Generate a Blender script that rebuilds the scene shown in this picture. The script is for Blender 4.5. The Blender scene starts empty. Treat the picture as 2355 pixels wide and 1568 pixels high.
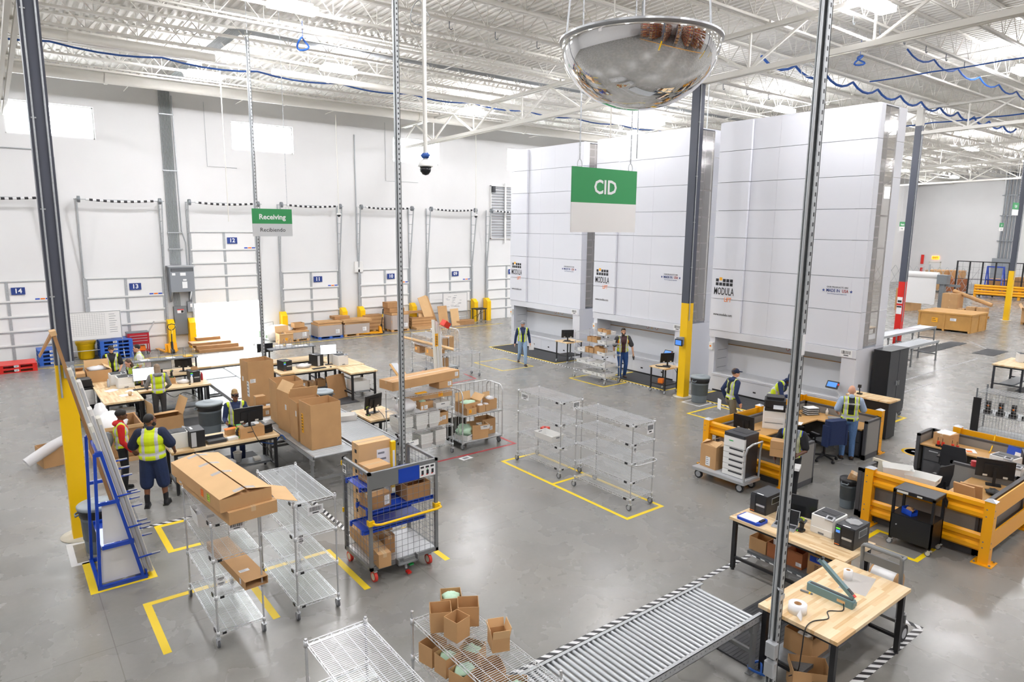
import bpy, math, random
from mathutils import Vector, Matrix, Euler
random.seed(7)
R = math.radians
PI = math.pi
SC = bpy.context.scene
C = SC.collection

# ---------------------------------------------------------------- camera
cam = bpy.data.objects.new('camera', bpy.data.cameras.new('camera'))
C.objects.link(cam)
cam.data.sensor_width = 36.0
cam.data.lens = 36.0 * 1543.88 / 2355.0
cam.data.clip_end = 400
_y, _p, _r = R(37.82532481), R(9.61054528), R(0.58855275)
_f = Vector((math.sin(_y)*math.cos(_p), math.cos(_y)*math.cos(_p), -math.sin(_p)))
_x = Vector((math.cos(_y), -math.sin(_y), 0)); _u = _x.cross(_f)
_x2 = _x*math.cos(_r) + _u*math.sin(_r); _u2 = _u*math.cos(_r) - _x*math.sin(_r)
_m = Matrix((_x2, _u2, -_f)).transposed().to_4x4()
_m.translation = (0, 0, 5.4)
cam.matrix_world = _m
SC.camera = cam

# ---------------------------------------------------------------- sky, exposure
SC.view_settings.view_transform = 'Standard'
SC.view_settings.look = 'None'
SC.view_settings.exposure = 0.42
SC.view_settings.gamma = 1.0
SC.view_settings.use_curve_mapping = False
LAMP = 140.0          # emission of the high bay lamps
SKY = 22.0            # bright overcast daylight outside
W = bpy.data.worlds.new('world'); SC.world = W; W.use_nodes = True
bg = W.node_tree.nodes['Background']
bg.inputs[0].default_value = (0.93, 0.97, 1.0, 1); bg.inputs[1].default_value = SKY
SC.cycles.max_bounces = 8
SC.cycles.diffuse_bounces = 4
SC.cycles.glossy_bounces = 3
SC.cycles.transparent_max_bounces = 16
SC.cycles.sample_clamp_indirect = 6.0
SC.cycles.caustics_reflective = False
SC.cycles.caustics_refractive = False

# ---------------------------------------------------------------- materials
def lin(c):
    if isinstance(c, str):
        c = tuple(int(c[i:i+2], 16)/255 for i in (0, 2, 4))
    return tuple(x/12.92 if x <= .04045 else ((x+.055)/1.055)**2.4 for x in c)
MATS = {}
def mat(name, col, rough=.5, metal=0., spec=.5, noise=0., nscale=8., coat=0., alpha=1., emit=0., bump=0., trans=0.):
    m = bpy.data.materials.new(name); m.use_nodes = True; MATS[name] = m
    nt = m.node_tree; b = nt.nodes['Principled BSDF']; c = lin(col)
    b.inputs['Base Color'].default_value = (*c, 1)
    b.inputs['Roughness'].default_value = rough; b.inputs['Metallic'].default_value = metal
    b.inputs['Specular IOR Level'].default_value = spec
    b.inputs['Coat Weight'].default_value = coat; b.inputs['Alpha'].default_value = alpha
    b.inputs['Transmission Weight'].default_value = trans
    if emit:
        b.inputs['Emission Color'].default_value = (*c, 1); b.inputs['Emission Strength'].default_value = emit
    if noise or bump:
        tc = nt.nodes.new('ShaderNodeTexCoord'); n = nt.nodes.new('ShaderNodeTexNoise')
        n.inputs['Scale'].default_value = nscale; n.inputs['Detail'].default_value = 4
        nt.links.new(tc.outputs['Object'], n.inputs['Vector'])
        if noise:
            r = nt.nodes.new('ShaderNodeValToRGB')
            r.color_ramp.elements[0].position = .3; r.color_ramp.elements[1].position = .7
            r.color_ramp.elements[0].color = (*[x*(1-noise) for x in c], 1)
            r.color_ramp.elements[1].color = (*[min(1, x*(1+noise)) for x in c], 1)
            nt.links.new(n.outputs[0], r.inputs[0]); nt.links.new(r.outputs[0], b.inputs['Base Color'])
        if bump:
            bp = nt.nodes.new('ShaderNodeBump'); bp.inputs['Strength'].default_value = bump
            nt.links.new(n.outputs[0], bp.inputs['Height']); nt.links.new(bp.outputs[0], b.inputs['Normal'])
    return m
def M(name): return MATS[name]
class NT:
    """small helper for node trees"""
    def __init__(s, m): s.t = m.node_tree; s.b = s.t.nodes['Principled BSDF']
    def n(s, kind, **kw):
        o = s.t.nodes.new('ShaderNode'+kind)
        for k, v in kw.items(): setattr(o, k, v)
        return o
    def l(s, a, b): s.t.links.new(a, b)
    def math(s, op, a, b=None, clamp=False):
        o = s.n('Math', operation=op, use_clamp=clamp)
        for i, x in enumerate((a, b)):
            if x is None: continue
            if isinstance(x, (int, float)): o.inputs[i].default_value = x
            else: s.l(x, o.inputs[i])
        return o.outputs[0]
    def mix(s, fac, a, b):
        o = s.n('Mix', data_type='RGBA')
        for i, x in ((0, fac), (6, a), (7, b)):
            if isinstance(x, (int, float)): o.inputs[i].default_value = x
            elif isinstance(x, tuple): o.inputs[i].default_value = (*x, 1)
            else: s.l(x, o.inputs[i])
        return o.outputs[2]
    def xyz(s, kind='Object'):
        tc = s.n('TexCoord'); sp = s.n('SeparateXYZ'); s.l(tc.outputs[kind], sp.inputs[0])
        return tc.outputs[kind], sp.outputs[0], sp.outputs[1], sp.outputs[2]

mat('white_wall', 'e4e4e4', .75, noise=.02, nscale=.6)
mat('roof_white', 'f3f1ec', .6, noise=.05, nscale=1.5)
mat('steel_white', 'e6e4dd', .5)
mat('door_white', 'efefee', .45)
mat('galv', 'b3b7ba', .42, .35, noise=.1, nscale=25)
mat('galv_dark', '7d8287', .45, .3, noise=.1, nscale=20)
mat('chrome', 'd6d8da', .25, .6)
mat('wire', 'dfe2e5', .3, .5)
mat('zinc', 'c6cace', .36, .5)
mat('dark_steel', '4b4f5b', .42, .1)
mat('black_frame', '17181b', .45)
mat('black_plastic', '1b1c1f', .42)
mat('dark_plastic', '2e3035', .45)
mat('mid_grey', '75797e', .5)
mat('light_grey', 'b9bcc0', .5)
mat('grey_paint', '787a7b', .42)
mat('panel_grey', '8b9096', .45)
mat('white_plastic', 'e9e9e7', .4)
mat('off_white', 'dedcd2', .5)
mat('cream', 'd9d2bf', .6)
mat('modula', 'dfe1e8', .4)
mat('modula_in', 'd8dade', .5)
mat('modula_line', '9fa3ad', .6)
mat('acrylic', 'b3ada6', .1, spec=.8, alpha=.4, bump=.15, nscale=3)
mat('yellow', 'f7c600', .4)
mat('yellow_rail', 'f5ab00', .38, coat=.2)
mat('tape_yellow', 'f4d312', .5)
mat('tape_red', 'b3343a', .5)
mat('tape_white', 'e4e5e6', .5)
mat('tape_black', '26262a', .5)
mat('red', 'd3251c', .4)
mat('red_paint', 'b01f2b', .35)
mat('blue', '1446b8', .38)
mat('blue_paint', '0b3fb0', .32, coat=.3)
mat('blue_plastic', '2c5fb8', .45)
mat('cable_blue', '1c4f9c', .5)
mat('navy', '17233f', .85)
mat('green_sign', '2f9154', .45)
mat('green', '1d9d49', .5)
mat('sign_white', 'ecebe9', .45)
mat('sign_grey', 'cfd2d4', .45)
mat('orange', 'f07d18', .5)
mat('orange_red', 'd9341c', .4)
mat('sticker', 'f4b01a', .5)
mat('paper', 'f1f2f3', .7)
mat('ink', '24252a', .6)
mat('ink_grey', '83868c', .6)
mat('ink_navy', '262c52', .6)
mat('ink_red', 'a3352f', .6)
mat('card', 'c09768', .8, noise=.06, nscale=3)
mat('card_in', 'b08a5c', .85, noise=.05, nscale=4)
mat('card_dark', 'a87f55', .85, noise=.08, nscale=4)
mat('card_light', 'd6b080', .8, noise=.05, nscale=3)
mat('card_red', 'a4653f', .85, noise=.06, nscale=4)
mat('tape_clear', 'd2b48e', .18, spec=.7)
mat('ply', 'c2924d', .6, noise=.1, nscale=2)
mat('pallet_wood', 'c7995b', .7, noise=.12, nscale=6)
mat('rubber', '222326', .7)
mat('mat_rubber', '36373a', .75, noise=.12, nscale=6)
mat('wheel_grey', '5b5d61', .5)
mat('wheel_red', 'cf3528', .45)
mat('bin_grey', '707a82', .5, noise=.04)
mat('bin_lid', '98a2a8', .5)
mat('tote_white', 'efefec', .35)
mat('plastic_film', 'e4e6e8', .15, spec=.7, alpha=.45, bump=.4, nscale=30)
mat('bag', 'eeeef0', .3, alpha=.75, bump=.5, nscale=25)
mat('foam_white', 'f2f2f2', .8, bump=.6, nscale=60)
mat('foam_green', 'b9d9bf', .7, bump=.8, nscale=40)
mat('glass', 'f4f8fa', .05, alpha=.25)
mat('screen_off', '16181c', .2)
mat('screen_on', 'eef4fb', .3, emit=.9)
mat('screen_blue', '4d84d6', .3, emit=.5)
mat('lcd_green', '66e03c', .3, emit=.6)
mat('exit_glow', 'ff9a2a', .4, emit=2.2)
mat('panel_fabric', '8d8a86', .9, noise=.03, nscale=60)
mat('panel_dark', '4b4b4e', .55)
mat('desk_wood', 'c69a5f', .45, noise=.05, nscale=3)
mat('sealer', '6c8a8e', .4)
mat('mesh_black', '232428', .8)
mat('silver', 'c4c7cb', .3, .6)
mat('denim', '5d7fae', .9, noise=.12, nscale=30)
mat('denim_light', '8fa8c4', .9, noise=.12, nscale=30)
mat('denim_dark', '274a82', .9, noise=.12, nscale=30)
mat('khaki', '77705d', .9, noise=.06, nscale=20)
mat('black_cloth', '1a1b1f', .9)
mat('charcoal_cloth', '3c3d40', .9, noise=.15, nscale=40)
mat('navy_cloth', '1c2c52', .9, noise=.08, nscale=30)
mat('navy_shorts', '1b2b4e', .9, noise=.08, nscale=30)
mat('red_cloth', 'c2211f', .9)
mat('maroon_cloth', '43262a', .9)
mat('grey_cloth', '85868a', .9, noise=.25, nscale=22)
mat('white_cloth', 'dfe0e2', .9)
mat('light_blue_cloth', 'a9bcd6', .9)
mat('skin_light', 'd9a489', .6)
mat('skin_mid', 'b98062', .6)
mat('skin_tan', 'c79678', .6)
mat('skin_dark', '5f3d2c', .55)
mat('skin_brown', '7d523a', .55)
mat('hair_black', '191617', .6)
mat('hair_brown', '4a3527', .6)
mat('hair_light', '8f7b66', .7)
mat('hair_blond', 'a98f63', .7)
mat('boot_brown', '4a3323', .6)
mat('glass_dark', '202226', .15)

# polished concrete with mottling, stains and saw-cut joints
def floor_mat():
    m = mat('concrete', '9c9a95', .3); k = NT(m); co, x, y, z = k.xyz()
    def noise(sc, det, dist=0.):
        n = k.n('TexNoise'); n.inputs['Scale'].default_value = sc; n.inputs['Detail'].default_value = det
        n.inputs['Distortion'].default_value = dist; k.l(co, n.inputs['Vector']); return n.outputs[0]
    a = noise(.3, 8); b = noise(1.3, 10, .25); c = noise(14, 6); d = noise(70, 3)
    v = k.math('ADD', k.math('MULTIPLY', a, .42), k.math('ADD', k.math('MULTIPLY', b, .3), k.math('ADD', k.math('MULTIPLY', c, .16), k.math('MULTIPLY', d, .12))))
    r = k.n('ValToRGB'); e = r.color_ramp.elements
    e[0].position = .32; e[0].color = (*lin('7b7a77'), 1); e[1].position = .68; e[1].color = (*lin('8f8e8a'), 1)
    q = e.new(.5); q.color = (*lin('858480'), 1)
    k.l(v, r.inputs[0])
    w = noise(.55, 8, .2)
    warm = k.mix(k.math('MULTIPLY', k.math('SUBTRACT', w, .42, True), .8), r.outputs[0], lin('8f867a'))
    def joint(axis, off, step):
        t = k.math('ABSOLUTE', k.math('SUBTRACT', k.math('FRACT', k.math('DIVIDE', k.math('SUBTRACT', axis, off), step)), .5))
        return k.math('GREATER_THAN', t, .5-.006/step)
    j = k.math('MAXIMUM', joint(x, .82, 4.18), joint(y, 9.35, 4.2))
    col = k.mix(k.math('MULTIPLY', j, .5), warm, lin('5a554d'))
    k.l(col, k.b.inputs['Base Color'])
    k.l(k.math('ADD', .16, k.math('MULTIPLY', b, .22)), k.b.inputs['Roughness'])
    k.b.inputs['Specular IOR Level'].default_value = .55
    return m
floor_mat()

# butcher block: staves of maple glued side by side
def block_mat():
    m = mat('butcher', 'd9b684', .38); k = NT(m); co, x, y, z = k.xyz()
    row = k.math('FLOOR', k.math('DIVIDE', y, .045))
    xs = k.math('ADD', x, k.math('MULTIPLY', k.math('FRACT', k.math('MULTIPLY', k.math('SINE', k.math('MULTIPLY', row, 12.9898)), 43.75)), 1.3))
    cell = k.math('FLOOR', k.math('DIVIDE', xs, .42))
    h = k.math('FRACT', k.math('MULTIPLY', k.math('SINE', k.math('ADD', k.math('MULTIPLY', row, 78.233), k.math('MULTIPLY', cell, 37.719))), 143.758))
    mp = k.n('Mapping'); mp.inputs['Scale'].default_value = (3, 40, 40); k.l(co, mp.inputs[0])
    n = k.n('TexNoise'); n.inputs['Scale'].default_value = 1.5; n.inputs['Detail'].default_value = 5; k.l(mp.outputs[0], n.inputs['Vector'])
    v = k.math('ADD', k.math('MULTIPLY', h, .7), k.math('MULTIPLY', n.outputs[0], .3))
    r = k.n('ValToRGB'); e = r.color_ramp.elements
    e[0].position = .1; e[0].color = (*lin('d2aa74'), 1); e[1].position = .95; e[1].color = (*lin('f0dab6'), 1)
    q = e.new(.45); q.color = (*lin('e6c99c'), 1)
    k.l(v, r.inputs[0]); k.l(r.outputs[0], k.b.inputs['Base Color'])
block_mat()

# black and white hazard tape, painted along local X
def hazard(name, a='e4e5e6', b='26262a', step=.16):
    m = mat(name, a, .5); k = NT(m); co, x, y, z = k.xyz()
    t = k.math('FRACT', k.math('DIVIDE', k.math('ADD', x, k.math('MULTIPLY', y, 1.)), step))
    k.l(k.mix(k.math('GREATER_THAN', t, .5), lin(a), lin(b)), k.b.inputs['Base Color'])
hazard('hazard'); hazard('hazard_rail', 'e4e5e6', '1c1c20', .3); hazard('hazard_red', 'e4e5e6', 'a8323a', .12)

# ---------------------------------------------------------------- mesh builder
class MB:
    def __init__(s): s.v = []; s.f = []; s.mi = []; s.sm = []; s.m = 0; s.T = Matrix()
    def add(s, vs, fs, sm=False):
        o = len(s.v); T = s.T
        s.v += [tuple(T @ Vector(p)) for p in vs]
        for f in fs: s.f.append([i+o for i in f]); s.mi.append(s.m); s.sm.append(sm)
        return s
    def box(s, x0, y0, z0, x1, y1, z1, b=0.):
        if b:
            b = min(b, (x1-x0)*.45, (y1-y0)*.45)
            P = [(x0+b, y0), (x1-b, y0), (x1, y0+b), (x1, y1-b), (x1-b, y1), (x0+b, y1), (x0, y1-b), (x0, y0+b)]
            return s.prism(P, z0, z1)
        return s.add([(x0,y0,z0),(x1,y0,z0),(x1,y1,z0),(x0,y1,z0),(x0,y0,z1),(x1,y0,z1),(x1,y1,z1),(x0,y1,z1)],
                     [(0,3,2,1),(4,5,6,7),(0,1,5,4),(1,2,6,5),(2,3,7,6),(3,0,4,7)])
    def cb(s, cx, cy, cz, w, d, h): return s.box(cx-w/2, cy-d/2, cz-h/2, cx+w/2, cy+d/2, cz+h/2)
    def ob(s, c, size, rot=(0,0,0)):
        T = s.T; s.T = T @ Matrix.Translation(c) @ Euler([R(a) for a in rot]).to_matrix().to_4x4()
        s.cb(0, 0, 0, *size); s.T = T; return s
    def prism(s, P, z0, z1):
        n = len(P)
        return s.add([(x,y,z0) for x,y in P]+[(x,y,z1) for x,y in P],
                     [list(range(n))[::-1], list(range(n,2*n))]+[(i,(i+1)%n,n+(i+1)%n,n+i) for i in range(n)])
    def xprism(s, P, x0, x1):
        n = len(P)
        return s.add([(x0,y,z) for y,z in P]+[(x1,y,z) for y,z in P],
                     [list(range(n))[::-1], list(range(n,2*n))]+[(i,(i+1)%n,n+(i+1)%n,n+i) for i in range(n)])
    def yprism(s, P, y0, y1):
        n = len(P)
        return s.add([(x,y1,z) for x,z in P]+[(x,y0,z) for x,z in P],
                     [list(range(n))[::-1], list(range(n,2*n))]+[(i,(i+1)%n,n+(i+1)%n,n+i) for i in range(n)])
    def tube(s, pts, r, n=6, closed=False, caps=True):
        pts = [Vector(p) for p in pts]; k = len(pts); rr = r if isinstance(r, (list, tuple)) else [r]*k
        vs = []; ref = None
        for i, p in enumerate(pts):
            a = pts[(i-1) % k] if (i or closed) else p; b = pts[(i+1) % k] if (i < k-1 or closed) else p
            t = (b-a); t = t.normalized() if t.length > 1e-9 else Vector((0,0,1))
            if ref is None:
                ref = Vector((0,0,1)) if abs(t.z) < .9 else Vector((1,0,0))
            u = (ref - t*ref.dot(t)); u = u.normalized() if u.length > 1e-6 else t.orthogonal().normalized()
            ref = u; w = t.cross(u)
            for j in range(n):
                q = 2*PI*(j+.5)/n; vs.append(p + (u*math.cos(q)+w*math.sin(q))*rr[i])
        fs = []; m = k if closed else k-1
        for i in range(m):
            A = i*n; B = ((i+1) % k)*n
            for j in range(n): fs.append((A+j, A+(j+1)%n, B+(j+1)%n, B+j))
        s.add(vs, fs, n > 5)
        if caps and not closed: s.add(vs[:n], [list(range(n))[::-1]]); s.add(vs[-n:], [list(range(n))])
        return s
    def cyl(s, a, b, r, n=12, r2=None): return s.tube([a, b], [r, r if r2 is None else r2], n)
    def lathe(s, prof, c=(0,0,0), n=20, sm=True):
        vs = []; fs = []; k = len(prof)
        for r, z in prof:
            for j in range(n): vs.append((c[0]+r*math.cos(2*PI*j/n), c[1]+r*math.sin(2*PI*j/n), c[2]+z))
        for i in range(k-1):
            for j in range(n): fs.append((i*n+j, i*n+(j+1)%n, (i+1)*n+(j+1)%n, (i+1)*n+j))
        if prof[0][0] > 1e-6: fs.append(list(range(n))[::-1])
        if prof[-1][0] > 1e-6: fs.append([(k-1)*n+j for j in range(n)])
        return s.add(vs, fs, sm)
    def ell(s, c, r, n=12, m=8):
        vs = []; fs = []; r = r if isinstance(r, (tuple, list)) else (r, r, r)
        for i in range(m+1):
            t = PI*i/m
            for j in range(n):
                q = 2*PI*j/n; vs.append((c[0]+r[0]*math.sin(t)*math.cos(q), c[1]+r[1]*math.sin(t)*math.sin(q), c[2]-r[2]*math.cos(t)))
        for i in range(m):
            for j in range(n): fs.append((i*n+j, i*n+(j+1)%n, (i+1)*n+(j+1)%n, (i+1)*n+j))
        return s.add(vs, fs, True)
    def blob(s, c, r, seed=1, amp=.25, n=14, m=8):
        rnd = random.Random(seed); o = len(s.v); s.ell(c, r, n, m)
        cc = s.T @ Vector(c); off = [[rnd.uniform(-amp, amp) for _ in range(n)] for _ in range(m+1)]
        for i in range(m+1):
            for j in range(n):
                k = o+i*n+j; jj = j if 0 < i < m else 0
                s.v[k] = tuple(cc+(Vector(s.v[k])-cc)*(1+off[i][jj]))
        return s
    def quad(s, a, b, c, d): return s.add([a, b, c, d], [(0, 1, 2, 3)])
    def build(s, name, mats, parent=None, smooth=None):
        me = bpy.data.meshes.new(name); me.from_pydata(s.v, [], s.f)
        if not isinstance(mats, (list, tuple)): mats = [mats]
        for m in mats: me.materials.append(MATS[m])
        if len(mats) > 1: me.polygons.foreach_set('material_index', s.mi)
        me.polygons.foreach_set('use_smooth', s.sm if smooth is None else [smooth]*len(s.f))
        me.update()
        o = bpy.data.objects.new(name, me); C.objects.link(o)
        if parent is not None: o.parent = parent
        return o

def tag(o, label=None, cat=None, group=None, kind=None):
    if label: o['label'] = label
    if cat: o['category'] = cat
    if group: o['group'] = group
    if kind: o['kind'] = kind
    return o
def thing(name, label, cat, loc=(0,0,0), rz=0., group=None):
    o = bpy.data.objects.new(name, None); C.objects.link(o)
    o.empty_display_size = .1; o.location = loc; o.rotation_euler = (0, 0, R(rz))
    return tag(o, label, cat, group)
def single(mb, name, mats, label, cat, loc=(0,0,0), rz=0., group=None):
    o = mb.build(name, mats); o.location = loc; o.rotation_euler = (0, 0, R(rz))
    return tag(o, label, cat, group)
def struct(mb, name, mats, label=None):
    return tag(mb.build(name, mats), label, None, None, 'structure')
def copy_tree(o, parent=None):
    c = o.copy(); C.objects.link(c)
    if parent is not None: c.parent = parent
    for ch in list(o.children): copy_tree(ch, c)
    return c
def dup(o, loc, rz=None, label=None, group=None):
    c = copy_tree(o); c.location = loc
    if rz is not None: c.rotation_euler = (0, 0, R(rz))
    if label: c['label'] = label
    if group: c['group'] = group
    return c
def text(s, name, size, m, parent=None, loc=(0,0,0), rot=(90,0,0), bold=0., align='CENTER', sx=1., ext=.001):
    cu = bpy.data.curves.new(name, 'FONT'); cu.body = s; cu.size = size; cu.align_x = align; cu.align_y = 'CENTER'
    cu.offset = bold; cu.extrude = ext; cu.resolution_u = 2; cu.materials.append(MATS[m])
    tmp = bpy.data.objects.new(name, cu); C.objects.link(tmp); bpy.context.view_layer.update()
    me = bpy.data.meshes.new_from_object(tmp.evaluated_get(bpy.context.evaluated_depsgraph_get()))
    bpy.data.objects.remove(tmp); bpy.data.curves.remove(cu)
    o = bpy.data.objects.new(name, me); C.objects.link(o); o.location = loc
    o.rotation_euler = [R(a) for a in rot]; o.scale = (sx, 1, 1)
    if parent is not None: o.parent = parent
    return o
# ================================================================ BUILDING SHELL
XL, XR, YF, YB = -17.5, 81.0, -32.0, 32.17
def deck(y): return 12.1 - .022*y
b = MB(); b.box(XL-.3, YF-.3, -.2, XR+.3, YB+.05, 0)
struct(b, 'floor', 'concrete', 'polished grey concrete warehouse floor')
WINS = [(-7.2, -4.3), (.92, 3.82), (9.05, 11.83), (17.07, 19.85), (24.5, 27.3)] + [(32.6+8.05*i, 35.4+8.05*i) for i in range(6)]
D12 = (7.04, 9.86)
b = MB(); y0, y1 = YB, YB+.25
b.box(XL, y0, 0, D12[0], y1, 3.16); b.box(D12[1], y0, 0, XR, y1, 3.16); b.box(XL, y0, 3.16, XR, y1, 8.68)
xs = [XL]+[v for w in WINS for v in w]+[XR]
for i in range(0, len(xs), 2): b.box(xs[i], y0, 8.68, xs[i+1], y1, 9.92)
b.box(XL, y0, 9.92, XR, y1, 12.2)
struct(b, 'wall_back', 'white_wall', 'white concrete dock wall with a row of dock doors')
b = MB(); b.box(XR, YF, 0, XR+.25, YB+.25, 13)
struct(b, 'wall_right', 'white_wall', 'far white end wall with an exit door')
b = MB(); b.box(XL-.25, YF, 0, XL, YB+.25, 13); struct(b, 'wall_left', 'white_wall')
b = MB(); b.box(XL, YF-.25, 0, XR, YF, 13); struct(b, 'wall_front', 'white_wall')
for i, (a, c) in enumerate(WINS):
    b = MB(); yy = YB+.12
    for q in ((a, 8.68, a+.05, 9.92), (c-.05, 8.68, c, 9.92), (a, 8.68, c, 8.73), (a, 9.87, c, 9.92)):
        b.box(q[0], yy, q[1], q[2], yy+.06, q[3])
    o = struct(b, 'window_%d' % (i+1), 'white_plastic', 'high clerestory window in the dock wall')
    p = MB(); p.box(a+.05, yy+.025, 8.73, c-.05, yy+.035, 9.87); p.build('pane', 'glass', o)

# corrugated deck: ribs run towards the dock wall
b = MB(); n = int((XR-XL)/.25); vs = []; fs = []
prof = [(0, 0), (.07, .0), (.1, .06), (.2, .06), (.23, 0)]
for i in range(n):
    for dx, dz in prof:
        for y in (YF, YB+.2): vs.append((XL+i*.25+dx, y, deck(y)+dz))
k = len(vs)//2
for i in range(k-1): fs.append((2*i, 2*i+1, 2*i+3, 2*i+2))
b.add(vs, fs)
b.add([(XL-.3, YF-.3, deck(YF)+.3), (XR+.3, YF-.3, deck(YF)+.3), (XR+.3, YB+.3, deck(YB)+.3), (XL-.3, YB+.3, deck(YB)+.3)], [(0, 1, 2, 3)])
struct(b, 'ceiling', 'roof_white', 'white corrugated steel roof deck')

# steel: girders on the column lines, bar joists between them
GX = [-15.8, .85, 17.57, 33.9, 49.8, 65.4]
def girder_mb():
    b = MB(); L0, L1 = -31.8, 32.0
    def pt(y, d): return (0, y, deck(y)-d)
    for d, h in ((.95, .1), (2.02, .14)):
        for s in (-1, 1):
            b.add([(s*.09-.05, L0, deck(L0)-d-h/2), (s*.09+.05, L0, deck(L0)-d-h/2), (s*.09+.05, L0, deck(L0)-d+h/2), (s*.09-.05, L0, deck(L0)-d+h/2),
                   (s*.09-.05, L1, deck(L1)-d-h/2), (s*.09+.05, L1, deck(L1)-d-h/2), (s*.09+.05, L1, deck(L1)-d+h/2), (s*.09-.05, L1, deck(L1)-d+h/2)],
                  [(0,1,2,3), (7,6,5,4), (0,4,5,1), (1,5,6,2), (2,6,7,3), (3,7,4,0)])
    y = -31.2
    while y < 31:
        b.tube([pt(y, .98), pt(y+1.72, 1.98)], .045, 4); b.tube([pt(y+1.72, 1.98), pt(y+3.44, .98)], .045, 4)
        b.tube([pt(y+1.72, .98), pt(y+1.72, 1.98)], .035, 4); y += 3.44
    return b
g0 = girder_mb().build('roof_girder', 'steel_white'); g0.location.x = GX[0]
tag(g0, 'white steel joist girder crossing under the roof', None, 'roof girders', 'structure')
for x in GX[1:]:
    c = g0.copy(); C.objects.link(c); c.location.x = x
def joist_mb(L):
    b = MB()
    for z, h in ((-.06, .07), (-.8, .065)):
        for s in (-1, 1): b.box(.05, s*.035-.028, z-h/2, L-.05, s*.035+.028, z+h/2)
    n = int(L/1.25); st = L/n
    for i in range(n):
        x = i*st
        b.tube([(x, 0, -.06), (x+st/2, 0, -.8)], .016, 4, caps=False); b.tube([(x+st/2, 0, -.8), (x+st, 0, -.06)], .016, 4, caps=False)
        b.tube([(x+st/2, 0, -.06), (x+st/2, 0, -.8)], .012, 4, caps=False)
    return b
bays = [(GX[i], GX[i+1]) for i in range(5)] + [(GX[5], XR)]
j0 = None
for a, c in bays:
    first = None
    for k in range(-22, 10):
        y = 16.45+1.72*k
        if y > 31.6 or y < -22: continue
        if first is None:
            o = first = joist_mb(c-a).build('roof_joist', 'steel_white')
            tag(o, 'white open web bar joist under the roof deck', None, 'roof joists', 'structure')
        else:
            o = first.copy(); C.objects.link(o)
        o.location = (a, y, deck(y))
# bridging bars and pipes along the roof
b = MB()
for x in (4.9, 9.2, 13.3, 21.6, 25.8, 29.8, 38, 42, 46, 54, 58, 62):
    for d in (.1, .78): b.tube([(x, -22, deck(-22)-d), (x, 31.8, deck(31.8)-d)], .014, 4)
tag(b.build('roof_bridging', 'steel_white'), 'thin white bridging bars tying the roof joists', None, None, 'structure')

# columns
def column(x, y, top, foot, zf=3.07, lab='', s=.27):
    b = MB(); z = deck(y)-.95
    b.m = 2; b.box(x, y, 10.1, x+s, y+s, z)
    b.m = 1; b.box(x, y, zf, x+s, y+s, 10.1)
    b.m = 0; b.box(x, y, .0, x+s, y+s, zf)
    o = struct(b, 'column', [foot, 'dark_steel', 'steel_white'], lab)
    p = MB(); p.lathe([(.32, 0), (.32, .012), (0, .012)], (x+s/2, y+s/2, 0), 24); p.build('footing', 'cream', o)
    p = MB(); p.tube([(x+.05, y-.025, zf-.55 if foot == 'yellow' else 1.2), (x+.05, y-.025, 9.9)], .016, 6)
    for zz in (4.2, 5.6, 7.0, 8.6): p.box(x+.02, y-.03, zz, x+.09, y, zz+.02)
    p.build('conduit', 'galv', o)
    return o
o = column(.7, 13.2, 0, 'yellow', lab='dark grey steel column with a tall yellow base at the left')
p = MB(); p.tube([(.92, 13.175, 2.9), (.92, 13.175, 9.9)], .016, 6); p.build('conduit', 'galv', o)
p = MB(); p.box(.8, 13.1, 2.86, .96, 13.2, 3.12); p.m = 1
for i in range(2):
    for j in range(2): p.cyl((.845+.075*i, 13.1, 2.94+.1*j), (.845+.075*i, 13.095, 2.94+.1*j), .03, 10)
p.build('outlet_box', ['panel_grey', 'light_grey'], o)
o = column(17.43, 13.34, 0, 'yellow', lab='dark grey steel column with a yellow base between two lifts')
p = MB(); p.box(17.2, 13.42, 1.72, 17.43, 13.56, 1.98); p.build('bracket', 'panel_grey', o)
p = MB(); p.box(17.16, 13.30, 1.72, 17.2, 13.58, 1.93); p.m = 1; p.box(17.155, 13.33, 1.75, 17.16, 13.55, 1.9); p.build('display', ['black_plastic', 'screen_blue'], o)
o = column(33.74, 13.57, 0, 'red', lab='dark grey steel column with a red base beyond the lifts')
p = MB(); p.box(33.72, 13.59, 2.05, 33.74, 13.82, 2.35); p.box(33.72, 13.59, 1.55, 33.74, 13.82, 1.95); p.m = 1
p.box(33.715, 13.62, 2.1, 33.72, 13.79, 2.2); p.box(33.715, 13.6, 1.86, 33.72, 13.81, 1.93); p.build('notice', ['paper', 'ink'], o)
column(49.62, 13.8, 0, 'yellow', lab='distant dark grey column with a yellow base near the right edge')
for x in (.7, 17.43, 33.74, 49.62): column(x, -5.2, 0, 'yellow', lab='dark grey steel column with a yellow base behind the viewpoint')

# high bay lamps
lamp0 = thing('high_bay_light', 'glowing white high bay lamp under the roof', 'ceiling light', group='high bay lights')
b = MB(); b.box(-.5, -.09, .0, .5, .09, .09, .03); b.build('housing', 'white_plastic', lamp0)
b = MB(); b.box(-.6, -.2, -.13, .6, .2, 0.0, .04); mat('lamp', 'fdfcff', .5, emit=LAMP); b.build('lens', 'lamp', lamp0)
b = MB()
for s in (-1, 1): b.tube([(s*.45, 0, .09), (s*.45, 0, .8)], .006, 4)
b.build('hanger', 'galv', lamp0)
LX = [-4.6, 6.5, 17.9, 28.7, 39.8, 50.9, 62, 73]; LY = [26, 17.3, 8.5, -.3, -9.2, -20]
first = True
for x in LX:
    for y in LY:
        if abs(x-17.9) < 1 and y == 17.3: x2 = 18.6
        else: x2 = x
        loc = (x2, y, deck(y)-.98)
        if first: lamp0.location = loc; first = False
        else: dup(lamp0, loc)
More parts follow.
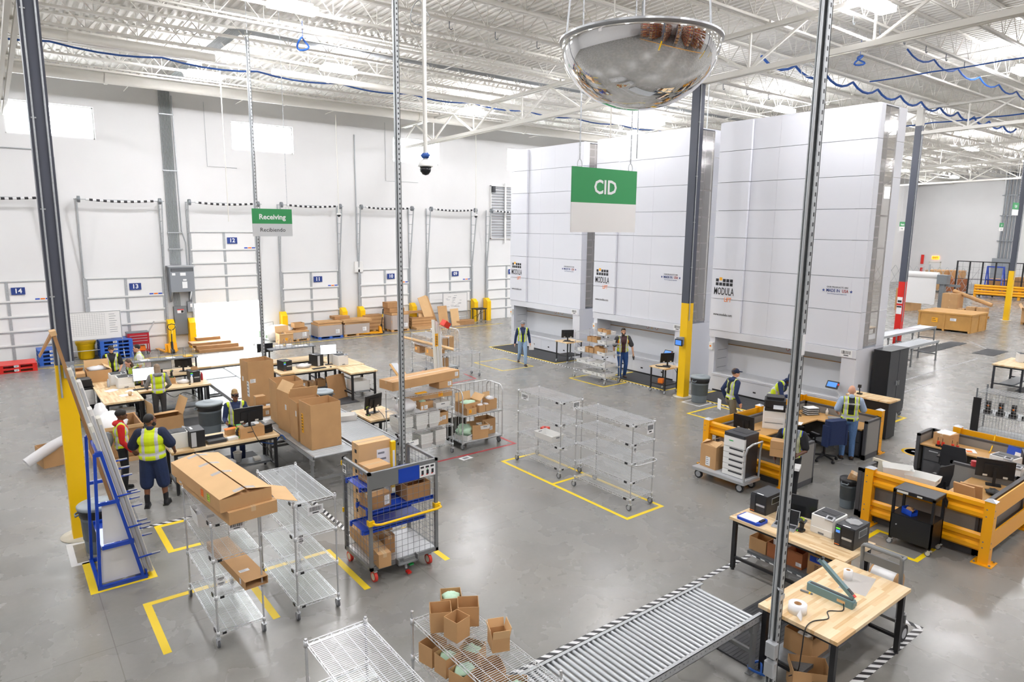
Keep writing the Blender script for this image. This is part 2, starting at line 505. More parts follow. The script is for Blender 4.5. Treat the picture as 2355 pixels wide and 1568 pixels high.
for x, y in ((9.9, 22.4), (26.6, 23.0)): dup(lamp0, (x, y, deck(y)-.98))

# ---------------------------------------------------------------- dock doors
def dock_door(num, xc, lift=0.):
    y = YB
    root = tag(thing('door_%d' % num, 'white dock door numbered %02d with steel tracks' % num, None, (xc, y, 0)), None, None, None, 'structure')
    w, h = 1.41, 3.18
    p = MB(); n = 5; zs = [0, .66, 1.22, 1.79, 2.38, h]
    for i in range(n): p.box(-w, -.06, zs[i]+.008+lift, w, -.012, zs[i+1]-.008+lift)
    p.build('panel', 'door_white', root)
    p = MB()
    for z in zs[1:]:
        p.box(-w, -.095, z-.055+lift, w, -.06, z-.02+lift)
    p.box(-.05, -.09, lift, .05, -.06, h+lift)
    for s in (-1, 1): p.box(s*w-.05, -.09, lift, s*w+.05, -.06, h+lift)
    p.build('stiffener', 'galv', root)
    p = MB()
    for z in zs[1:]: p.box(-w, -.1, z-.02+lift, w, -.06, z+.035+lift)
    p.build('rail', 'white_plastic', root)
    for s in (-1, 1):
        p = MB(); T = .3
        p.box(s*(w+.07)-.04, -.14, 0, s*(w+.07)+.04, -.02, 3.2)
        p.tube([(s*(w+.07), -.1, 3.2), (s*(w+.1), -.55, 6.35)], .035, 4); p.tube([(s*(w+.07), -.03, 3.2), (s*(w+.07), -.05, 6.35)], .03, 4)
        for k in range(6):
            z = 3.5+.5*k; q = (z-3.2)/3.15
            p.tube([(s*(w+.07), -.04, z), (s*(w+.08), -.1-.45*q, z)], .014, 4)
        p.build('track', 'galv', root)
        p = MB(); p.cyl((s*(w-.02), -.5, 6.32), (s*(w+.08), -.5, 6.32), .13, 14); p.build('cable_drum', 'galv_dark', root)
    p = MB(); p.T = Matrix.Translation((-1.2, -.5, 6.32))
    for i in range(20):
        p.m = i % 2; p.tube([(.12*i, 0, -.06*math.sin(PI*i/20)), (.12*(i+1), 0, -.06*math.sin(PI*(i+1)/20))], .05, 8, caps=True)
    p.build('torsion_spring', ['tape_white', 'tape_black'], root)
    p = MB(); p.tube([(-w-.2, -.5, 6.32), (w+.2, -.5, 6.32)], .018, 6); p.build('shaft', 'galv', root)
    z = h-.4+lift
    p = MB(); p.box(.12, -.104, z-.14, .56, -.096, z+.14); pl = p.build('number_plate', 'ink_navy', root)
    MATS['ink_navy'].node_tree.nodes['Principled BSDF'].inputs['Base Color'].default_value = (*lin('203a80'), 1)
    text('%02d' % num, 'number', .25, 'paper', pl, (.34, -.106, z), bold=.006)
    p = MB(); z = 2.42+lift
    for i, mm in enumerate(('blue', 'orange', 'blue')):
        p.m = i; p.box(.85+.17*i, -.105, z, 1.0+.17*i, -.1, z+.05)
    p.build('sticker', ['blue', 'orange', 'blue'], root)
    return root
for num, xc in ((15, -3.55), (14, .43), (13, 4.43), (11, 12.4), (10, 16.4), (9, 20.45), (8, 24.45), (7, 28.5), (6, 32.5)): dock_door(num, xc)
dock_door(12, 8.45, 1.9)
# dock leveller lip and bright yard are simply the open doorway
GL = [(5.98, 'wide yellow post guard right of dock door 13'), (6.82, 'thin yellow track guard left of the open doorway'), (10.9, 'yellow track guard left of dock door 11'),
      (13.95, 'yellow track guard right of dock door 11'), (14.92, 'yellow track guard left of dock door 10'), (17.95, 'yellow track guard right of dock door 10'),
      (21.98, 'yellow track guard right of dock door 09'), (22.9, 'yellow track guard left of dock door 08')]
for i, (x, l) in enumerate(GL):
    b = MB(); w = .13
    b.xprism([(-.42, 0), (0, 0), (0, 1.3), (-.2, 1.3), (-.42, 1.12)], -w, w)
    single(b, 'track_guard', 'yellow', l, 'track guard', (x, YB-.05, 0), group='yellow door track guards')

# wall-mounted electrical gear
t = thing('transformer', 'big grey vented transformer cabinet on the dock wall', 'electrical cabinet', (6.52, YB-.55, 2.5))
b = MB(); b.box(-.48, 0, 0, .48, .5, 1.08, .02); b.build('cabinet', 'panel_grey', t)
b = MB(); b.box(-.44, -.012, .88, .44, .0, 1.02); b.m = 1
for i in range(5): b.box(-.42, -.02, .89+.025*i, .42, -.01, .9+.025*i)
b.build('vent', ['black_plastic', 'panel_grey'], t)
b = MB(); b.box(-.53, -.03, 1.08, .53, .53, 1.12); b.build('top_cover', 'light_grey', t)
b = MB()
for q in ((-.4, .72, .13, .1), (-.08, .7, .22, .13), (.02, .48, .14, .07), (-.02, .16, .2, .28)): b.box(q[0], -.006, q[1], q[0]+q[2], 0, q[1]+q[3])
b.build('sticker', 'paper', t)
b = MB()
for s in (-.46, .3): b.xprism([(0, 0), (.5, 0), (.5, -.45), (.42, -.45)], s, s+.06)
b.build('bracket', 'panel_grey', t)
t = thing('breaker_panel', 'tall flat grey breaker panel below the transformer', 'electrical panel', (6.42, YB-.2, .6))
b = MB(); b.box(-.26, 0, 0, .26, .18, 1.24, .01); b.build('cabinet', 'grey_paint', t)
b = MB(); b.box(-.25, -.012, .02, .25, 0, 1.22); b.build('door', 'mid_grey', t)
b = MB(); b.box(-.13, -.017, .95, .13, -.012, 1.1); b.m = 1; b.box(-.13, -.019, 1.08, .13, -.015, 1.12); b.m = 2; b.box(.02, -.02, .96, .12, -.015, 1.07)
b.build('warning_label', ['paper', 'red', 'ink'], t)
b = MB(); b.box(-.11, 0, 0, .11, .16, .45, .01); b.m = 1; b.box(.0, -.004, .2, .08, 0, .36)
single(b, 'switch_box', ['panel_grey', 'paper'], 'small grey switch box beside the breaker panel', 'electrical box', (6.83, YB-.2, 1.58))
b = MB()
for i in range(10):
    x = 6.2+.045*i
    b.tube([(x, YB-.06, 3.65), (x, YB-.06, 10.85), (x, YB-.3, 11.02-.005*i), (x, 21.7+.04*i, 11.05), (x+.3, 21.5+.04*i, 11.05), (40, 21.5+.04*i, 11.05)], .019, 6)
    if i < 8: b.tube([(6.22+.035*i, YB-.06, 1.85), (6.22+.035*i, YB-.06, 2.5)], .014, 6)
for z in (9.9, 7.6, 5.0, 4.3): b.box(6.15, YB-.1, z, 6.72, YB-.03, z+.05)
b.tube([(6.85, YB-.06, 3.62), (6.85, YB-.06, 4.6), (6.72, YB-.06, 5.1), (6.68, YB-.06, 10.7)], .025, 6)
tag(b.build('conduit_bundle', 'galv'), 'bundle of grey conduits climbing the dock wall to the roof', 'conduit')
b = MB()
for x, z0, z1 in ((2.35, 1.9, 7.9), (14.9, 4.2, 9.6)): b.tube([(x, YB-.04, z0), (x, YB-.04, z1), (x-.3 if x < 5 else x, YB-.04, z1+.25), (x-4 if x < 5 else x, YB-.04, z1+.25)], .025, 6)
for a, c, z in ((7.95, 9.2, 7.9), (16.6, 18.5, 7.7), (31, 33, 7.8)):
    b.tube([(a, YB-.03, 10.6), (a, YB-.03, z), (c, YB-.03, z)], .01, 5)
tag(b.build('wall_conduit', 'galv'), 'thin grey conduits running up the dock wall between doors', 'conduit')
b = MB(); b.box(14.7, YB-.14, 3.05, 15.15, YB, 3.6, .02)
single(b, 'control_box', 'white_plastic', 'white control box on the wall between doors 11 and 10', 'electrical box')
t = thing('wall_louver', 'white slatted ventilation louver high on the dock wall', 'louver', (23.25, YB, 4.72))
b = MB()
for i in range(19): b.ob((.82, -.05, .08+.158*i), (1.6, .11, .012), (38, 0, 0))
b.build('slat', 'light_grey', t)
b = MB(); b.box(0, -.12, 0, .04, 0, 3.05); b.box(1.62, -.12, 0, 1.66, 0, 3.05); b.box(0, -.12, 3.0, 1.66, 0, 3.05); b.box(0, -.12, 0, 1.66, 0, .04); b.box(.98, -.14, -.25, 1.1, -.1, 3.2)
b.build('frame', 'white_plastic', t)
b = MB(); b.box(.02, -.3, 2.65, .2, -.1, 3.0, .02); b.build('actuator', 'dark_plastic', t)

# pipes, ducts, cables under the roof
def runx(name, y, z, r, mt, lab, cat, x0=XL+.2, x1=XR-.2, n=12, fl=0):
    b = MB(); b.tube([(x0, y, z), (x1, y, z)], r, n)
    if fl:
        x = x0+2
        while x < x1: b.tube([(x-.05, y, z), (x+.05, y, z)], r*1.16, n); x += fl
    return single(b, name, mt, lab, cat)
runx('drain_pipe', 28.9, 10.52, .2, 'steel_white', 'thick white pipe under the roof nearest the dock wall', 'pipe', fl=6.4)
runx('sprinkler_main', 23.75, 10.62, .13, 'steel_white', 'white sprinkler pipe ending in a flange under the roof', 'pipe', x0=-16, x1=6.3, fl=8.2)
runx('sprinkler_branch', 24.3, 10.6, .11, 'steel_white', 'white sprinkler pipe under the roof right of the flange', 'pipe', x0=8.3, fl=9)
for y, d, l in ((27.0, 1.0, 'thin white pipe under the roof behind the thick pipe'), (19.0, .95, 'thin white pipe hung below the joists over the benches'), (12.6, .95, 'thin white pipe hung below the joists over the lifts')):
    runx('water_pipe', y, deck(y)-d, .03, 'steel_white', l, 'pipe', n=6)
def cable(name, pts, r, mt, lab, cat='cable', sag=.12):
    b = MB(); P = []
    for i in range(len(pts)-1):
        a, c = Vector(pts[i]), Vector(pts[i+1])
        for k in range(5):
            q = k/5; P.append(a.lerp(c, q)-Vector((0, 0, sag*4*q*(1-q))))
    P.append(Vector(pts[-1])); b.tube(P, r, 5)
    return single(b, name, mt, lab, cat)
cable('data_cable', [(x, 24.9, deck(24.9)-.9) for x in range(-16, 60, 3)], .03, 'cable_blue', 'blue data cable sagging along the roof near the dock wall')
cable('data_cable', [(x, 14.0, deck(14)-.92) for x in (0, 2, 4, 5.4)]+[(5.7, 15.2, 10.4), (5.2, 16.6, 10.85)], .035, 'cable_blue', 'blue data cable looping down near the top left lamp')
cable('data_cable', [(x, 9.9, deck(9.9)-.95) for x in range(23, 60, 2)], .03, 'cable_blue', 'blue data cable on hooks at the upper right of the roof', sag=.2)
cable('data_cable', [(x, 13.0, deck(13)-.98) for x in range(20, 46, 2)], .045, 'cable_blue', 'blue data cable draped behind the tallest lift top', sag=.25)
cable('data_cable', [(25.2, y, 10.6) for y in range(-6, 13, 2)], .022, 'cable_blue', 'straight blue cable crossing the roof right of the lifts', sag=.02)
cable('data_cable', [(36, y, 10.5) for y in range(-2, 18, 2)], .03, 'cable_blue', 'blue cable crossing the roof beside the red column', sag=.04)
for (x, y, z, r, l, mm) in ((7.45, 19.2, 10.35, .16, 'small coil of blue cable hanging from the roof above the benches', 'cable_blue'), (9.1, 15.6, 10.65, .28, 'thin grey wire loop hanging from the roof', 'galv'), (30.5, 8.0, 10.1, .22, 'small coil of blue cable at the upper right of the roof', 'cable_blue'),
                   (20.4, 11.6, 10.35, .3, 'thin grey wire loop beside the middle column top', 'galv'), (21.5, 10.6, 10.5, .13, 'small coil of blue cable above the tallest lift', 'cable_blue')):
    b = MB(); P = [(r*.9*math.cos(a*PI/8), .12*math.sin(a*PI/4), r*math.sin(a*PI/8)) for a in range(16)]
    b.tube(P, .012 if mm == 'galv' else .028, 6, closed=True); b.tube([(0, 0, r), (0, 0, r+.45)], .008, 4)
    single(b, 'cable_coil', mm, l, 'cable coil', (x, y, z))
hk = None
for i in range(22):
    x = 10.5+1.55*(i % 11)+(.6 if i > 10 else 0); y = 16.45 if i < 11 else 9.57
    if hk is None:
        b = MB(); b.tube([(0, 0, 0), (0, 0, -.16), (.03, 0, -.2), (.08, 0, -.2), (.1, 0, -.15)], .014, 5)
        hk = single(b, 'cable_hook', 'galv_dark', 'small grey cable hook hanging from a roof joist', 'hook', (x, y, deck(y)-.84), group='cable hooks')
    else: dup(hk, (x, y, deck(y)-.84))

# ---------------------------------------------------------------- hanging things
def hang_sign(loc, top, bottom, lab, gcol='green_sign', tsize=.16, bold=.004, bcol='sign_grey', ctop=None):
    t = thing('hanging_sign', lab, 'sign', loc)
    w, h = .91, .62
    b = MB(); b.prism([(-w/2, -.004), (w/2, -.004), (w/2, .004), (-w/2, .004)], h*.46, h); g = b.build('green_panel', gcol, t)
    b = MB(); b.prism([(-w/2, -.004), (w/2, -.004), (w/2, .004), (-w/2, .004)], 0, h*.46); l = b.build('white_panel', bcol, t)
    for s, r in ((-.006, 0),): text(top, 'lettering', tsize, 'paper', g, (0, s, h*.7), bold=bold)
    if bottom: text(bottom, 'lettering', .13, 'ink', l, (0, -.006, h*.23))
    for s in (-1, 1):
        b = MB(); x = s*(w/2-.1); zt = deck(loc[1])-.9-loc[2]
        b.tube([(x+.03*math.cos(q), 0, h-.02+.045+.045*math.sin(q)) for q in [i*PI/6 for i in range(12)]], .004, 4, closed=True)
        n = int((zt-h-.07)/.06)
        for i in range(n):
            z = h+.07+i*.06
            if i % 2: b.box(x-.008, -.002, z, x+.008, .002, z+.055)
            else: b.box(x-.002, -.008, z, x+.002, .008, z+.055)
        b.build('chain', 'zinc', t)
    return t
hang_sign((4.92, 4.85, 5.36), 'CID', '', 'large green and white hanging sign lettered CID', tsize=.19, bcol='sign_white')
hang_sign((5.23, 15.75, 5.14), 'Receiving', 'Recibiendo', 'green and grey hanging sign lettered Receiving and Recibiendo')

def strut(x, y, z0, lab, w=.08, d=.1):
    t = thing('power_drop_pole', lab, 'pole', (x, y, z0)); H = deck(y)-.85-z0
    b = MB(); b.box(-w/2, -d/2, 0, w/2, -d/2+.012, H); b.box(-w/2, d/2-.012, 0, w/2, d/2, H); b.box(w/2-.012, -d/2, 0, w/2, d/2, H); b.box(-w/2, -.006, 0, w/2, .006, H)
    b.build('channel', 'galv', t)
    b = MB()
    for i in range(int(H/.1)): b.box(-.012, -d/2-.001, .04+.1*i, .012, -d/2+.002, .08+.1*i)
    b.build('slot', 'black_frame', t)
    b = MB(); b.tube([(-w/2-.02, 0, .6), (-w/2-.02, 0, H)], .017, 6); b.build('conduit', 'zinc', t)
    return t
s1 = strut(6.7, 3.68, 0, 'galvanised channel power pole in front at the right workbench')
for z in (.62, .38):
    b = MB(); b.box(-.13, -.09, z, -.045, .03, z+.17, .01); b.build('outlet_box', 'zinc', s1)
b = MB(); b.tube([(-.06, -.03, 1.45), (-.12, -.08, 1.47), (-.06, -.09, 1.43)], .012, 5); b.box(-.045, -.06, 1.3, .045, -.05, 1.36); b.build('clamp', 'zinc', s1)
b = MB(); b.box(-.03, -.06, 4.1, .03, -.052, 4.32); b.build('splice_plate', 'tape_white', s1)
b = MB(); b.box(-.09, -.09, 0, .09, .09, .012); b.build('foot', 'zinc', s1)
strut(6.87, 12.75, 0, 'galvanised channel power pole at the front end of the roller conveyors')
strut(6.55, 21.15, 0, 'galvanised channel power pole behind the tall carton', .07, .07)
b = MB(); b.tube([(5.9, 10, 6.55), (5.9, 10, 11.1)], .035, 8)
t = thing('dome_camera', 'white pendant security camera with black dome below a window', 'security camera', (0, 0, 0)); b.build('pendant_pipe', 'steel_white', t)
b = MB(); b.lathe([(.03, .14), (.05, .12), (.1, .08), (.12, .02), (.125, 0)], (5.9, 10, 6.38)); b.build('housing', 'white_plastic', t)
b = MB(); b.lathe([(0, -.14), (.05, -.125), (.085, -.08), (.1, 0)], (5.9, 10, 6.38)); b.build('dome', 'glass_dark', t)
b = MB(); b.blob((5.9, 10, 6.56), (.07, .07, .05), 3); b.build('cable_bundle', 'cable_blue', t)
for x, y, z, l in ((13.3, 30.6, 5.9, 'small white dome camera hanging right of the Receiving sign'), (21.6, 31.2, 6.0, 'small white dome camera hanging near dock door 09')):
    t = thing('small_camera', l, 'security camera', (x, y, z))
    b = MB(); b.tube([(0, 0, .1), (0, 0, deck(y)-1-z)], .02, 6); b.build('pendant_pipe', 'steel_white', t)
    b = MB(); b.lathe([(.03, .1), (.12, .05), (.12, 0)]); b.build('housing', 'white_plastic', t)
    b = MB(); b.lathe([(0, -.11), (.07, -.07), (.09, 0)]); b.build('dome', 'glass_dark', t)
for (x, y, zb, l) in ((7.05, 26.0, 5.5, 'thin white rod hanging near the Receiving sign'), (12.5, 12.2, 7.6, 'thin white rod hanging behind the mirror'), (13.6, 12.3, 7.2, 'thin dark rod hanging left of the middle lift'), (20.9, 15.6, 8.8, 'thin grey pole above the middle lift')):
    b = MB(); b.tube([(0, 0, zb), (0, 0, deck(y)-.8)], .018, 6)
    single(b, 'hanging_rod', 'galv' if 'grey' in l or 'dark' in l else 'steel_white', l, 'rod', (x, y, 0))

# mirror dome
MC = Vector((3.33, 3.02, 6.54))
t = thing('mirror_dome', 'large mirrored safety dome hanging under the roof', 'mirror', MC)
b = MB(); Rm, Hm = .49, .40
b.lathe([(Rm*math.sin(PI/2*i/24), -Hm*math.cos(PI/2*i/24)) for i in range(25)], n=64); mat('mirror', 'f4f4f4', .02, 1.0); b.build('dome', 'mirror', t)
b = MB(); b.lathe([(Rm, -.004), (Rm+.012, 0), (Rm+.012, .012), (Rm-.01, .012), (Rm-.01, -.004)], n=64, sm=False); b.build('rim', 'silver', t)
b = MB()
for q in (40, 150, 280):
    a = R(q); b.tube([(Rm*.96*math.cos(a), Rm*.96*math.sin(a), 0), (Rm*.6*math.cos(a), Rm*.6*math.sin(a), 2), (.25*math.cos(a), .25*math.sin(a), deck(3)-.85-6.54)], .006, 4)
b.build('chain', 'zinc', t)
b = MB(); b.box(-.05, 0, 0, .28, .01, 2.2); b.m = 1
for i in range(20): b.box(.14, -.004, .1*i+.02, .15, 0, .1*i+.06)
single(b, 'hanging_strip', ['sign_white', 'ink'], 'white perforated strip hanging at the top left corner', 'sign', (-.07, 3.6, 6.65), rz=38)
# ================================================================ BUILDERS
def caster(par, x, y, r=.06, wm='wheel_grey', w=.03, plate=True, yoke='zinc', dy=.03):
    c = MB(); c.box(x-.02, y-.025+dy*.5, r, x-.012+.0, y+.025+dy*.5, r*2.1); c.box(x+.012, y-.025+dy*.5, r, x+.02, y+.025+dy*.5, r*2.1); c.box(x-.025, y-.03, r*2.05, x+.025, y+.035, r*2.25)
    o = c.build('caster', yoke, par)
    w_ = MB(); w_.cyl((x-w/2, y+dy, r), (x+w/2, y+dy, r), r, 18); w_.m = 1; w_.cyl((x-w/2-.003, y+dy, r), (x+w/2+.003, y+dy, r), r*.66, 14)
    w_.build('wheel', [wm, 'light_grey' if wm != 'wheel_red' else 'cream'], o)
    return o
def shelf_mb(w, l, pitch=.026, r=.0028):
    b = MB(); e = .006
    for z in (0, -.035):
        for x in (e, w-e): b.tube([(x, .03, z), (x, l-.03, z)], .0042, 4, caps=False)
        for y in (e, l-e): b.tube([(.03, y, z), (w-.03, y, z)], .0042, 4, caps=False)
    n = int(l/.07)
    for x in (e, w-e):
        for i in range(n):
            y0 = .03+(l-.06)*i/n; y1 = .03+(l-.06)*(i+1)/n
            b.tube([(x, y0, 0 if i % 2 else -.035), (x, y1, -.035 if i % 2 else 0)], .003, 3, caps=False)
    n = int(w/.07)
    for y in (e, l-e):
        for i in range(n):
            x0 = .03+(w-.06)*i/n; x1 = .03+(w-.06)*(i+1)/n
            b.tube([(x0, y, 0 if i % 2 else -.035), (x1, y, -.035 if i % 2 else 0)], .003, 3, caps=False)
    for i in range(1, 5):
        x = w*i/5; b.tube([(x, 0, -.006), (x, l, -.006)], .0035, 4, caps=False)
    n = int((l-.04)/pitch)
    for i in range(n+1): b.tube([(e, .02+i*pitch, 0), (w-e, .02+i*pitch, 0)], r, 4, caps=False)
    for x in (0, w):
        for y in (0, l): b.lathe([(.021, -.045), (.021, .012)], (x, y, 0), 8)
    return b
def tagplate(par, x, y, z, w=.16, h=.1, axis='y', n=14, m='paper', name='barcode_label', seed=1, tilt=0):
    """barcode tag: axis 'y' faces -Y, axis 'x' faces -X"""
    rnd = random.Random(seed+int(x*97)+int(y*31)); b = MB()
    f = (lambda a, d, c: (x+a, y-d, z+c)) if axis == 'y' else (lambda a, d, c: (x-d, y-a, z+c)) if axis == 'x' else (lambda a, d, c: (x+a, y+c, z+d))
    def bx(a0, a1, c0, c1, d): b.quad(f(a0, d, c0), f(a1, d, c0), f(a1, d, c1), f(a0, d, c1))
    bx(0, w, -h, 0, .0); b.m = 1; a = .1*w
    while a < .88*w:
        q = rnd.uniform(.012, .05)*w; bx(a, min(a+q, .9*w), -h*.62, -h*.14, .0012); a += q+rnd.uniform(.012, .035)*w
    bx(.3*w, .7*w, -h*.86, -h*.74, .0012)
    return b.build(name, [m, 'ink'], par)
def printed(par, x, y, z, w, h, axis='y', lines=4, m='paper', ink='ink_grey', name='label', seed=3, cols=1):
    """paper label with lines of small print"""
    rnd = random.Random(seed); b = MB()
    f = {'y': lambda a, d, c: (x+a, y-d, z+c), 'x': lambda a, d, c: (x-d, y-a, z+c), 'z': lambda a, d, c: (x+a, y+c, z+d), 'X': lambda a, d, c: (x+d, y+a, z+c)}[axis]
    def bx(a0, a1, c0, c1, d): b.quad(f(a0, d, c0), f(a1, d, c0), f(a1, d, c1), f(a0, d, c1))
    bx(0, w, 0, h, .001); b.m = 1
    for i in range(lines):
        c = h*(1-(i+.8)/(lines+.6))
        for q in range(cols):
            a = w*(.08+q*.9/cols); bx(a, a+w*rnd.uniform(.4, .8)/cols, c, c+h*.35/(lines+1), .0025)
    return b.build(name, [m, ink], par)

def wire_rack(lab, x, y, w, l, h, shelves, group=None, name='wire_rack', handle=False, signs=(), casters=True, pitch=.026):
    """posts at local corners; long side along Y"""
    t = thing(name, lab, 'wire shelving', (x, y, 0), 0, group); zb = .13 if casters else 0
    pm = None
    for px in (0, w):
        for py in (0, l):
            b = MB(); b.tube([(px, py, zb), (px, py, h)], .0125, 8); n = int((h-zb)/.05)
            for i in range(n): b.tube([(px, py, zb+.02+.05*i), (px, py, zb+.026+.05*i)], .0142, 6, caps=False)
            b.lathe([(.0155, -.012), (.0155, .004), (.0, .006)], (px, py, h), 8)
            b.build('post', 'chrome', t)
            if casters: caster(t, px, py, .06)
    m0 = None
    for z in shelves:
        if m0 is None: m0 = o = shelf_mb(w, l, pitch).build('shelf', 'wire', t)
        else: o = m0.copy(); C.objects.link(o)
        o.location = (0, 0, z)
        b = MB(); b.box(-.016, .1, z-.045, -.006, .17, z-.005); b.box(.05, -.012, z-.04, .1, -.004, z-.01); b.build('shelf_badge', 'black_plastic', t)
    if handle:
        b = MB(); z = .95; b.tube([(0, 0, z), (.02, -.1, z), (.06, -.14, z), (w-.06, -.14, z), (w-.02, -.1, z), (w, 0, z)], .012, 8); b.build('push_handle', 'chrome', t)
    for s in signs: tagplate(t, *s)
    return t

def carton(lab, x, y, z, w, d, h, rz=0., op='closed', mt='card', flaps=None, group=None, name='carton', tape=True, marks=(), cat='cardboard box', t=.006, fill=None, lift=None, rx=0):
    """w along local X, d along local Y. op: closed / open (walls, flaps folded as given) / tube (open at -Y end)"""
    o = thing(name, lab, cat, (x, y, z), rz, group)
    if rx: o.rotation_euler = (R(rx), 0, R(rz))
    b = MB()
    if op == 'closed': b.box(-w/2, -d/2, 0, w/2, d/2, h)
    elif op == 'tube':
        b.box(-w/2, -d/2, 0, w/2, d/2, t); b.box(-w/2, -d/2, h-t, w/2, d/2, h); b.box(-w/2, -d/2, t, -w/2+t, d/2, h-t); b.box(w/2-t, -d/2, t, w/2, d/2, h-t); b.box(-w/2+t, d/2-t, t, w/2-t, d/2, h-t)
    else:
        b.box(-w/2, -d/2, 0, w/2, d/2, t); b.box(-w/2, -d/2, t, w/2, -d/2+t, h); b.box(-w/2, d/2-t, t, w/2, d/2, h)
        b.box(-w/2, -d/2+t, t, -w/2+t, d/2-t, h); b.box(w/2-t, -d/2+t, t, w/2, d/2-t, h)
    b.build('body', mt, o)
    if op == 'closed' and tape:
        b = MB(); s = .03 if min(w, d) > .15 else .018
        if w >= d: b.box(-w/2-.001, -s, h-.06, w/2+.001, s, h+.0015)
        else: b.box(-s, -d/2-.001, h-.06, s, d/2+.001, h+.0015)
        b.build('packing_tape', 'tape_clear', o)
    if op == 'closed' and tape:
        b = MB()
        if w >= d: b.box(-w/2, -.0015, h+.0005, w/2, .0015, h+.0022)
        else: b.box(-.0015, -d/2, h+.0005, .0015, d/2, h+.0022)
        b.build('lid_seam', 'card_dark', o)
    for f in (flaps or ()):
        side, ang, ln = f; b = MB(); b.T = Matrix.Translation({'f': (0, -d/2+t/2, h), 'b': (0, d/2-t/2, h), 'l': (-w/2+t/2, 0, h), 'r': (w/2-t/2, 0, h)}[side]) @ Euler((0, 0, {'f': 0, 'b': PI, 'l': -PI/2, 'r': PI/2}[side])).to_matrix().to_4x4() @ Euler((R(ang), 0, 0)).to_matrix().to_4x4()
        ww = (w if side in 'fb' else d)/2-.004; b.box(-ww, -t/2, 0, ww, t/2, ln); b.build('flap', mt if mt != 'card' else 'card_light', o)
    if fill:
        b = MB(); b.blob((0, 0, h*fill[1]), (w*.44, d*.44, h*.22), int(abs(x*50+y*30)) % 97, .18); b.build('packing_fill', fill[0], o)
    for q in marks:
        k = q[0]
        if k == 'f': printed(o, q[1]-w/2, -d/2, q[2], q[3], q[4], 'y', *(q[5:]))
        elif k == 'l': printed(o, -w/2, d/2-q[1], q[2], q[3], q[4], 'x', *(q[5:]))
        elif k == 't': printed(o, q[1]-w/2, q[2]-d/2, h+.002, q[3], q[4], 'z', *(q[5:]))
    return o

def roller_conveyor(lab, x0, y0, x1, y1, z, along='x', pitch=.0762, legs=True, rr=.024, group=None, ends=(True, True)):
    t = thing('roller_conveyor', lab, 'roller conveyor', (x0, y0, 0), 0, group); L, Wd = (x1-x0, y1-y0) if along == 'x' else (y1-y0, x1-x0)
    S = (lambda a, c, q: (a, c, q)) if along == 'x' else (lambda a, c, q: (c, a, q))
    def bx(b, a0, c0, z0, a1, c1, z1):
        p, q = S(a0, c0, z0), S(a1, c1, z1); b.box(min(p[0], q[0]), min(p[1], q[1]), z0, max(p[0], q[0]), max(p[1], q[1]), z1)
    for c0, c1, fl in ((0, .006, .04), (Wd-.006, Wd, -.04)):
        b = MB(); bx(b, 0, c0, z-.085, L, c1, z+.01); bx(b, 0, min(c0, c0+fl), z+.004, L, max(c1, c1+fl), z+.01); bx(b, 0, min(c0, c0+fl), z-.085, L, max(c1, c1+fl), z-.079)
        b.m = 1
        for i in range(int(L/pitch)): bx(b, .03+i*pitch, (c0-.001 if c0 == 0 else c1-.001), z-.04, .045+i*pitch, (c0+.001 if c0 == 0 else c1+.001), z-.025)
        b.build('side_rail', ['galv', 'galv_dark'], t)
    r0 = None
    n = int((L-.04)/pitch)
    for i in range(n):
        if r0 is None:
            b = MB(); b.tube([S(0, .045, z-.02), S(0, Wd-.045, z-.02)], rr, 10); r0 = o = b.build('roller', 'zinc', t)
        else: o = r0.copy(); C.objects.link(o)
        o.location = S(.045+i*pitch, 0, 0)
    if legs:
        m = max(2, int(round(L/2.4))+1)
        for i in range(m):
            a = .12+(L-.24)*i/(m-1)
            if (i == 0 and not ends[0]) or (i == m-1 and not ends[1]): continue
            for c in (.03, Wd-.03):
                b = MB(); bx(b, a-.04, c-.02, 0.01, a+.04, c+.02, z-.08); bx(b, a-.08, c-.035, 0, a+.08, c+.035, .012); bx(b, a-.07, c-.025, z-.2, a+.07, c+.025, z-.08); b.build('leg', 'grey_paint', t)
            b = MB(); bx(b, a-.02, .04, .25, a+.02, Wd-.04, .3); b.build('cross_brace', 'grey_paint', t)
    return t

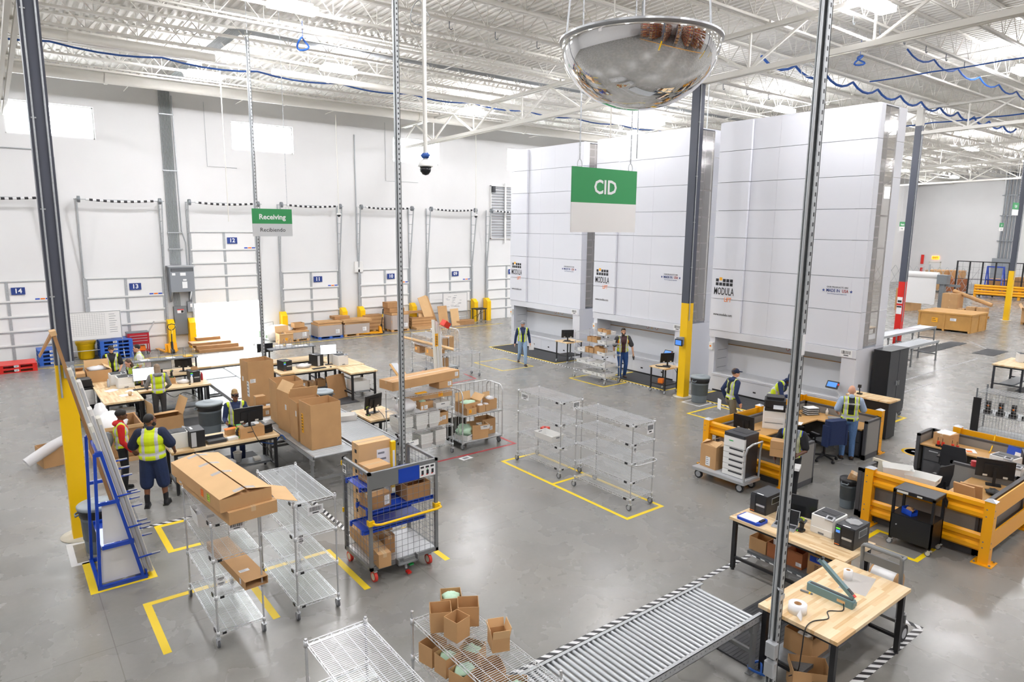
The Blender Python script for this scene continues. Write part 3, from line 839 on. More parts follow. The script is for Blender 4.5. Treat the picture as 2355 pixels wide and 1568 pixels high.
def workbench(lab, x0, y0, x1, y1, h=.9, shelf=None, lg='black_frame', top='butcher', mats='galv_dark', th=.045, group=None, inset=.08, bar=True, long=None):
    t = thing('workbench', lab, 'workbench', (x0, y0, 0), 0, group); w, d = x1-x0, y1-y0
    long = long or ('x' if w >= d else 'y')
    b = MB()
    if long == 'x': b.box(0, 0, h-th, w, d, h)
    else: b.box(0, 0, h-th, w, d, h); b.v = [(v[1], -v[0], v[2]) for v in b.v]
    o = b.build('worktop', top, t)
    if long == 'y': o.rotation_euler = (0, 0, R(90))
    for px in (inset, w-inset):
        for py in (inset*.8, d-inset*.8):
            b = MB(); b.box(px-.03, py-.03, .03, px+.03, py+.03, h-th); b.lathe([(.03, 0), (.03, .012), (.012, .015), (.012, .03)], (px, py, 0), 10); b.build('leg', lg, t)
    b = MB(); b.box(inset, .05, h-th-.06, w-inset, .09, h-th); b.box(inset, d-.09, h-th-.06, w-inset, d-.05, h-th); b.box(inset-.02, .06, h-th-.06, inset+.02, d-.06, h-th); b.box(w-inset-.02, .06, h-th-.06, w-inset+.02, d-.06, h-th)
    if bar:
        b.box(inset-.02, .06, .2, inset+.02, d-.06, .24); b.box(w-inset-.02, .06, .2, w-inset+.02, d-.06, .24)
    b.build('frame', lg, t)
    if shelf:
        b = MB(); b.box(inset+.03, shelf[0], .23, w-inset-.03, shelf[1], .25); b.box(inset+.03, shelf[0], .2, w-inset-.03, shelf[0]+.015, .235); b.box(inset+.03, shelf[1]-.015, .2, w-inset-.03, shelf[1], .235)
        if long == 'y':
            b = MB(); b.box(shelf[0], inset+.03, .23, shelf[1], d-inset-.03, .25); b.box(shelf[0], inset+.03, .2, shelf[0]+.015, d-inset-.03, .235); b.box(shelf[1]-.015, inset+.03, .2, shelf[1], d-inset-.03, .235)
        b.build('lower_shelf', mats, t)
    return t

# things that stand on benches; each faces local -Y
def laser_printer(lab, x, y, z, rz, w=.4, d=.38, h=.3, group='white laser printers', tall=False):
    t = thing('laser_printer', lab, 'printer', (x, y, z), rz, group)
    b = MB(); b.box(-w/2, -d/2, .0, w/2, d/2, h, .025); b.build('body', 'white_plastic', t)
    b = MB(); b.box(-w*.42, -d*.4, h-.004, w*.42, d*.42, h+.012); b.m = 1; b.box(-w*.3, -d*.05, h+.011, w*.3, d*.25, h+.016); b.build('paper_outlet', ['dark_plastic', 'black_plastic'], t)
    b = MB(); b.box(-w*.46, -d/2-.012, .02, w*.46, -d/2+.004, h*.36); b.m = 1; b.box(-w*.12, -d/2-.016, .02, w*.12, -d/2-.011, .045); b.build('paper_tray', ['white_plastic', 'mid_grey'], t)
    b = MB(); b.ob((w*.3, -d*.46, h+.012), (w*.34, .09, .03), (25, 0, 0)); b.m = 1; b.ob((w*.3, -d*.465, h+.029), (w*.2, .05, .004), (25, 0, 0)); b.build('control_panel', ['light_grey', 'dark_plastic'], t)
    return t
def label_printer(lab, x, y, z, rz, lit=True, w=.27, d=.45, h=.31, group='black label printers'):
    t = thing('label_printer', lab, 'label printer', (x, y, z), rz, group)
    b = MB(); b.box(-w/2, -d/2, 0, w/2, d/2, h, .012); b.build('body', 'black_plastic', t)
    b = MB(); b.box(-w/2-.002, -d/2+.02, h, w/2+.002, d/2-.01, h+.012); b.m = 1; b.box(-w*.2, -d/2+.03, h+.012, w*.2, -d/2+.055, h+.0135); b.build('lid', ['dark_plastic', 'paper'], t)
    b = MB(); b.box(-w/2, -d/2-.008, 0, -w*.2, -d/2, h); b.m = 1; b.box(-w/2+.003, -d/2-.0095, .02, -w*.22, -d/2-.008, .03)
    b.m = 2 if lit else 0
    if lit: b.box(-w/2+.012, -d/2-.0095, h-.045, -w*.24, -d/2-.008, h-.025); b.m = 3; b.box(-w/2+.012, -d/2-.0095, h-.1, -w*.24, -d/2-.008, h-.06)
    b.build('front_panel', ['dark_plastic', 'orange', 'lcd_green', 'screen_blue'], t)
    b = MB(); b.box(-w*.12, -d/2-.012, h*.42, w*.4, -d/2, h*.52); b.m = 1; b.box(-w*.1, -d/2-.006, h*.15, w*.4, -d/2+.001, h*.4); b.build('label_outlet', ['silver', 'dark_plastic'], t)
    b = MB(); b.box(w/2, -d*.2, h*.5, w/2+.004, d*.3, h*.85); b.m = 1; b.box(w/2+.003, -d*.18, h*.53, w/2+.006, d*.28, h*.82); b.build('side_window', ['silver', 'glass_dark'], t)
    return t
def pc_tower(lab, x, y, z, rz, w=.2, d=.42, h=.37):
    t = thing('computer_tower', lab, 'computer', (x, y, z), rz)
    b = MB(); b.box(-w/2, -d/2, 0, w/2, d/2, h, .006); b.build('case', 'black_plastic', t)
    b = MB(); b.box(-w*.44, -d/2-.004, .02, -w*.1, -d/2, h-.02); b.build('io_panel', 'light_grey', t)
    b = MB(); b.box(-w/2, -d/2+.01, h, w/2, d/2-.01, h+.006); b.m = 1; b.box(-w*.3, -d*.1, h+.006, -w*.16, d*.3, h+.0072); b.build('top_cover', ['dark_plastic', 'paper'], t)
    return t
def monitor(lab, x, y, z, rz, lit=None, w=.55, h=.33, back=False, sh=.12, group='computer monitors'):
    t = thing('monitor', lab, 'monitor', (x, y, z), rz, group)
    b = MB(); b.box(-.12, -.09, 0, .12, .09, .012, .02); b.build('base', 'black_plastic', t)
    b = MB(); b.box(-.025, .02, .01, .025, .045, sh+h*.6); b.build('stand', 'black_plastic', t)
    b = MB(); b.T = Matrix.Translation((0, -.005, sh+h/2)) @ Euler((R(-6), 0, 0)).to_matrix().to_4x4()
    b.box(-w/2, -.012, -h/2, w/2, .02, h/2); b.box(-w*.28, .02, -h*.25, w*.28, .04, h*.25); b.build('housing', 'black_plastic', t)
    b = MB(); b.T = Matrix.Translation((0, -.005, sh+h/2)) @ Euler((R(-6), 0, 0)).to_matrix().to_4x4()
    b.box(-w/2+.008, -.0135, -h/2+.012, w/2-.008, -.012, h/2-.008); b.build('screen', lit or 'screen_off', t)
    b = MB(); b.T = Matrix.Translation((0, -.005, sh+h/2)) @ Euler((R(-6), 0, 0)).to_matrix().to_4x4()
    b.box(-w*.34, .021, -h*.47, -w*.22, .0225, -h*.36); b.box(w*.18, .021, -h*.45, w*.3, .0225, -h*.35); b.build('rating_label', 'off_white', t)
    return t
def keyboard(lab, x, y, z, rz=0):
    b = MB(); b.box(-.22, -.07, 0, .22, .07, .016); b.m = 1
    for i in range(5): b.box(-.21, -.06+.025*i, .016, .21, -.042+.025*i, .021)
    return single(b, 'keyboard', ['black_plastic', 'dark_plastic'], lab, 'keyboard', (x, y, z), rz)
def mouse(lab, x, y, z):
    b = MB(); b.ell((0, 0, .012), (.03, .05, .02), 10, 6); return single(b, 'computer_mouse', 'black_plastic', lab, 'computer mouse', (x, y, z))
def scanner(lab, x, y, z, rz=0):
    t = thing('barcode_scanner', lab, 'barcode scanner', (x, y, z), rz)
    b = MB(); b.box(-.05, -.06, 0, .05, .06, .03, .015); b.tube([(0, .02, .03), (0, .03, .12)], [.03, .035], 8); b.build('cradle', 'black_plastic', t)
    b = MB(); b.tube([(0, .05, .1), (0, .0, .17), (0, -.06, .2)], [.02, .035, .03], 8); b.build('handset', 'dark_plastic', t)
    b = MB(); b.tube([(0, -.01, .19), (0, .04, .175)], [.037, .03], 8); mat_ = 'lime'; b.build('grip', mat_, t)
    b = MB(); b.cyl((-.02, -.061, .02), (-.02, -.064, .02), .008, 8); b.build('light', 'lcd_green', t)
    return t
mat('lime', 'b8d62a', .4)
def paper_sheets(lab, x, y, z, rz=0, w=.28, d=.21, n=3, seed=1, name='paper', group=None):
    b = MB(); rnd = random.Random(seed)
    for i in range(n):
        b.T = Matrix.Translation((rnd.uniform(-.03, .03), rnd.uniform(-.03, .03), .002*i)) @ Euler((0, 0, rnd.uniform(-.2, .2))).to_matrix().to_4x4()
        b.box(-w/2, -d/2, 0, w/2, d/2, .0015)
    return single(b, name, 'paper', lab, 'papers', (x, y, z), rz, group)
def cord(lab, pts, r=.005, m='black_plastic', name='power_cable', cat='cable'):
    P = [Vector(p) for p in pts]; Q = []
    for i in range(len(P)-1):
        p0, p1, p2, p3 = P[max(0, i-1)], P[i], P[i+1], P[min(len(P)-1, i+2)]
        for k in range(6):
            t = k/6; Q.append(.5*((2*p1)+(p2-p0)*t+(2*p0-5*p1+4*p2-p3)*t*t+(3*p1-p0-3*p2+p3)*t**3))
    Q.append(P[-1]); b = MB(); b.tube(Q, r, 5)
    return single(b, name, m, lab, cat)
def trash_can(lab, x, y, h=.72, r=.27, lid=True, liner=True, name='trash_can'):
    t = thing(name, lab, 'trash can', (x, y, 0))
    b = MB(); b.lathe([(r*.8, 0), (r*.82, .02), (r*.93, h*.72), (r*.95, h*.74), (r, h*.93), (r*1.04, h*.94), (r*1.04, h), (r*.97, h), (r*.9, h*.3), (0, h*.28)], n=28); b.build('body', 'bin_grey', t)
    for s in (-1, 1):
        b = MB(); b.tube([(s*r*.98, -.07, h*.9), (s*r*1.18, -.06, h*.86), (s*r*1.18, .06, h*.86), (s*r*.98, .07, h*.9)], .016, 6); b.build('handle', 'bin_grey', t)
    if liner:
        b = MB(); b.lathe([(r*1.0, h*.8), (r*1.055, h*.9), (r*1.05, h*1.005)], n=22); b.build('bin_liner', 'black_plastic', t)
    if lid:
        b = MB(); b.lathe([(r*1.1, h-.02), (r*1.12, h+.02), (r*1.06, h+.035), (r*.9, h+.05), (r*.5, h+.06), (r*.48, h+.075), (r*.3, h+.078), (0, h+.07)], n=28); b.build('lid', 'bin_lid', t)
    return t
def floor_tape(lab, pts, m='tape_yellow', w=.08, closed=False, name='floor_tape', group=None):
    """one run of tape laid on the floor, mitred"""
    b = MB(); n = len(pts)
    for i in range(n if closed else n-1):
        a = Vector((*pts[i], 0)); c = Vector((*pts[(i+1) % n], 0)); d = (c-a).normalized(); q = Vector((-d.y, d.x, 0))*w/2; e = d*w/2
        P = [a-q-e, c-q+e, c+q+e, a+q-e]; z = .0015+.0004*(i % 2)
        b.add([(p.x, p.y, z) for p in P]+[(p.x, p.y, .0) for p in P], [(0, 1, 2, 3), (4, 5, 1, 0), (5, 6, 2, 1), (6, 7, 3, 2), (7, 4, 0, 3)])
    return single(b, name, m, lab, 'floor tape', group=group)
def hazard_run(lab, a, c, w=.08):
    a, c = Vector((*a, 0)), Vector((*c, 0)); L = (c-a).length; b = MB(); b.box(0, -w/2, 0, L, w/2, .002)
    return single(b, 'hazard_tape', 'hazard', lab, 'floor tape', (a.x, a.y, .0005), math.degrees(math.atan2(c.y-a.y, c.x-a.x)))
def floor_mat_(lab, x0, y0, x1, y1, h=.015, ribs=False):
    b = MB(); b.box(x0, y0, 0, x1, y1, h); b.m = 0
    if ribs:
        for i in range(int((y1-y0)/.05)): b.box(x0+.01, y0+.01+.05*i, h, x1-.01, y0+.035+.05*i, h+.003)
    return single(b, 'floor_mat', 'mat_rubber', lab, 'floor mat')
def tote(lab, x, y, z, rz=0, w=.33, d=.46, h=.14, group='white postal totes', flare=.02, rim=0.):
    """white corrugated plastic tote, open at the top"""
    t = thing('tote', lab, 'tote', (x, y, z), rz, group); b = MB(); f = flare; q = .004
    def ring(w2, d2, zz): return [(-w2, -d2, zz), (w2, -d2, zz), (w2, d2, zz), (-w2, d2, zz)]
    a, c = (w/2-f, d/2-f), (w/2, d/2)
    vs = ring(*a, 0)+ring(*c, h)+ring(c[0]-q, c[1]-q, h)+ring(a[0]-q, a[1]-q, q)
    fs = [(3, 2, 1, 0), (12, 13, 14, 15)]+[(i, (i+1) % 4, 4+(i+1) % 4, 4+i) for i in range(4)]+[(4+i, 4+(i+1) % 4, 8+(i+1) % 4, 8+i) for i in range(4)]+[(8+i, 8+(i+1) % 4, 12+(i+1) % 4, 12+i) for i in range(4)]
    b.add(vs, fs)
    if rim:
        for q0, q1 in (((-w/2-rim, -d/2-rim), (w/2+rim, -d/2)), ((-w/2-rim, d/2), (w/2+rim, d/2+rim)), ((-w/2-rim, -d/2), (-w/2, d/2)), ((w/2, -d/2), (w/2+rim, d/2))): b.box(q0[0], q0[1], h-.022, q1[0], q1[1], h)
    b.build('body', 'tote_white', t)
    if rim: return t
    b = MB()
    for s in (-1, 1): b.box(-.05, s*(d/2-f*.35)-.004, h*.6, .05, s*(d/2-f*.35)+.004, h*.78)
    b.build('hand_hole', 'mid_grey', t)
    b = MB(); b.box(w/2-f*.6-.002, -.05, h*.3, w/2-f*.6+.008, .05, h*.5); b.build('print', 'blue_plastic', t)
    return t
def pallet(lab, x, y, rz=0, w=1.2, d=1.0, m='pallet_wood', h=.13, group=None, z=0, plastic=False):
    t = thing('pallet', lab, 'pallet', (x, y, z), rz, group)
    b = MB(); n = 7; s = w/n
    if plastic: b.box(-w/2, -d/2, h-.03, w/2, d/2, h)
    else:
        for i in range(n): b.box(-w/2+s*i+.012, -d/2, h-.02, -w/2+s*(i+1)-.012, d/2, h)
    b.build('deck', m, t)
    b = MB()
    for yy in (-d/2, -.06, d/2-.12):
        for xx in ((-w/2, -.07, w/2-.14)): b.box(xx, yy, .02, xx+.14, yy+.12, h-.02)
        b.box(-w/2, yy, 0, w/2, yy+.12, .022)
    b.build('runner', m, t)
    if plastic:
        tagplate(t, -.12, -d/2-.003, h-.02, .14, .08); 
    return t
# ================================================================ FOREGROUND LEFT
SH = (.2, .66, 1.12, 1.7)
r1 = wire_rack('wire rack at front left under two long cartons', 1.88, 8.52, .58, 1.52, 1.73, (.22, .72, 1.22, 1.70), signs=((.2, -.02, 1.66, .2, .1), (.02, -.02, .98, .1, .055), (.02, -.02, .915, .1, .055)))
r2 = wire_rack('empty wire rack beside the mesh cage cart', 2.92, 8.5, .58, 1.52, 1.73, (.22, .72, 1.22, 1.70), signs=((.18, -.02, 1.63, .22, .13), (.03, -.02, 1.26, .08, .06), (.03, -.02, 1.19, .08, .06)))
r3 = wire_rack('empty wire rack cut by the bottom edge of the view', 1.92, 3.92, .58, 1.52, 1.75, (.25, .78, 1.28, 1.72))
r4 = wire_rack('wire rack with small open cartons at bottom centre', 2.9, 3.74, .56, 1.52, 1.75, (.25, .75, 1.28, 1.66))
b = MB(); b.blob((0, 0, .06), (.1, .09, .06), 5, .3)
single(b, 'plastic_bag', 'foam_white', 'crumpled white plastic bag on a lower shelf of the bottom left rack', 'plastic bag', (2.2, 4.85, 1.29))
b = MB(); b.box(-.09, -.03, 0, .09, .03, .004); single(b, 'shelf_label', 'paper', 'white card lying on the lower shelf of the bottom left rack', 'label', (2.25, 5.05, 1.29), 15)
# long cartons lying on the first rack
a = carton('lower of two long flat cartons across the front left rack', 2.26, 9.34, 1.706, .62, 1.96, .165, rz=6, flaps=None, marks=(('l', .12, .04, .1, .09), ))
b = MB(); b.T = Matrix.Translation((.31, -.93, .16)) @ Euler((0, R(18), R(-10))).to_matrix().to_4x4(); b.box(0, 0, 0, .3, .6, .004); b.build('flap', 'card_light', a)
a = carton('upper of two long flat cartons with orange and yellow stickers', 2.2, 9.32, 1.873, .66, 1.82, .17, rz=6, tape=False)
for s, q in ((-1, 11), (1, -11)):
    b = MB(); b.T = Matrix.Translation((s*.33, 0, .17)) @ Euler((0, R(-s*q if s > 0 else q*-s*-1), 0)).to_matrix().to_4x4()
    b.box(0 if s < 0 else -.325, -.91, 0, .325 if s < 0 else 0, .91, .005); b.m = 1
    for yy in (-.85, -.1, .35, .8): b.box(.2 if s < 0 else -.325, yy-.04, .005, .325 if s < 0 else -.2, yy+.04, .0065)
    b.build('flap', ['card_light', 'plastic_film'], a)
for i, (yy, mm) in enumerate(((.35, 'orange'), (.55, 'lime'))): printed(a, -.332, -.28-.22*i+.02, .04, .1, .1, 'x', 3, mm, 'red' if i == 0 else 'ink', name='sticker')
a = carton('long open-ended carton on a middle shelf of the front left rack', 2.32, 9.2, .726, .3, 1.5, .11, rz=4, op='tube', marks=(('t', .04, .28, .13, .07), ('l', 1.3, .02, .06, .08)))
a = tote('white tote with bubble wrap under the long cartons', 2.12, 9.78, 1.226, 0, .36, .4, .2); b = MB(); b.blob((0, 0, .17), (.15, .17, .07), 8, .25); b.build('packing_fill', 'bag', a)

# small open cartons on the bottom-centre rack
Z1 = 1.662; g = 'small open cartons on the bottom rack'
sm = dict(t=.004, op='open', group=g)
carton('small open carton at the left of the top shelf cluster, bottom rack', 3.06, 5.0, Z1, .2, .2, .2, 62, **sm)
carton('small open carton with green packing at the back of the top shelf cluster', 3.28, 5.16, Z1, .2, .2, .19, 62, fill=('foam_green', .8), **sm)
carton('small open carton at the front of the top shelf cluster', 3.1, 4.78, Z1, .17, .17, .2, 12, flaps=(), **sm)
carton('small open carton at the right of the top shelf cluster', 3.32, 4.92, Z1, .2, .2, .2, 58, **sm)
carton('small carton with raised flaps standing alone on the top shelf', 3.32, 4.43, Z1, .19, .16, .13, 68, flaps=(('f', 12, .09), ('b', 12, .09), ('l', 10, .08), ('r', 14, .08)), **sm)
Z2 = 1.284
carton('small open carton at the back left of the second shelf, bottom rack', 3.02, 5.08, Z2, .2, .18, .2, 14, **sm)
carton('small open carton with dark green packing on the second shelf', 3.05, 4.86, Z2, .19, .17, .19, 8, fill=('foam_green', .75), marks=(('f', .03, .02, .1, .08), ), **sm)
carton('small open carton with pale green packing near the second shelf front', 3.08, 4.62, Z2, .24, .18, .16, 16, fill=('foam_green', .85), **sm)
carton('small open carton seen through the wire top shelf at centre', 3.3, 4.82, Z2, .2, .2, .18, 30, fill=('foam_green', .7), **sm)
carton('small open carton seen through the wire top shelf further right', 3.3, 4.5, Z2, .22, .2, .17, 70, **sm)
carton('small open carton seen through the wire shelf beside the conveyor', 3.32, 4.16, Z2, .2, .2, .17, 55, fill=('foam_green', .7), **sm)
b = MB(); b.blob((0, 0, .07), (.14, .12, .07), 9, .3)
single(b, 'plastic_bag', 'bag', 'clear plastic bag at the back of the second shelf, bottom rack', 'plastic bag', (3.26, 5.1, Z2))

# mesh cage cart
cx, cy = 4.15, 8.79; CW, CD = 1.2, .95
cc = thing('cage_cart', 'grey mesh cage cart with blue shelves and yellow handle', 'cage cart', (cx, cy, 0))
b = MB(); b.box(0, 0, .2, CW, CD, .26); b.m = 1; b.box(.04, .04, .255, CW-.04, CD-.04, .262); b.build('deck', ['grey_paint', 'silver'], cc)
for x in (.025, CW-.025):
    for y in (.025, CD-.025):
        b = MB(); b.box(x-.025, y-.025, .2, x+.025, y+.025, 1.77); b.build('post', 'grey_paint', cc)
b = MB(); b.box(0, 0, 1.73, CW, .04, 1.77); b.box(0, 0, 1.73, .04, CD, 1.77); b.box(CW-.04, 0, 1.73, CW, CD, 1.77); b.build('top_rail', 'grey_paint', cc)
def mesh_panel(par, name, a, c, z0, z1, px, pz, m='galv_dark', r=.003):
    b = MB(); a, c = Vector(a), Vector(c); L = (c-a).length; n = max(1, int(L/px)); k = max(1, int((z1-z0)/pz))
    for i in range(n+1):
        p = a.lerp(c, i/n); b.tube([(p.x, p.y, z0), (p.x, p.y, z1)], r, 4, caps=False)
    for i in range(k+1):
        z = z0+(z1-z0)*i/k; b.tube([(a.x, a.y, z), (c.x, c.y, z)], r, 4, caps=False)
    return b.build(name, m, par)
mesh_panel(cc, 'mesh_panel', (.04, .012), (CW-.04, .012), .26, 1.48, .1, .1)
mesh_panel(cc, 'mesh_panel', (.012, .04), (.012, CD-.04), .26, 1.73, .1, .1)
mesh_panel(cc, 'mesh_panel', (CW-.012, .04), (CW-.012, CD-.04), .26, 1.73, .1, .1)
b = MB(); b.box(.05, 0.003, 1.5, CW-.05, .015, 1.73); b.build('header_panel', 'grey_paint', cc)
b = MB(); b.box(.5, -.004, 1.5, .86, .004, 1.73); b.build('blue_board', 'blue_paint', cc)
b = MB(); b.box(.87, -.005, 1.51, 1.15, .003, 1.7); b.m = 1
for i in range(3): b.box(.885+.09*i, -.007, 1.655, .945+.09*i, -.005, 1.685); b.box(.9+.09*i, -.007, 1.55, .94+.09*i, -.005, 1.62)
b.m = 2
for i in range(3): b.box(.895+.09*i, -.008, 1.54, .925+.09*i, -.006, 1.553)
b.m = 3; b.box(1.0, -.0085, 1.62, 1.012, -.006, 1.645); b.build('instruction_sheet', ['paper', 'ink', 'red', 'green'], cc)
tagplate(cc, -.014, CD-.05, 1.68, .13, .14, 'x'); b = MB(); b.box(-.013, CD-.2, 1.5, -.003, CD-.03, 1.73); b.build('plate', 'grey_paint', cc)
for z in (1.64, .85): b = MB(); b.box(-.02, CD-.03, z, 0, CD, z+.07); b.build('hinge', 'yellow', cc)
b = MB(); b.box(CW-.33, CD-.02, 1.05, CW-.25, CD+.05, 1.85); b.m = 1; b.box(CW-.31, CD-.024, 1.3, CW-.27, CD-.02, 1.7); b.build('tow_bar', ['yellow', 'paper'], cc)
b = MB(); b.tube([(.05, -.01, .98), (.06, -.09, .98), (.14, -.12, .98), (CW-.08, -.12, .98), (CW+.0, -.09, .98), (CW+.01, -.01, .98)], .02, 8); b.box(-.02, -.03, .94, .07, .06, 1.02); b.box(CW-.07, -.03, .94, CW+.03, .06, 1.02); b.build('push_handle', 'yellow', cc)
for z, y0, y1, sl in ((1.42, .3, .86, 0), (1.13, .06, .5, 0), (.86, .02, .5, 0)):
    b = MB(); x1 = CW-.05 if z != .86 else CW-.22; x0 = .03 if z != .86 else -.08
    b.box(x0, y0, z-.012, x1, y1, z); b.box(x0, y0, z-.05, x1, y0+.015, z+.02); b.box(x0, y1-.015, z-.05, x1, y1, z+.02)
    for yy in (y0+.02, y1-.06): b.box(x0-.03, yy, z-.05, x0, yy+.04, z+.03)
    b.build('shelf', 'blue_paint', cc)
for x, y in ((.08, .02), (CW-.16, .02), (.06, CD-.1), (CW-.1, CD-.1)): caster(cc, x, y, .085, 'wheel_red', .045, yoke='silver')
b = MB(); b.box(.42, -.1, .2, .78, 0, .215); b.box(.42, -.1, .2, .44, 0, .3); b.box(.76, -.1, .2, .78, 0, .3); b.box(.5, -.12, .26, .7, -.1, .31); b.build('tow_hitch', 'grey_paint', cc)
b = MB(); b.tube([(.6, .02, .2), (.6, -.01, .08)], .02, 8); b.m = 1; b.box(.585, -.1, .02, .645, -.01, .05); b.m = 2; b.box(.64, -.06, .13, .71, .0, .15); b.build('floor_brake', ['silver', 'red', 'green'], cc)
carton('tall narrow tan carton with white papers standing in the cage cart', cx+.6, cy+1.12, .264, .58, .26, 1.62, 0, mt='card_light', marks=(('f', .32, 1.0, .24, .48), ('f', .32, .6, .24, .36), ('f', .13, 1.05, .08, .14)))
kit = [o for o in bpy.data.objects if o.name.startswith('carton') and o.get('label', '').startswith('tall narrow tan')][0]
b = MB(); b.box(-.05, -.134, 1.1, .0, -.131, 1.24); k = b.build('sticker', 'blue_plastic', kit); text('KIT', 'lettering', .05, 'ink', k, (-.025, -.136, 1.17), (90, -90, 0), bold=.001)
b = MB()
for i in range(9): b.box(-.294, -.05, .1+.17*i, -.291, .02, .16+.17*i)
b.build('print', 'ink', kit)
carton('closed small carton on the top blue shelf of the cage cart', cx+.38, cy+.58, 1.425, .38, .36, .26, 4, marks=(('l', .05, .1, .1, .1), ))
carton('taped carton on the left end of the middle blue shelf', cx+.24, cy+.28, 1.135, .34, .34, .22, 8, mt='card_dark', marks=(('f', .22, .03, .1, .15, 6), ))
carton('open brown carton on the right end of the middle blue shelf', cx+.9, cy+.28, 1.135, .42, .4, .25, 0, op='open', mt='card_dark', flaps=(('b', -40, .16), ))
carton('long narrow carton lying on the deck of the cage cart', cx+.25, cy+.55, .264, .2, 1.3, .22, -5, mt='card')
carton('flat carton lying beside the long carton on the cage cart deck', cx+.46, cy+.55, .264, .17, .6, .3, 0, mt='card_dark')

# A-frame rack with white planks at the left column
ar = thing('plank_rack', 'tall blue A-frame rack holding white planks at the left column', 'rack', (.82, 11.05, 0))
RW, RL, RH = .66, 1.05, 2.1
for y in (0, RL):
    b = MB()
    b.tube([(.03, y, 0), (.12, y, RH)], .03, 4); b.tube([(RW-.05, y, 0), (.2, y, RH)], .03, 4); b.box(0, y-.025, 0, RW, y+.025, .06); b.box(.1, y-.025, .62, .52, y+.025, .68); b.box(.12, y-.02, RH-.05, .22, y+.02, RH+.02); b.box(.1, y-.02, 1.3, .38, y+.02, 1.35)
    b.build('frame', 'blue_paint', ar)
b = MB(); b.box(0, 0, .0, .05, RL, .06); b.box(RW-.14, 0, .0, RW, RL, .02); b.box(RW-.02, 0, 0, RW, RL, .12); b.box(.14, 0, RH-.03, .2, RL, RH+.02); b.box(.1, 0, .62, .5, RL, .64); b.build('rail', 'blue_paint', ar)
for s in range(2):
    b = MB(); b.add([(.13, .04, .68), (.48, .04, .68), (.36, .04, 1.3), (.15, .04, 1.3)], [(0, 1, 2, 3)]) if s == 0 else b.add([(.05, .04, .08), (.58, .04, .08), (.5, .04, .6), (.09, .04, .6)], [(0, 1, 2, 3)])
    b.add([(x, y+.01, z) for x, y, z in b.v], [(3, 2, 1, 0)]); b.build('white_board', 'white_plastic', ar)
for k in range(12):
    z = .35+.13*k; x = RW-.05-(RW-.25)*z/RH
    b = MB(); b.tube([(x, .0 if k % 4 == 0 else RL*.45, z), (x+.32, .0 if k % 4 == 0 else RL*.45, z+.02)], .014, 6); b.m = 1; b.tube([(x+.2, .0 if k % 4 == 0 else RL*.45, z+.0225), (x+.32, .0 if k % 4 == 0 else RL*.45, z+.0225)], .0142, 6); b.build('peg', ['blue_paint', 'silver'], ar)
b = MB(); b.tube([(.6, .5, 1.0), (.66, .5, .8), (.7, .5, .55)], .008, 5); b.build('chain', 'zinc', ar)
for i, (l, dy, ln, m_) in enumerate((('front inner white plank leaning on the blue rack', .02, 2.5, 'off_white'), ('front middle white plank leaning on the blue rack', .03, 2.75, 'sign_white'), ('front outer film-wrapped white plank leaning on the blue rack', .02, 2.6, 'off_white'), ('rear inner white plank leaning on the blue rack', .4, 3.3, 'off_white'), ('rear outer white plank leaning on the blue rack', .42, 3.1, 'sign_white'))):
    b = MB(); b.box(0, 0, 0, .055, .2, ln, .012); b.m = 1; b.box(.012, -.002, .03, .043, .0, ln-.1)
    o = single(b, 'plank', [m_, 'light_grey'], l, 'plank', (1.41+.06*(i % 3), 11.08+dy, .05)); o.rotation_euler = (0, R(-11.5), 0)
b = MB(); b.box(-.09, 0, 0, -.045, .2, 3.85); b.m = 1; b.box(-.11, -.01, 3.8, -.03, .21, 3.87)
b.m = 0; b.add([(-.09, 0, 3.85), (-.045, 0, 3.85), (-.045, .2, 3.85), (-.09, .2, 3.85), (-.33, .02, 3.55), (-.32, .02, 3.53), (-.32, .18, 3.53), (-.33, .18, 3.55)], [(0, 1, 5, 4), (1, 2, 6, 5), (2, 3, 7, 6), (3, 0, 4, 7), (4, 5, 6, 7)])
o = single(b, 'cardboard_sheet', ['card_dark', 'card_light'], 'tall folded cardboard strip leaning against the left column', 'cardboard', (1.44, 11.75, .05)); o.rotation_euler = (0, R(-11), 0)
trash_can('grey lidded trash can beside the blue A-frame rack', 1.05, 12.55, .78, .28)
floor_tape('white floor tape box around the left trash can', [(.62, 12.14), (.62, 13.0), (1.45, 13.0), (1.45, 12.14)], 'tape_white', .09, True)
floor_tape('yellow floor tape box around the blue A-frame rack', [(.77, 11.02), (1.56, 11.02), (1.56, 12.1), (.77, 12.1)], 'tape_yellow', .1, True)
floor_tape('yellow floor tape corner in front of the front left wire rack', [(1.33, 8.85), (1.33, 10.2), (2.7, 10.2), (2.7, 8.8)], 'tape_yellow', .1)
floor_tape('yellow floor tape between the wire rack and the cage cart', [(2.75, 10.2), (4.05, 10.2), (4.05, 8.75)], 'tape_yellow', .1)
floor_tape('short yellow floor tape right of the cage cart', [(5.5, 8.8), (5.5, 10.2)], 'tape_yellow', .1)
floor_tape('yellow floor tape corner behind the front left racks', [(2.35, 12.9), (1.95, 12.9), (1.95, 11.75), (2.4, 11.75)], 'tape_yellow', .1)
hazard_run('black and white floor tape along the near edge of the packing benches', (1.45, 13.0), (4.6, 13.0), .09)
hazard_run('black and white floor tape at the front left rack top', (4.62, 12.35), (4.62, 10.4), .09)
a = carton('open carton on the floor left of the yellow column base', .68, 17.9, 0, .42, .55, .42, 12, op='open', flaps=())
b = MB(); b.tube([(0, 0, 0), (.5, .15, .25), (.75, .25, .36)], [.11, .12, .09], 10); b.m = 0
single(b, 'film_bundle', 'bag', 'clear plastic bundle leaning on the open carton by the yellow column', 'plastic bundle', (.22, 17.5, .22))

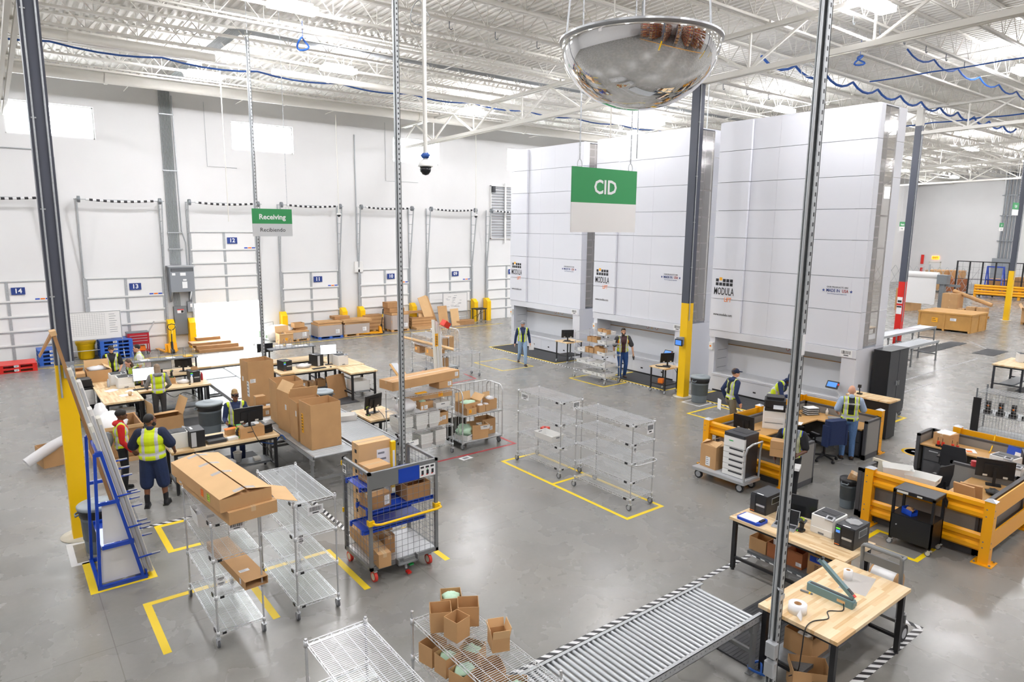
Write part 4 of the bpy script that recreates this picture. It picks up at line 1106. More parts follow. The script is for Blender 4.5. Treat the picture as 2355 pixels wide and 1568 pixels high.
# ---------------------------------------------------------------- front roller conveyor and tape
roller_conveyor('wide silver roller conveyor at the bottom right', 4.02, 4.07, 7.1, 4.99, .75, 'x')
hazard_run('black and white floor tape along the far side of the front conveyor', (3.2, 5.85), (9.66, 5.85))
hazard_run('black and white floor tape right of the two front workbenches', (9.7, 5.85), (9.7, 3.2))
hazard_run('black and white floor tape before the heat sealer workbench', (9.66, 3.22), (6.2, 3.22), .1)
floor_mat_('black ribbed rubber mat under the front workbench edge', 7.03, 4.0, 8.86, 4.95, .02, True)

# ---------------------------------------------------------------- two centre racks
floor_tape('large yellow floor tape box around the two centre wire racks', [(9.06, 8.07), (10.05, 8.07), (10.05, 11.98), (9.06, 11.98)], 'tape_yellow', .075, True)
floor_tape('yellow floor tape crossbar between the two centre wire racks', [(9.06, 10.22), (10.05, 10.22)], 'tape_yellow', .075)
c1 = wire_rack('centre wire rack holding a white tote and an orange block', 9.4, 10.36, .62, 1.48, 1.73, (.22, .7, 1.2, 1.7), signs=((.33, -.02, 1.68, .2, .2), (.02, -.02, 1.24, .1, .1)))
tagplate(c1, -.02, 1.35, 1.66, .26, .14, 'x', m='paper')
wire_rack('empty five-shelf centre wire rack with a push handle', 9.36, 8.28, .62, 1.56, 1.75, (.24, .58, .96, 1.34, 1.71), handle=True, signs=((.38, -.02, 1.68, .19, .2), (.02, -.02, 1.28, .08, .11)))
t_ = tote('white tote alone on the third shelf of the centre wire rack', 9.62, 11.0, .704, 0, .36, .62, .14)
b = MB(); b.prism([(-.1, -.08), (.1, -.08), (.07, .08), (-.07, .08)], 0, .12); b.m = 1; b.cyl((0, 0, .121), (0, 0, .122), .03, 12)
single(b, 'wheel_chock', ['orange_red', 'ink'], 'orange red block behind the tote on the centre wire rack', 'block', (9.86, 11.42, .704), 20)
b = MB(); b.box(0, 0, 0, .3, .2, .001); b.m = 1; b.box(.07, .05, .001, .23, .15, .002)
single(b, 'floor_label', ['paper', 'ink_grey'], 'white barcode sheet stuck on the floor by the red tape', 'floor label', (8.35, 12.55, .0005), 8)
# ================================================================ PACKING STATIONS, LEFT AND MIDDLE
# --- two long roller conveyors running towards the dock
for i in range(4):
    y0 = 12.62+2.86*i
    roller_conveyor(('front section of the left roller conveyor under the big open cartons', 'second section of the left roller conveyor, behind the open cartons', 'third section of the left roller conveyor past the tall carton', 'far section of the left roller conveyor in the doorway glare')[i], 4.76, y0, 5.72, y0+2.84, .8, 'y', group='left conveyor sections')
for i in range(2):
    y0 = 12.7+2.6*i
    roller_conveyor(('front section of the right roller conveyor beside the big cartons', 'rear section of the right roller conveyor beside the trash can')[i], 5.78, y0, 6.74, y0+2.58, .8, 'y', group='right conveyor sections')
ZC = .806
G = 'big open cartons on the left conveyor'
def big(lab, x0, y0, w, d, h, rz=0, **k): return carton(lab, x0+w/2, y0+d/2, ZC, w, d, h, rz, op='open', group=G, t=.008, **k)
big('nearest big open carton on the conveyor, with a yellow pouch', 4.9, 13.04, .66, .6, .96, 2, marks=())
a = bpy.data.objects[[o.name for o in bpy.data.objects if o.get('label', '').startswith('nearest big')][0]]
printed(a, -.333, .18, .28, .1, .42, 'x', 6, 'sticker', 'ink', name='document_pouch')
big('second big open carton with a folded-in flap and white label', 4.9, 13.72, .62, .55, .86, -3, flaps=(('b', -25, .24), ), marks=(('l', .42, .55, .08, .12), ))
big('tall open carton with a bent flap third from the conveyor end', 4.92, 14.42, .6, .62, .92, 5, flaps=(('l', -35, .25), ('f', 3, .05)), marks=(('l', .4, .52, .08, .12), ))
big('open carton fourth from the conveyor end', 4.98, 15.2, .62, .66, 1.0, -4)
big('tallest open carton standing alone far down the conveyor', 4.92, 17.3, .66, .58, 1.15, 3, marks=(('f', .04, .6, .14, .1), ('l', .45, .25, .16, .4), ('l', .12, .6, .1, .12)))
carton('small closed carton standing beside the tall carton on the conveyor', 4.98, 16.6, ZC, .24, .2, .42, 0, marks=(('f', .1, .05, .08, .14), ))
carton('small closed carton lying before the tall carton on the conveyor', 5.02, 16.25, ZC, .22, .22, .2, 0, marks=(('f', .06, .04, .08, .1), ))
tote('white tote on the right conveyor behind the nearest big carton', 6.42, 14.75, ZC, 75, .34, .5, .13)
trash_can('grey trash can with pale lid between conveyor and middle bench', 7.12, 17.95, .74, .29)
trash_can('grey lidded trash can behind the woman in the navy sweater', 4.2, 18.3, .78, .3)

# --- front bench with white printer and computer
workbench('front packing bench under the white printer and computer tower', 2.5, 14.18, 4.64, 15.1, .91, shelf=(.38, .8))
laser_printer('white laser printer beside the man in the yellow vest', 2.7, 14.62, .91, 90, .36, .38, .32)
pc_tower('black computer tower right of the white printer on the front bench', 3.02, 14.52, .91, 0, .28, .46, .34)
b = MB(); b.box(-.18, -.12, 0, .18, .12, .06); b.box(-.18, .1, .06, .18, .12, .12); b.m = 1; b.box(-.16, -.1, .06, .16, .09, .065)
single(b, 'letter_tray', ['dark_plastic', 'black_plastic'], 'black letter tray beside the computer tower', 'tray', (3.4, 14.45, .91), 2)
b = MB(); b.box(-.11, -.07, 0, .11, .07, .05, .01); b.m = 1; b.box(-.1, -.06, .05, .1, .06, .055)
single(b, 'tablet_case', ['off_white', 'paper'], 'small white flat case at the front bench edge', 'case', (3.72, 14.42, .91), 5)
carton('small open carton under an orange paper on the front bench', 3.78, 14.82, .91, .17, .16, .12, 6, op='open')
b = MB(); b.box(-.13, -.08, 0, .13, .08, .002); single(b, 'paper_sheet', 'orange', 'orange paper on top of the small carton', 'papers', (3.8, 14.83, 1.033), 8)
b = MB(); b.box(-.05, -.05, 0, .05, .05, .2, .02); single(b, 'plastic_jug', 'green', 'green plastic container behind the monitor carton', 'container', (3.95, 14.75, .91))
scanner('barcode scanner in front of the green container', 3.86, 14.5, .91, 20)
a = carton('brown carton used as a stand for the monitor on the front bench', 4.12, 14.48, .91, .5, .3, .22, 0, mt='card', tape=False, marks=(('f', .12, .06, .26, .1, 1, 'card', 'ink'), ('l', .12, .06, .1, .14, 2, 'sticker', 'ink')))
monitor('black monitor seen from behind on the front bench carton', 4.1, 14.5, 1.131, 180, w=.6, h=.34, sh=.07)
paper_sheets('white papers scattered on the monitor carton', 4.22, 14.56, 1.133, 0, .2, .12, 3)
b = MB(); b.box(-.1, -.1, 0, .1, .1, .1, .02); b.box(-.12, -.06, .1, .1, .08, .17); single(b, 'tape_dispenser', 'black_plastic', 'black tape machine at the right end of the front bench', 'tape dispenser', (4.48, 14.55, .91), 20)
cord('blue cable bundle drooping under the front bench', [(3.3, 14.25, .8), (3.7, 14.3, .85), (4.1, 14.3, .83), (4.4, 14.35, .72), (4.55, 14.3, .7), (4.68, 14.2, .88), (4.75, 14.15, .78)], .014, 'cable_blue', 'cable')
cord('black cords hanging below the monitor on the front bench', [(4.1, 14.4, 1.18), (4.12, 14.17, 1.0), (4.25, 14.2, .75), (4.45, 14.35, .55), (4.5, 14.3, .3)], .008)
b = MB(); b.box(-.12, -.1, 0, .12, .1, .09); single(b, 'paper_box', 'paper', 'white carton on the shelf under the front bench', 'box', (3.7, 14.75, .252), 8)
b = MB(); b.lathe([(.07, 0), (.09, .2), (.092, .2), (.095, .22), (.08, .22), (.06, .02), (0, .02)]); single(b, 'plastic_bucket', 'tote_white', 'clear plastic bucket on the shelf under the front bench', 'bucket', (3.92, 14.85, .252))
b = MB(); b.box(-.07, -.1, 0, .07, .1, .05, .02); single(b, 'power_strip_box', 'off_white', 'white power box on the shelf end under the front bench', 'power box', (4.3, 14.75, .252))
floor_mat_('black floor mat under the woman in the navy sweater', 3.0, 15.15, 4.6, 16.1)
# --- square bench and long bench behind
workbench('butcher block bench with two white printers at the left', 1.95, 19.28, 2.85, 21.2, .9, shelf=(.2, .7), long='y')
workbench('butcher block bench behind the two white printers', 1.95, 21.22, 2.85, 22.9, .9, long='y')
workbench('long bench where the woman in the grey hood works', 2.87, 20.1, 4.7, 21.0, .9, shelf=(.3, .75))
workbench('bench behind the long bench carrying the steel riser', 2.87, 21.95, 4.85, 22.85, .9)
laser_printer('nearer white laser printer on the left butcher block bench', 2.68, 21.05, .9, 0, .42, .4, .3)
laser_printer('rear white laser printer on the left butcher block bench', 2.58, 21.6, .9, 0, .42, .4, .3)
t = thing('office_copier', 'white and black multifunction copier on a black stand', 'printer', (1.72, 21.7, 0), 4)
b = MB(); b.box(-.24, -.22, 0, .24, .25, .42); b.build('stand', 'black_frame', t)
b = MB(); b.box(-.24, -.25, .42, .24, .25, .83, .02); b.box(-.2, -.265, .44, .2, -.25, .56); b.m = 1; b.box(-.15, -.252, .7, -.02, -.25, .72); b.box(-.15, -.252, .74, -.02, -.25, .76); b.build('body', ['white_plastic', 'ink_grey'], t)
b = MB(); b.box(-.22, -.18, .83, .26, .25, .9); b.box(-.2, -.2, .93, .22, .25, 1.06, .02); b.box(-.17, -.22, 1.06, .2, .2, 1.13, .03); b.build('scanner', 'black_plastic', t)
b = MB(); b.ob((-.28, -.22, .93), (.16, .13, .02), (35, 0, 0)); b.m = 1; b.ob((-.28, -.226, .941), (.12, .09, .004), (35, 0, 0)); b.build('control_panel', ['light_grey', 'screen_on'], t)
carton('big open carton stuffed with white bags on the left bench', 2.2, 22.4, .903, .62, .6, .34, 0, op='open', flaps=(('r', -60, .2), ('b', 10, .22)), fill=('bag', 1.0))
carton('brown carton left of the bag-filled carton', 1.6, 22.35, .45, .5, .6, .75, 0, flaps=(('b', -60, .2), ))
b = MB(); b.box(-.25, -.28, 0, .25, .28, .45); single(b, 'floor_carton', 'card_dark', 'brown carton standing under the left bench cartons', 'cardboard box', (1.6, 22.35, 0))
paper_sheets('white papers near the front of the left bench', 2.55, 19.95, .901, 10, n=3)
paper_sheets('white papers and rag beside the nearer white printer', 2.3, 20.75, .901, 30, n=4, seed=4)
paper_sheets('white sheet at the corner by the grey-hooded woman', 2.72, 20.4, .901, 60, n=1, seed=6)
b = MB(); b.cyl((0, -.03, .055), (0, .03, .055), .055, 16); single(b, 'tape_roll', 'tape_clear', 'roll of clear tape lying on the left bench papers', 'tape roll', (2.62, 19.85, .906), 60)
monitor('lit monitor in front of the grey-hooded woman', 3.15, 20.85, .9, 180 if False else 0, 'screen_on', .6, .36, sh=.16)
keyboard('black keyboard below the lit monitor on the long bench', 3.0, 20.45, .9)
carton('small closed carton with a green scanner on the long bench', 3.82, 20.75, .9, .15, .14, .17, 0)
scanner('green barcode scanner sitting on the small carton', 3.82, 20.76, 1.073, 10)
label_printer('black label printer at the right end of the long bench', 4.38, 20.72, .9, 0)
carton('tiny open carton on top of the black label printer', 4.42, 20.75, 1.225, .16, .12, .08, 0, op='open')
for x, y, m_, l in ((4.27, 20.45, 'white_plastic', 'white bottle with a wooden cap on the long bench'), (4.6, 20.72, 'tape_red', 'red bottle beside the black label printer'), (2.3, 21.25, 'light_grey', 'grey spray can beside the white printers'), (9.0, 20.85, 'foam_green', 'green spray bottle beside the middle bench printer')):
    b = MB(); b.lathe([(.032, 0), (.035, .02), (.035, .17), (.018, .2), (.018, .23), (0, .23)], n=12); single(b, 'bottle', m_, l, 'bottle', (x, y, .9))
b = MB(); b.blob((0, 0, .05), (.17, .12, .06), 4, .25); single(b, 'plastic_bag', 'bag', 'clear plastic bags lying on the long bench', 'plastic bag', (4.08, 20.6, .9))
mouse('black mouse at the right of the long bench', 4.18, 20.3, .9)
def riser(lab, x, y, z, w, d, hoops, h0=.9):
    t = thing('bench_riser', lab, 'shelf', (x, y, 0))
    b = MB(); b.box(0, 0, z-.03, w, d, z); b.build('shelf', 'mid_grey', t)
    for px in (.03, w-.03): b = MB(); b.box(px-.02, d/2-.02, h0, px+.02, d/2+.02, z-.03); b.box(px-.02, .02, h0, px+.02, d-.02, h0+.03); b.build('leg', 'black_frame', t)
    for px in hoops:
        b = MB(); b.tube([(px, .04, z), (px, .05, z+.22), (px, d/2, z+.3), (px, d-.05, z+.22), (px, d-.04, z)], .006, 5); b.build('divider', 'galv_dark', t)
    return t
riser('steel riser shelf with wire dividers behind the long bench', 2.95, 22.15, 1.35, 1.9, .35, (.15, .5, .85, 1.2, 1.55, 1.8))
monitor('black monitor seen from behind under the left riser shelf', 4.45, 22.3, .905, 150, w=.5, h=.3)
monitor('lit monitor standing under the left riser shelf', 3.85, 22.35, .905, 0, 'light_grey', .55, .32)
for x, l, m_ in ((3.4, 'folded white papers on the left riser shelf', 'paper'), (4.1, 'white notepad with an orange tab on the left riser shelf', 'paper'), (4.6, 'yellow envelope on the left riser shelf', 'sticker')):
    b = MB(); b.box(-.12, -.1, 0, .12, .1, .02); single(b, 'paper_stack', m_, l, 'papers', (x, 22.32, 1.352), 10)
workbench('pale bench beyond the riser in front of the open doorway', 4.9, 22.6, 6.6, 23.5, .9, shelf=None, lg='grey_paint')
floor_mat_('black floor mat behind the woman in the grey hood', 2.9, 18.9, 4.7, 20.0)
b = MB(); b.box(-.28, -.2, 0, .28, .2, .3, .03); single(b, 'storage_tote', 'tote_white', 'white storage bin under the left butcher block bench', 'tote', (2.42, 19.85, .253))
carton('large carton with wide open flaps on the floor behind the vest man', 3.3, 19.2, 0, .7, .6, .42, 8, op='open', flaps=(('l', 5, .42), ('r', 20, .44), ('b', -85, .3)))
t = thing('gaylord_box', 'pallet box heaped with white foam peanuts behind the red hoodie woman', 'pallet box', (1.95, 17.6, 0))
b = MB(); b.box(-.5, -.55, .12, .5, -.52, .85); b.box(-.5, .52, .12, .5, .55, .85); b.box(-.5, -.52, .12, -.47, .52, .85); b.box(.47, -.52, .12, .5, .52, .85); b.box(-.5, -.55, .1, .5, .55, .13); b.build('body', 'card_dark', t)
b = MB(); b.box(-.52, -.57, 0, .52, .57, .1); b.box(-.52, -.57, .78, .52, -.55, .86); b.box(-.52, .55, .78, .52, .57, .86); b.build('frame', 'card_light', t)
b = MB(); b.blob((-.1, -.05, .8), (.36, .45, .3), 11, .14, 22, 12); b.blob((-.25, .2, 1.0), (.16, .2, .25), 12, .2); tag(b.build('foam_peanuts', 'foam_white', t), None, None, None, 'stuff')
cord('black cords hanging below the long bench', [(3.5, 20.2, .82), (3.75, 20.3, .6), (4.0, 20.25, .7), (4.3, 20.3, .55), (4.5, 20.4, .3)], .008)

# --- middle bench group
workbench('middle butcher block bench with a black label printer', 6.72, 20.15, 8.56, 21.05, .9, shelf=(.3, .8))
workbench('middle bench behind carrying the second riser', 6.9, 21.9, 8.6, 22.6, .9)
workbench('middle butcher block bench turned towards the aisle', 8.5, 19.06, 9.42, 20.12, .9, shelf=(.2, .7), long='y')
workbench('far middle butcher block bench behind the white printer', 8.58, 20.2, 9.5, 22.1, .9, long='y')
riser('steel riser shelf with wire dividers behind the middle bench', 7.0, 21.95, 1.35, 1.55, .35, (.35, .55, .75, .95, 1.15, 1.35))
monitor('black monitor seen from behind at the left of the middle riser', 7.0, 22.45, .905, 170, w=.5, h=.3, sh=.3)
for x, w in ((7.35, .12), (7.7, .09), (8.1, .2)):
    b = MB(); b.box(-w, -.08, 0, w, .08, .1 if w < .15 else .03); single(b, 'paper_stack', 'paper', 'white paper pile on the middle riser, %s' % ('left end' if x < 7.5 else 'narrow one' if w < .1 else 'flat one'), 'papers', (x, 22.1, 1.352))
label_printer('black label printer with a lit display on the middle bench', 7.05, 20.75, .9, 10, w=.3, d=.4, h=.3)
pc_tower('black computer tower on the middle bench', 8.12, 20.85, .9, 20, .26, .4, .36)
monitor('lit white monitor on an arm above the middle bench', 8.5, 20.75, .9, -10, 'screen_on', .52, .32, sh=.34)
laser_printer('front white laser printer at the corner of the middle bench', 8.82, 20.55, .9, 5, .38, .4, .32)
laser_printer('back white laser printer at the corner of the middle bench', 8.86, 21.1, .9, 5, .38, .4, .3)
keyboard('black keyboard at the middle bench front edge', 8.0, 20.32, .9, 3)
mouse('black mouse beside the middle bench keyboard', 8.38, 20.3, .9)
b = MB(); b.blob((0, 0, .06), (.25, .15, .07), 14, .25); single(b, 'plastic_bag', 'bag', 'pile of clear plastic bags on the middle bench', 'plastic bag', (7.65, 20.7, .9))
for x, w, h, l in ((7.2, .24, .26, 'leftmost brown carton on the shelf under the middle bench'), (7.55, .26, .24, 'brown carton with a white label on the shelf under the middle bench'), (7.85, .2, .2, 'small brown carton on the shelf under the middle bench'), (8.15, .26, .22, 'rightmost open carton on the shelf under the middle bench')):
    carton(l, x, 20.65, .252, w, .26, h, 0, op='open' if 'open' in l else 'closed', marks=((('f', .06, .05, .12, .14), ) if 'label' in l else ()))
for x, y, a, l in ((8.62, 20.06, 14, 'dark brown cardboard sheet leaning under the middle benches'), (8.52, 20.0, 20, 'brown cardboard sheet leaning behind the dark sheet')):
    b = MB(); b.box(-.3, -.008, 0, .3, .008, .78); o = single(b, 'cardboard_sheet', 'card_dark', l, 'cardboard', (x-.25, y-.45, 0)); o.rotation_euler = (R(-14), 0, R(a))
b = MB(); b.box(-.28, -.28, 0, .28, .28, .3, .03); single(b, 'storage_tote', 'tote_white', 'white storage bin under the aisle-side middle bench', 'tote', (8.97, 19.55, .253))
floor_mat_('black floor mat in front of the middle benches', 7.3, 18.9, 8.7, 20.1)
floor_tape('yellow floor tape corner behind the single monitor bench', [(7.5, 17.1), (7.1, 17.1), (7.1, 16.5)], 'tape_yellow', .08)
# --- single bench with monitor
workbench('small bench with a black monitor beside the right conveyor', 6.76, 14.12, 7.6, 15.2, .86, long='y')
monitor('black monitor seen from behind on the small conveyor-side bench', 7.15, 14.75, .86, 200, w=.56, h=.34, sh=.12)
scanner('black and green scanner left of the conveyor-side monitor', 6.93, 14.6, .86, 0)
cord('black cords falling from the conveyor-side bench', [(7.2, 14.6, .95), (7.15, 14.2, .88), (7.1, 14.08, .7), (7.05, 14.1, .4)], .008)
b = MB(); b.blob((0, 0, .14), (.16, .2, .14), 21, .15); single(b, 'tool_bag', 'red_paint', 'dark red bag on the floor under the conveyor-side bench', 'bag', (7.22, 14.5, 0))

# --- wire rack full of white totes
wire_rack('wire rack packed with white totes and long cartons', 7.0, 13.16, 1.44, .62, 1.62, (.25, .72, 1.16, 1.58), casters=True)
gt = 'stacked white totes on the packed wire rack'
stacks = [(7.2, 13.42, .73, 7, .36, 'left stack on the third shelf'), (7.62, 13.4, .73, 8, .3, 'middle stack on the third shelf'), (7.95, 13.4, .73, 8, .28, 'right stack on the third shelf'),
          (7.74, 13.4, .256, 7, .3, 'left stack on the bottom shelf'), (8.12, 13.4, .256, 8, .28, 'right stack on the bottom shelf')]
for x, y, z, n, w, l in stacks:
    t0 = None
    for i in range(n):
        lab = 'white tote, packed wire rack, %s, %s' % (l, 'topmost' if i == n-1 else 'lowest' if i == 0 else '%s from the bottom' % ('second', 'third', 'fourth', 'fifth', 'sixth', 'seventh', 'eighth')[i-1])
        if t0 is None: t0 = tote(lab, x, y, z, 0, w, .42, .13, gt, .03, .01)
        else: dup(t0, (x, y, z+.036*i), None, lab)
t = tote('tilted white tote at the left of the bottom shelf, packed rack', 7.32, 13.35, .3, 10, .4, .44, .12); t.rotation_euler = (R(-25), 0, R(10))
tote('white tote on the upper shelf right end of the packed rack', 8.2, 13.42, 1.167, 0, .4, .44, .13)
carton('open carton at the right end of the third shelf, packed rack', 8.24, 13.42, .726, .28, .3, .3, 0, op='open', marks=(('f', .05, .1, .06, .1), ('f', .12, .12, .1, .1)))
carton('small carton with green packing on the upper shelf, packed rack', 7.72, 13.36, 1.167, .2, .2, .2, 0, op='open', fill=('foam_green', .9), marks=(('f', .02, .02, .05, .08), ('f', .1, .02, .09, .09)))
carton('small carton with raised white flap on the upper shelf, packed rack', 7.92, 13.44, 1.167, .2, .18, .16, 0)
b = MB(); b.blob((0, 0, .14), (.26, .2, .15), 31, .22); single(b, 'plastic_bag', 'bag', 'clear plastic bags bulging from the upper shelf, packed rack', 'plastic bag', (7.3, 13.4, 1.165))
b = MB(); b.blob((0, 0, .05), (.2, .18, .06), 33, .2); single(b, 'plastic_bag', 'bag', 'clear plastic film draped over the middle tote stack', 'plastic bag', (7.62, 13.4, 1.08))
carton('long carton lying on the upper shelf of the packed rack with a yellow sticker', 7.95, 13.5, 1.38, 1.25, .26, .16, -3, marks=(('f', .85, .03, .12, .12, 3, 'sticker', 'red'), ))
carton('very long carton lying across the top of the packed rack', 7.8, 13.55, 1.76, 2.0, .5, .2, 9, marks=(('f', 1.86, .06, .1, .1), ))
carton('short carton under the right end of the very long carton', 8.35, 13.55, 1.594, .4, .4, .16, 6, marks=(('f', .26, .04, .11, .1), ))
b = MB(); b.box(-.14, -.05, 0, .14, .05, .02); single(b, 'yellow_pouch', 'sticker', 'yellow pouch hanging over the top shelf edge of the packed rack', 'pouch', (7.6, 13.2, 1.6), 5)

# --- roll cages
def roll_cage(lab, x, y, w, d, h, shelves, rz=0):
    t = thing('roll_cage', lab, 'roll cage', (x, y, 0), rz)
    for sx in (0, w):
        b = MB(); b.tube([(sx, 0, .15), (sx, 0, h-.12), (sx, .05, h-.03), (sx, .12, h), (sx, d-.12, h), (sx, d-.05, h-.03), (sx, d, h-.12), (sx, d, .15)], .016, 8)
        for k in range(1, 4): b.tube([(sx, d*k/4, .2), (sx, d*k/4, h)], .008, 6)
        b.build('side_gate', 'chrome', t)
    b = MB(); b.tube([(0, d, h), (w, d, h)], .014, 8)
    for k in range(1, 9): b.tube([(w*k/9, d, .2), (w*k/9, d, h)], .008, 6)
    b.build('back_gate', 'chrome', t)
    for z in (.2,)+tuple(shelves):
        b = MB(); b.box(0, 0, z-.02, w, d, z); b.tube([(0, 0, z), (w, 0, z)], .014, 8); b.build('shelf', 'galv', t)
    for px in (.05, w-.05):
        for py in (.05, d-.08): caster(t, px, py, .075, 'wheel_grey', .03)
    return t
roll_cage('chrome roll cage with open cartons beside the packed wire rack', 8.7, 13.12, 1.2, .68, 1.5, (.86,))
zc = .862
carton('wide open carton of green peanuts on the roll cage shelf', 9.12, 13.52, zc, .5, .4, .25, 5, op='open', flaps=(('b', 10, .2), ('r', 45, .2)), fill=('foam_green', .85))
carton('open carton with yellow tape at the front of the roll cage shelf', 8.98, 13.26, zc, .3, .22, .17, 5, op='open', flaps=(('l', 40, .12), ), marks=(('f', .06, .05, .08, .09, 2, 'sticker', 'red'), ))
carton('small open carton in the middle of the roll cage shelf', 9.33, 13.3, zc, .2, .2, .18, 5, op='open', fill=('bag', .9))
carton('narrow open carton right of the middle on the roll cage shelf', 9.52, 13.32, zc, .14, .2, .17, 5, op='open', fill=('bag', .9))
carton('open carton with white bags at the right of the roll cage shelf', 9.72, 13.42, zc, .24, .28, .26, 5, op='open', fill=('bag', 1.0), flaps=(('b', 5, .14), ))
tote('white tote of green peanuts at the roll cage bottom', 8.98, 13.42, .202, 20, .4, .42, .14)
b = MB(); b.blob((0, 0, .16), (.2, .2, .16), 41, .2, 16, 10); tag(b.build('packing_peanuts', 'foam_green'), 'heap of pale green packing peanuts at the roll cage bottom', 'packing peanuts', None, 'stuff').location = (8.95, 13.42, .25)
a = carton('big open carton tipped forward at the roll cage bottom', 9.3, 13.36, .202, .42, .4, .36, -12, op='open')
tote('white tote poking out of the tipped carton', 9.4, 13.26, .44, -12, .26, .3, .1)
carton('open carton behind at the right of the roll cage bottom', 9.66, 13.54, .202, .4, .36, .4, 0, op='open', marks=(('f', .22, .1, .09, .1), ))
b = MB(); b.box(-.3, -.02, 0, .3, .02, .62); single(b, 'black_panel', 'black_plastic', 'black panel standing behind the roll cage', 'panel', (9.05, 13.95, .0))
floor_tape('red floor tape box around the packed rack and roll cage', [(7.4, 12.85), (10.1, 12.85), (10.1, 14.4)], 'tape_red', .07)
floor_tape('red floor tape corner near the far wire racks', [(12.4, 19.35), (13.5, 19.5), (13.6, 20.4)], 'tape_red', .06)

# --- far wire racks in the aisle
wire_rack('far wire rack with two brown cartons below a wooden pole', 12.2, 20.2, .6, 1.6, 1.52, (.35, .78, 1.14, 1.49), pitch=.035)
carton('small far carton with an orange sticker on the far wire rack', 12.42, 21.5, .786, .36, .36, .24, 0, op='open', mt='card_dark', flaps=(('b', 20, .12), ), marks=(('l', .05, .1, .12, .1, 2, 'sticker', 'red'), ('f', .08, .06, .2, .05, 1, 'card_dark', 'ink')))
carton('larger far carton with an orange sticker on the far wire rack', 12.46, 20.6, .786, .4, .7, .27, 0, mt='card', marks=(('l', .1, .1, .12, .12, 2, 'sticker', 'red'), ('f', .08, .08, .26, .07, 1, 'card', 'ink')))
b = MB(); b.tube([(12.35, 23.0, 1.18), (12.4, 19.2, 1.22)], .05, 14); b.m = 1; b.tube([(12.4, 19.21, 1.22), (12.4, 19.19, 1.22)], .044, 14)
single(b, 'cardboard_tube', ['card_light', 'paper'], 'long tan cardboard tube through the far wire rack', 'tube')
wire_rack('low empty wire rack right of the plank bundle', 12.35, 19.75, 1.5, .5, .95, (.25, .9), pitch=.035)
for i, (dx, m_, ln) in enumerate(((0, 'off_white', 2.55), (.06, 'sign_white', 2.5), (.12, 'off_white', 2.45), (.18, 'sign_white', 2.35))):
    b = MB(); b.box(0, 0, 0, .05, .16, ln); o = single(b, 'plank', m_, 'upright white plank in the bundle under the red block, %s' % ('leftmost', 'second from left', 'third from left', 'rightmost')[i], 'plank', (10.75+dx, 17.6, 0), group='upright white planks'); o.rotation_euler = (R(-3), R(-1), 0)
b = MB(); b.T = Matrix.Translation((10.92, 17.52, 2.36)) @ Euler((R(15), R(30), R(20))).to_matrix().to_4x4(); b.prism([(-.13, -.11), (.13, -.11), (.09, .11), (-.09, .11)], 0, .18); single(b, 'wheel_chock', 'orange_red', 'red block jammed on top of the white plank bundle', 'block')
b = MB(); b.box(0, -.004, 0, .12, 0, .4); b.m = 1
for i in range(6): b.box(.02, -.006, .05+.05*i, .1, -.004, .07+.05*i)
single(b, 'warning_tag', ['sticker', 'ink'], 'tall yellow tag on the white plank bundle', 'label', (10.62, 17.55, 1.75), 5)
roll_cage('far chrome roll cage with brown cartons behind the plank bundle', 12.95, 20.9, .75, .8, 1.6, (.85,))
for x, y, z, w, h, l in ((13.15, 21.2, .852, .26, .5, 'tall brown carton on the far roll cage shelf, left'), (13.45, 21.2, .852, .24, .48, 'tall brown carton on the far roll cage shelf, right'), (13.2, 21.2, .202, .3, .34, 'pale carton at the far roll cage bottom')): carton(l, x, y, z, w, .3, h)
for x, y, rz in ((9.95, 18.6, -20),):
    b = MB(); b.box(-.15, -1.3, 0, .15, 1.3, .06); b.m = 1; b.box(-.1, -1.25, .06, .1, 1.25, .09); single(b, 'door_track', ['ply', 'light_grey'], 'long wooden trim pieces lying behind the very long carton', 'trim', (x, y, .8), rz)
t = thing('saw_horse', 'trestle carrying the long wooden trim pieces', 'trestle', (9.95, 18.6, 0), -20)
for yy in (-.8, .8):
    b = MB(); b.box(-.2, yy-.03, .75, .2, yy+.03, .8); b.tube([(-.18, yy, .77), (-.25, yy-.15, 0)], .02, 4); b.tube([(.18, yy, .77), (.25, yy+.15, 0)], .02, 4); b.build('trestle', 'galv', t)
b = MB(); b.prism([(-.1, -.06), (.1, -.06), (.07, .06), (-.07, .06)], 0, .1); single(b, 'wheel_chock', 'orange_red', 'small red block on the wooden trim pieces', 'block', (10.3, 17.7, .891), 30)
# ================================================================ ALONG THE DOCK WALL
def gd(l): return l
def pallet_stack(lab, x, y, rz, n, m, w=1.1, d=1.0):
    p0 = None
    for i in range(n):
        lb = lab % ('topmost' if i == n-1 else 'lowest' if i == 0 else ('second', 'third', 'fourth', 'fifth')[i-1]+' from the floor')
        if p0 is None: p0 = pallet(lb, x, y, rz, w, d, m, .15, 'stacked plastic pallets', plastic=True)
        else: dup(p0, (x, y, .15*i), None, lb)
pallet_stack('red plastic pallet left of the blue stack, %s', .45, 30.4, 2, 2, 'red', 1.15, 1.0)
pallet_stack('blue plastic pallet in the stack behind the left column, %s', 1.6, 31.2, 2, 4, 'blue_plastic', .95, .9)
pallet_stack('blue plastic pallet in the stack under the whiteboard, %s', 3.75, 31.35, 0, 5, 'blue_plastic', 1.15, 1.0)
t = thing('salvage_drum', 'yellow lidded spill drum under the whiteboard', 'drum', (2.75, 31.5, 0))
b = MB(); b.lathe([(.24, 0), (.28, .05), (.31, .55), (.34, .58), (.34, .66), (.3, .67)], n=22); b.build('body', 'yellow', t)
b = MB(); b.lathe([(.35, .62), (.36, .72), (.3, .74), (0, .74)], n=22); b.build('lid', 'yellow', t)
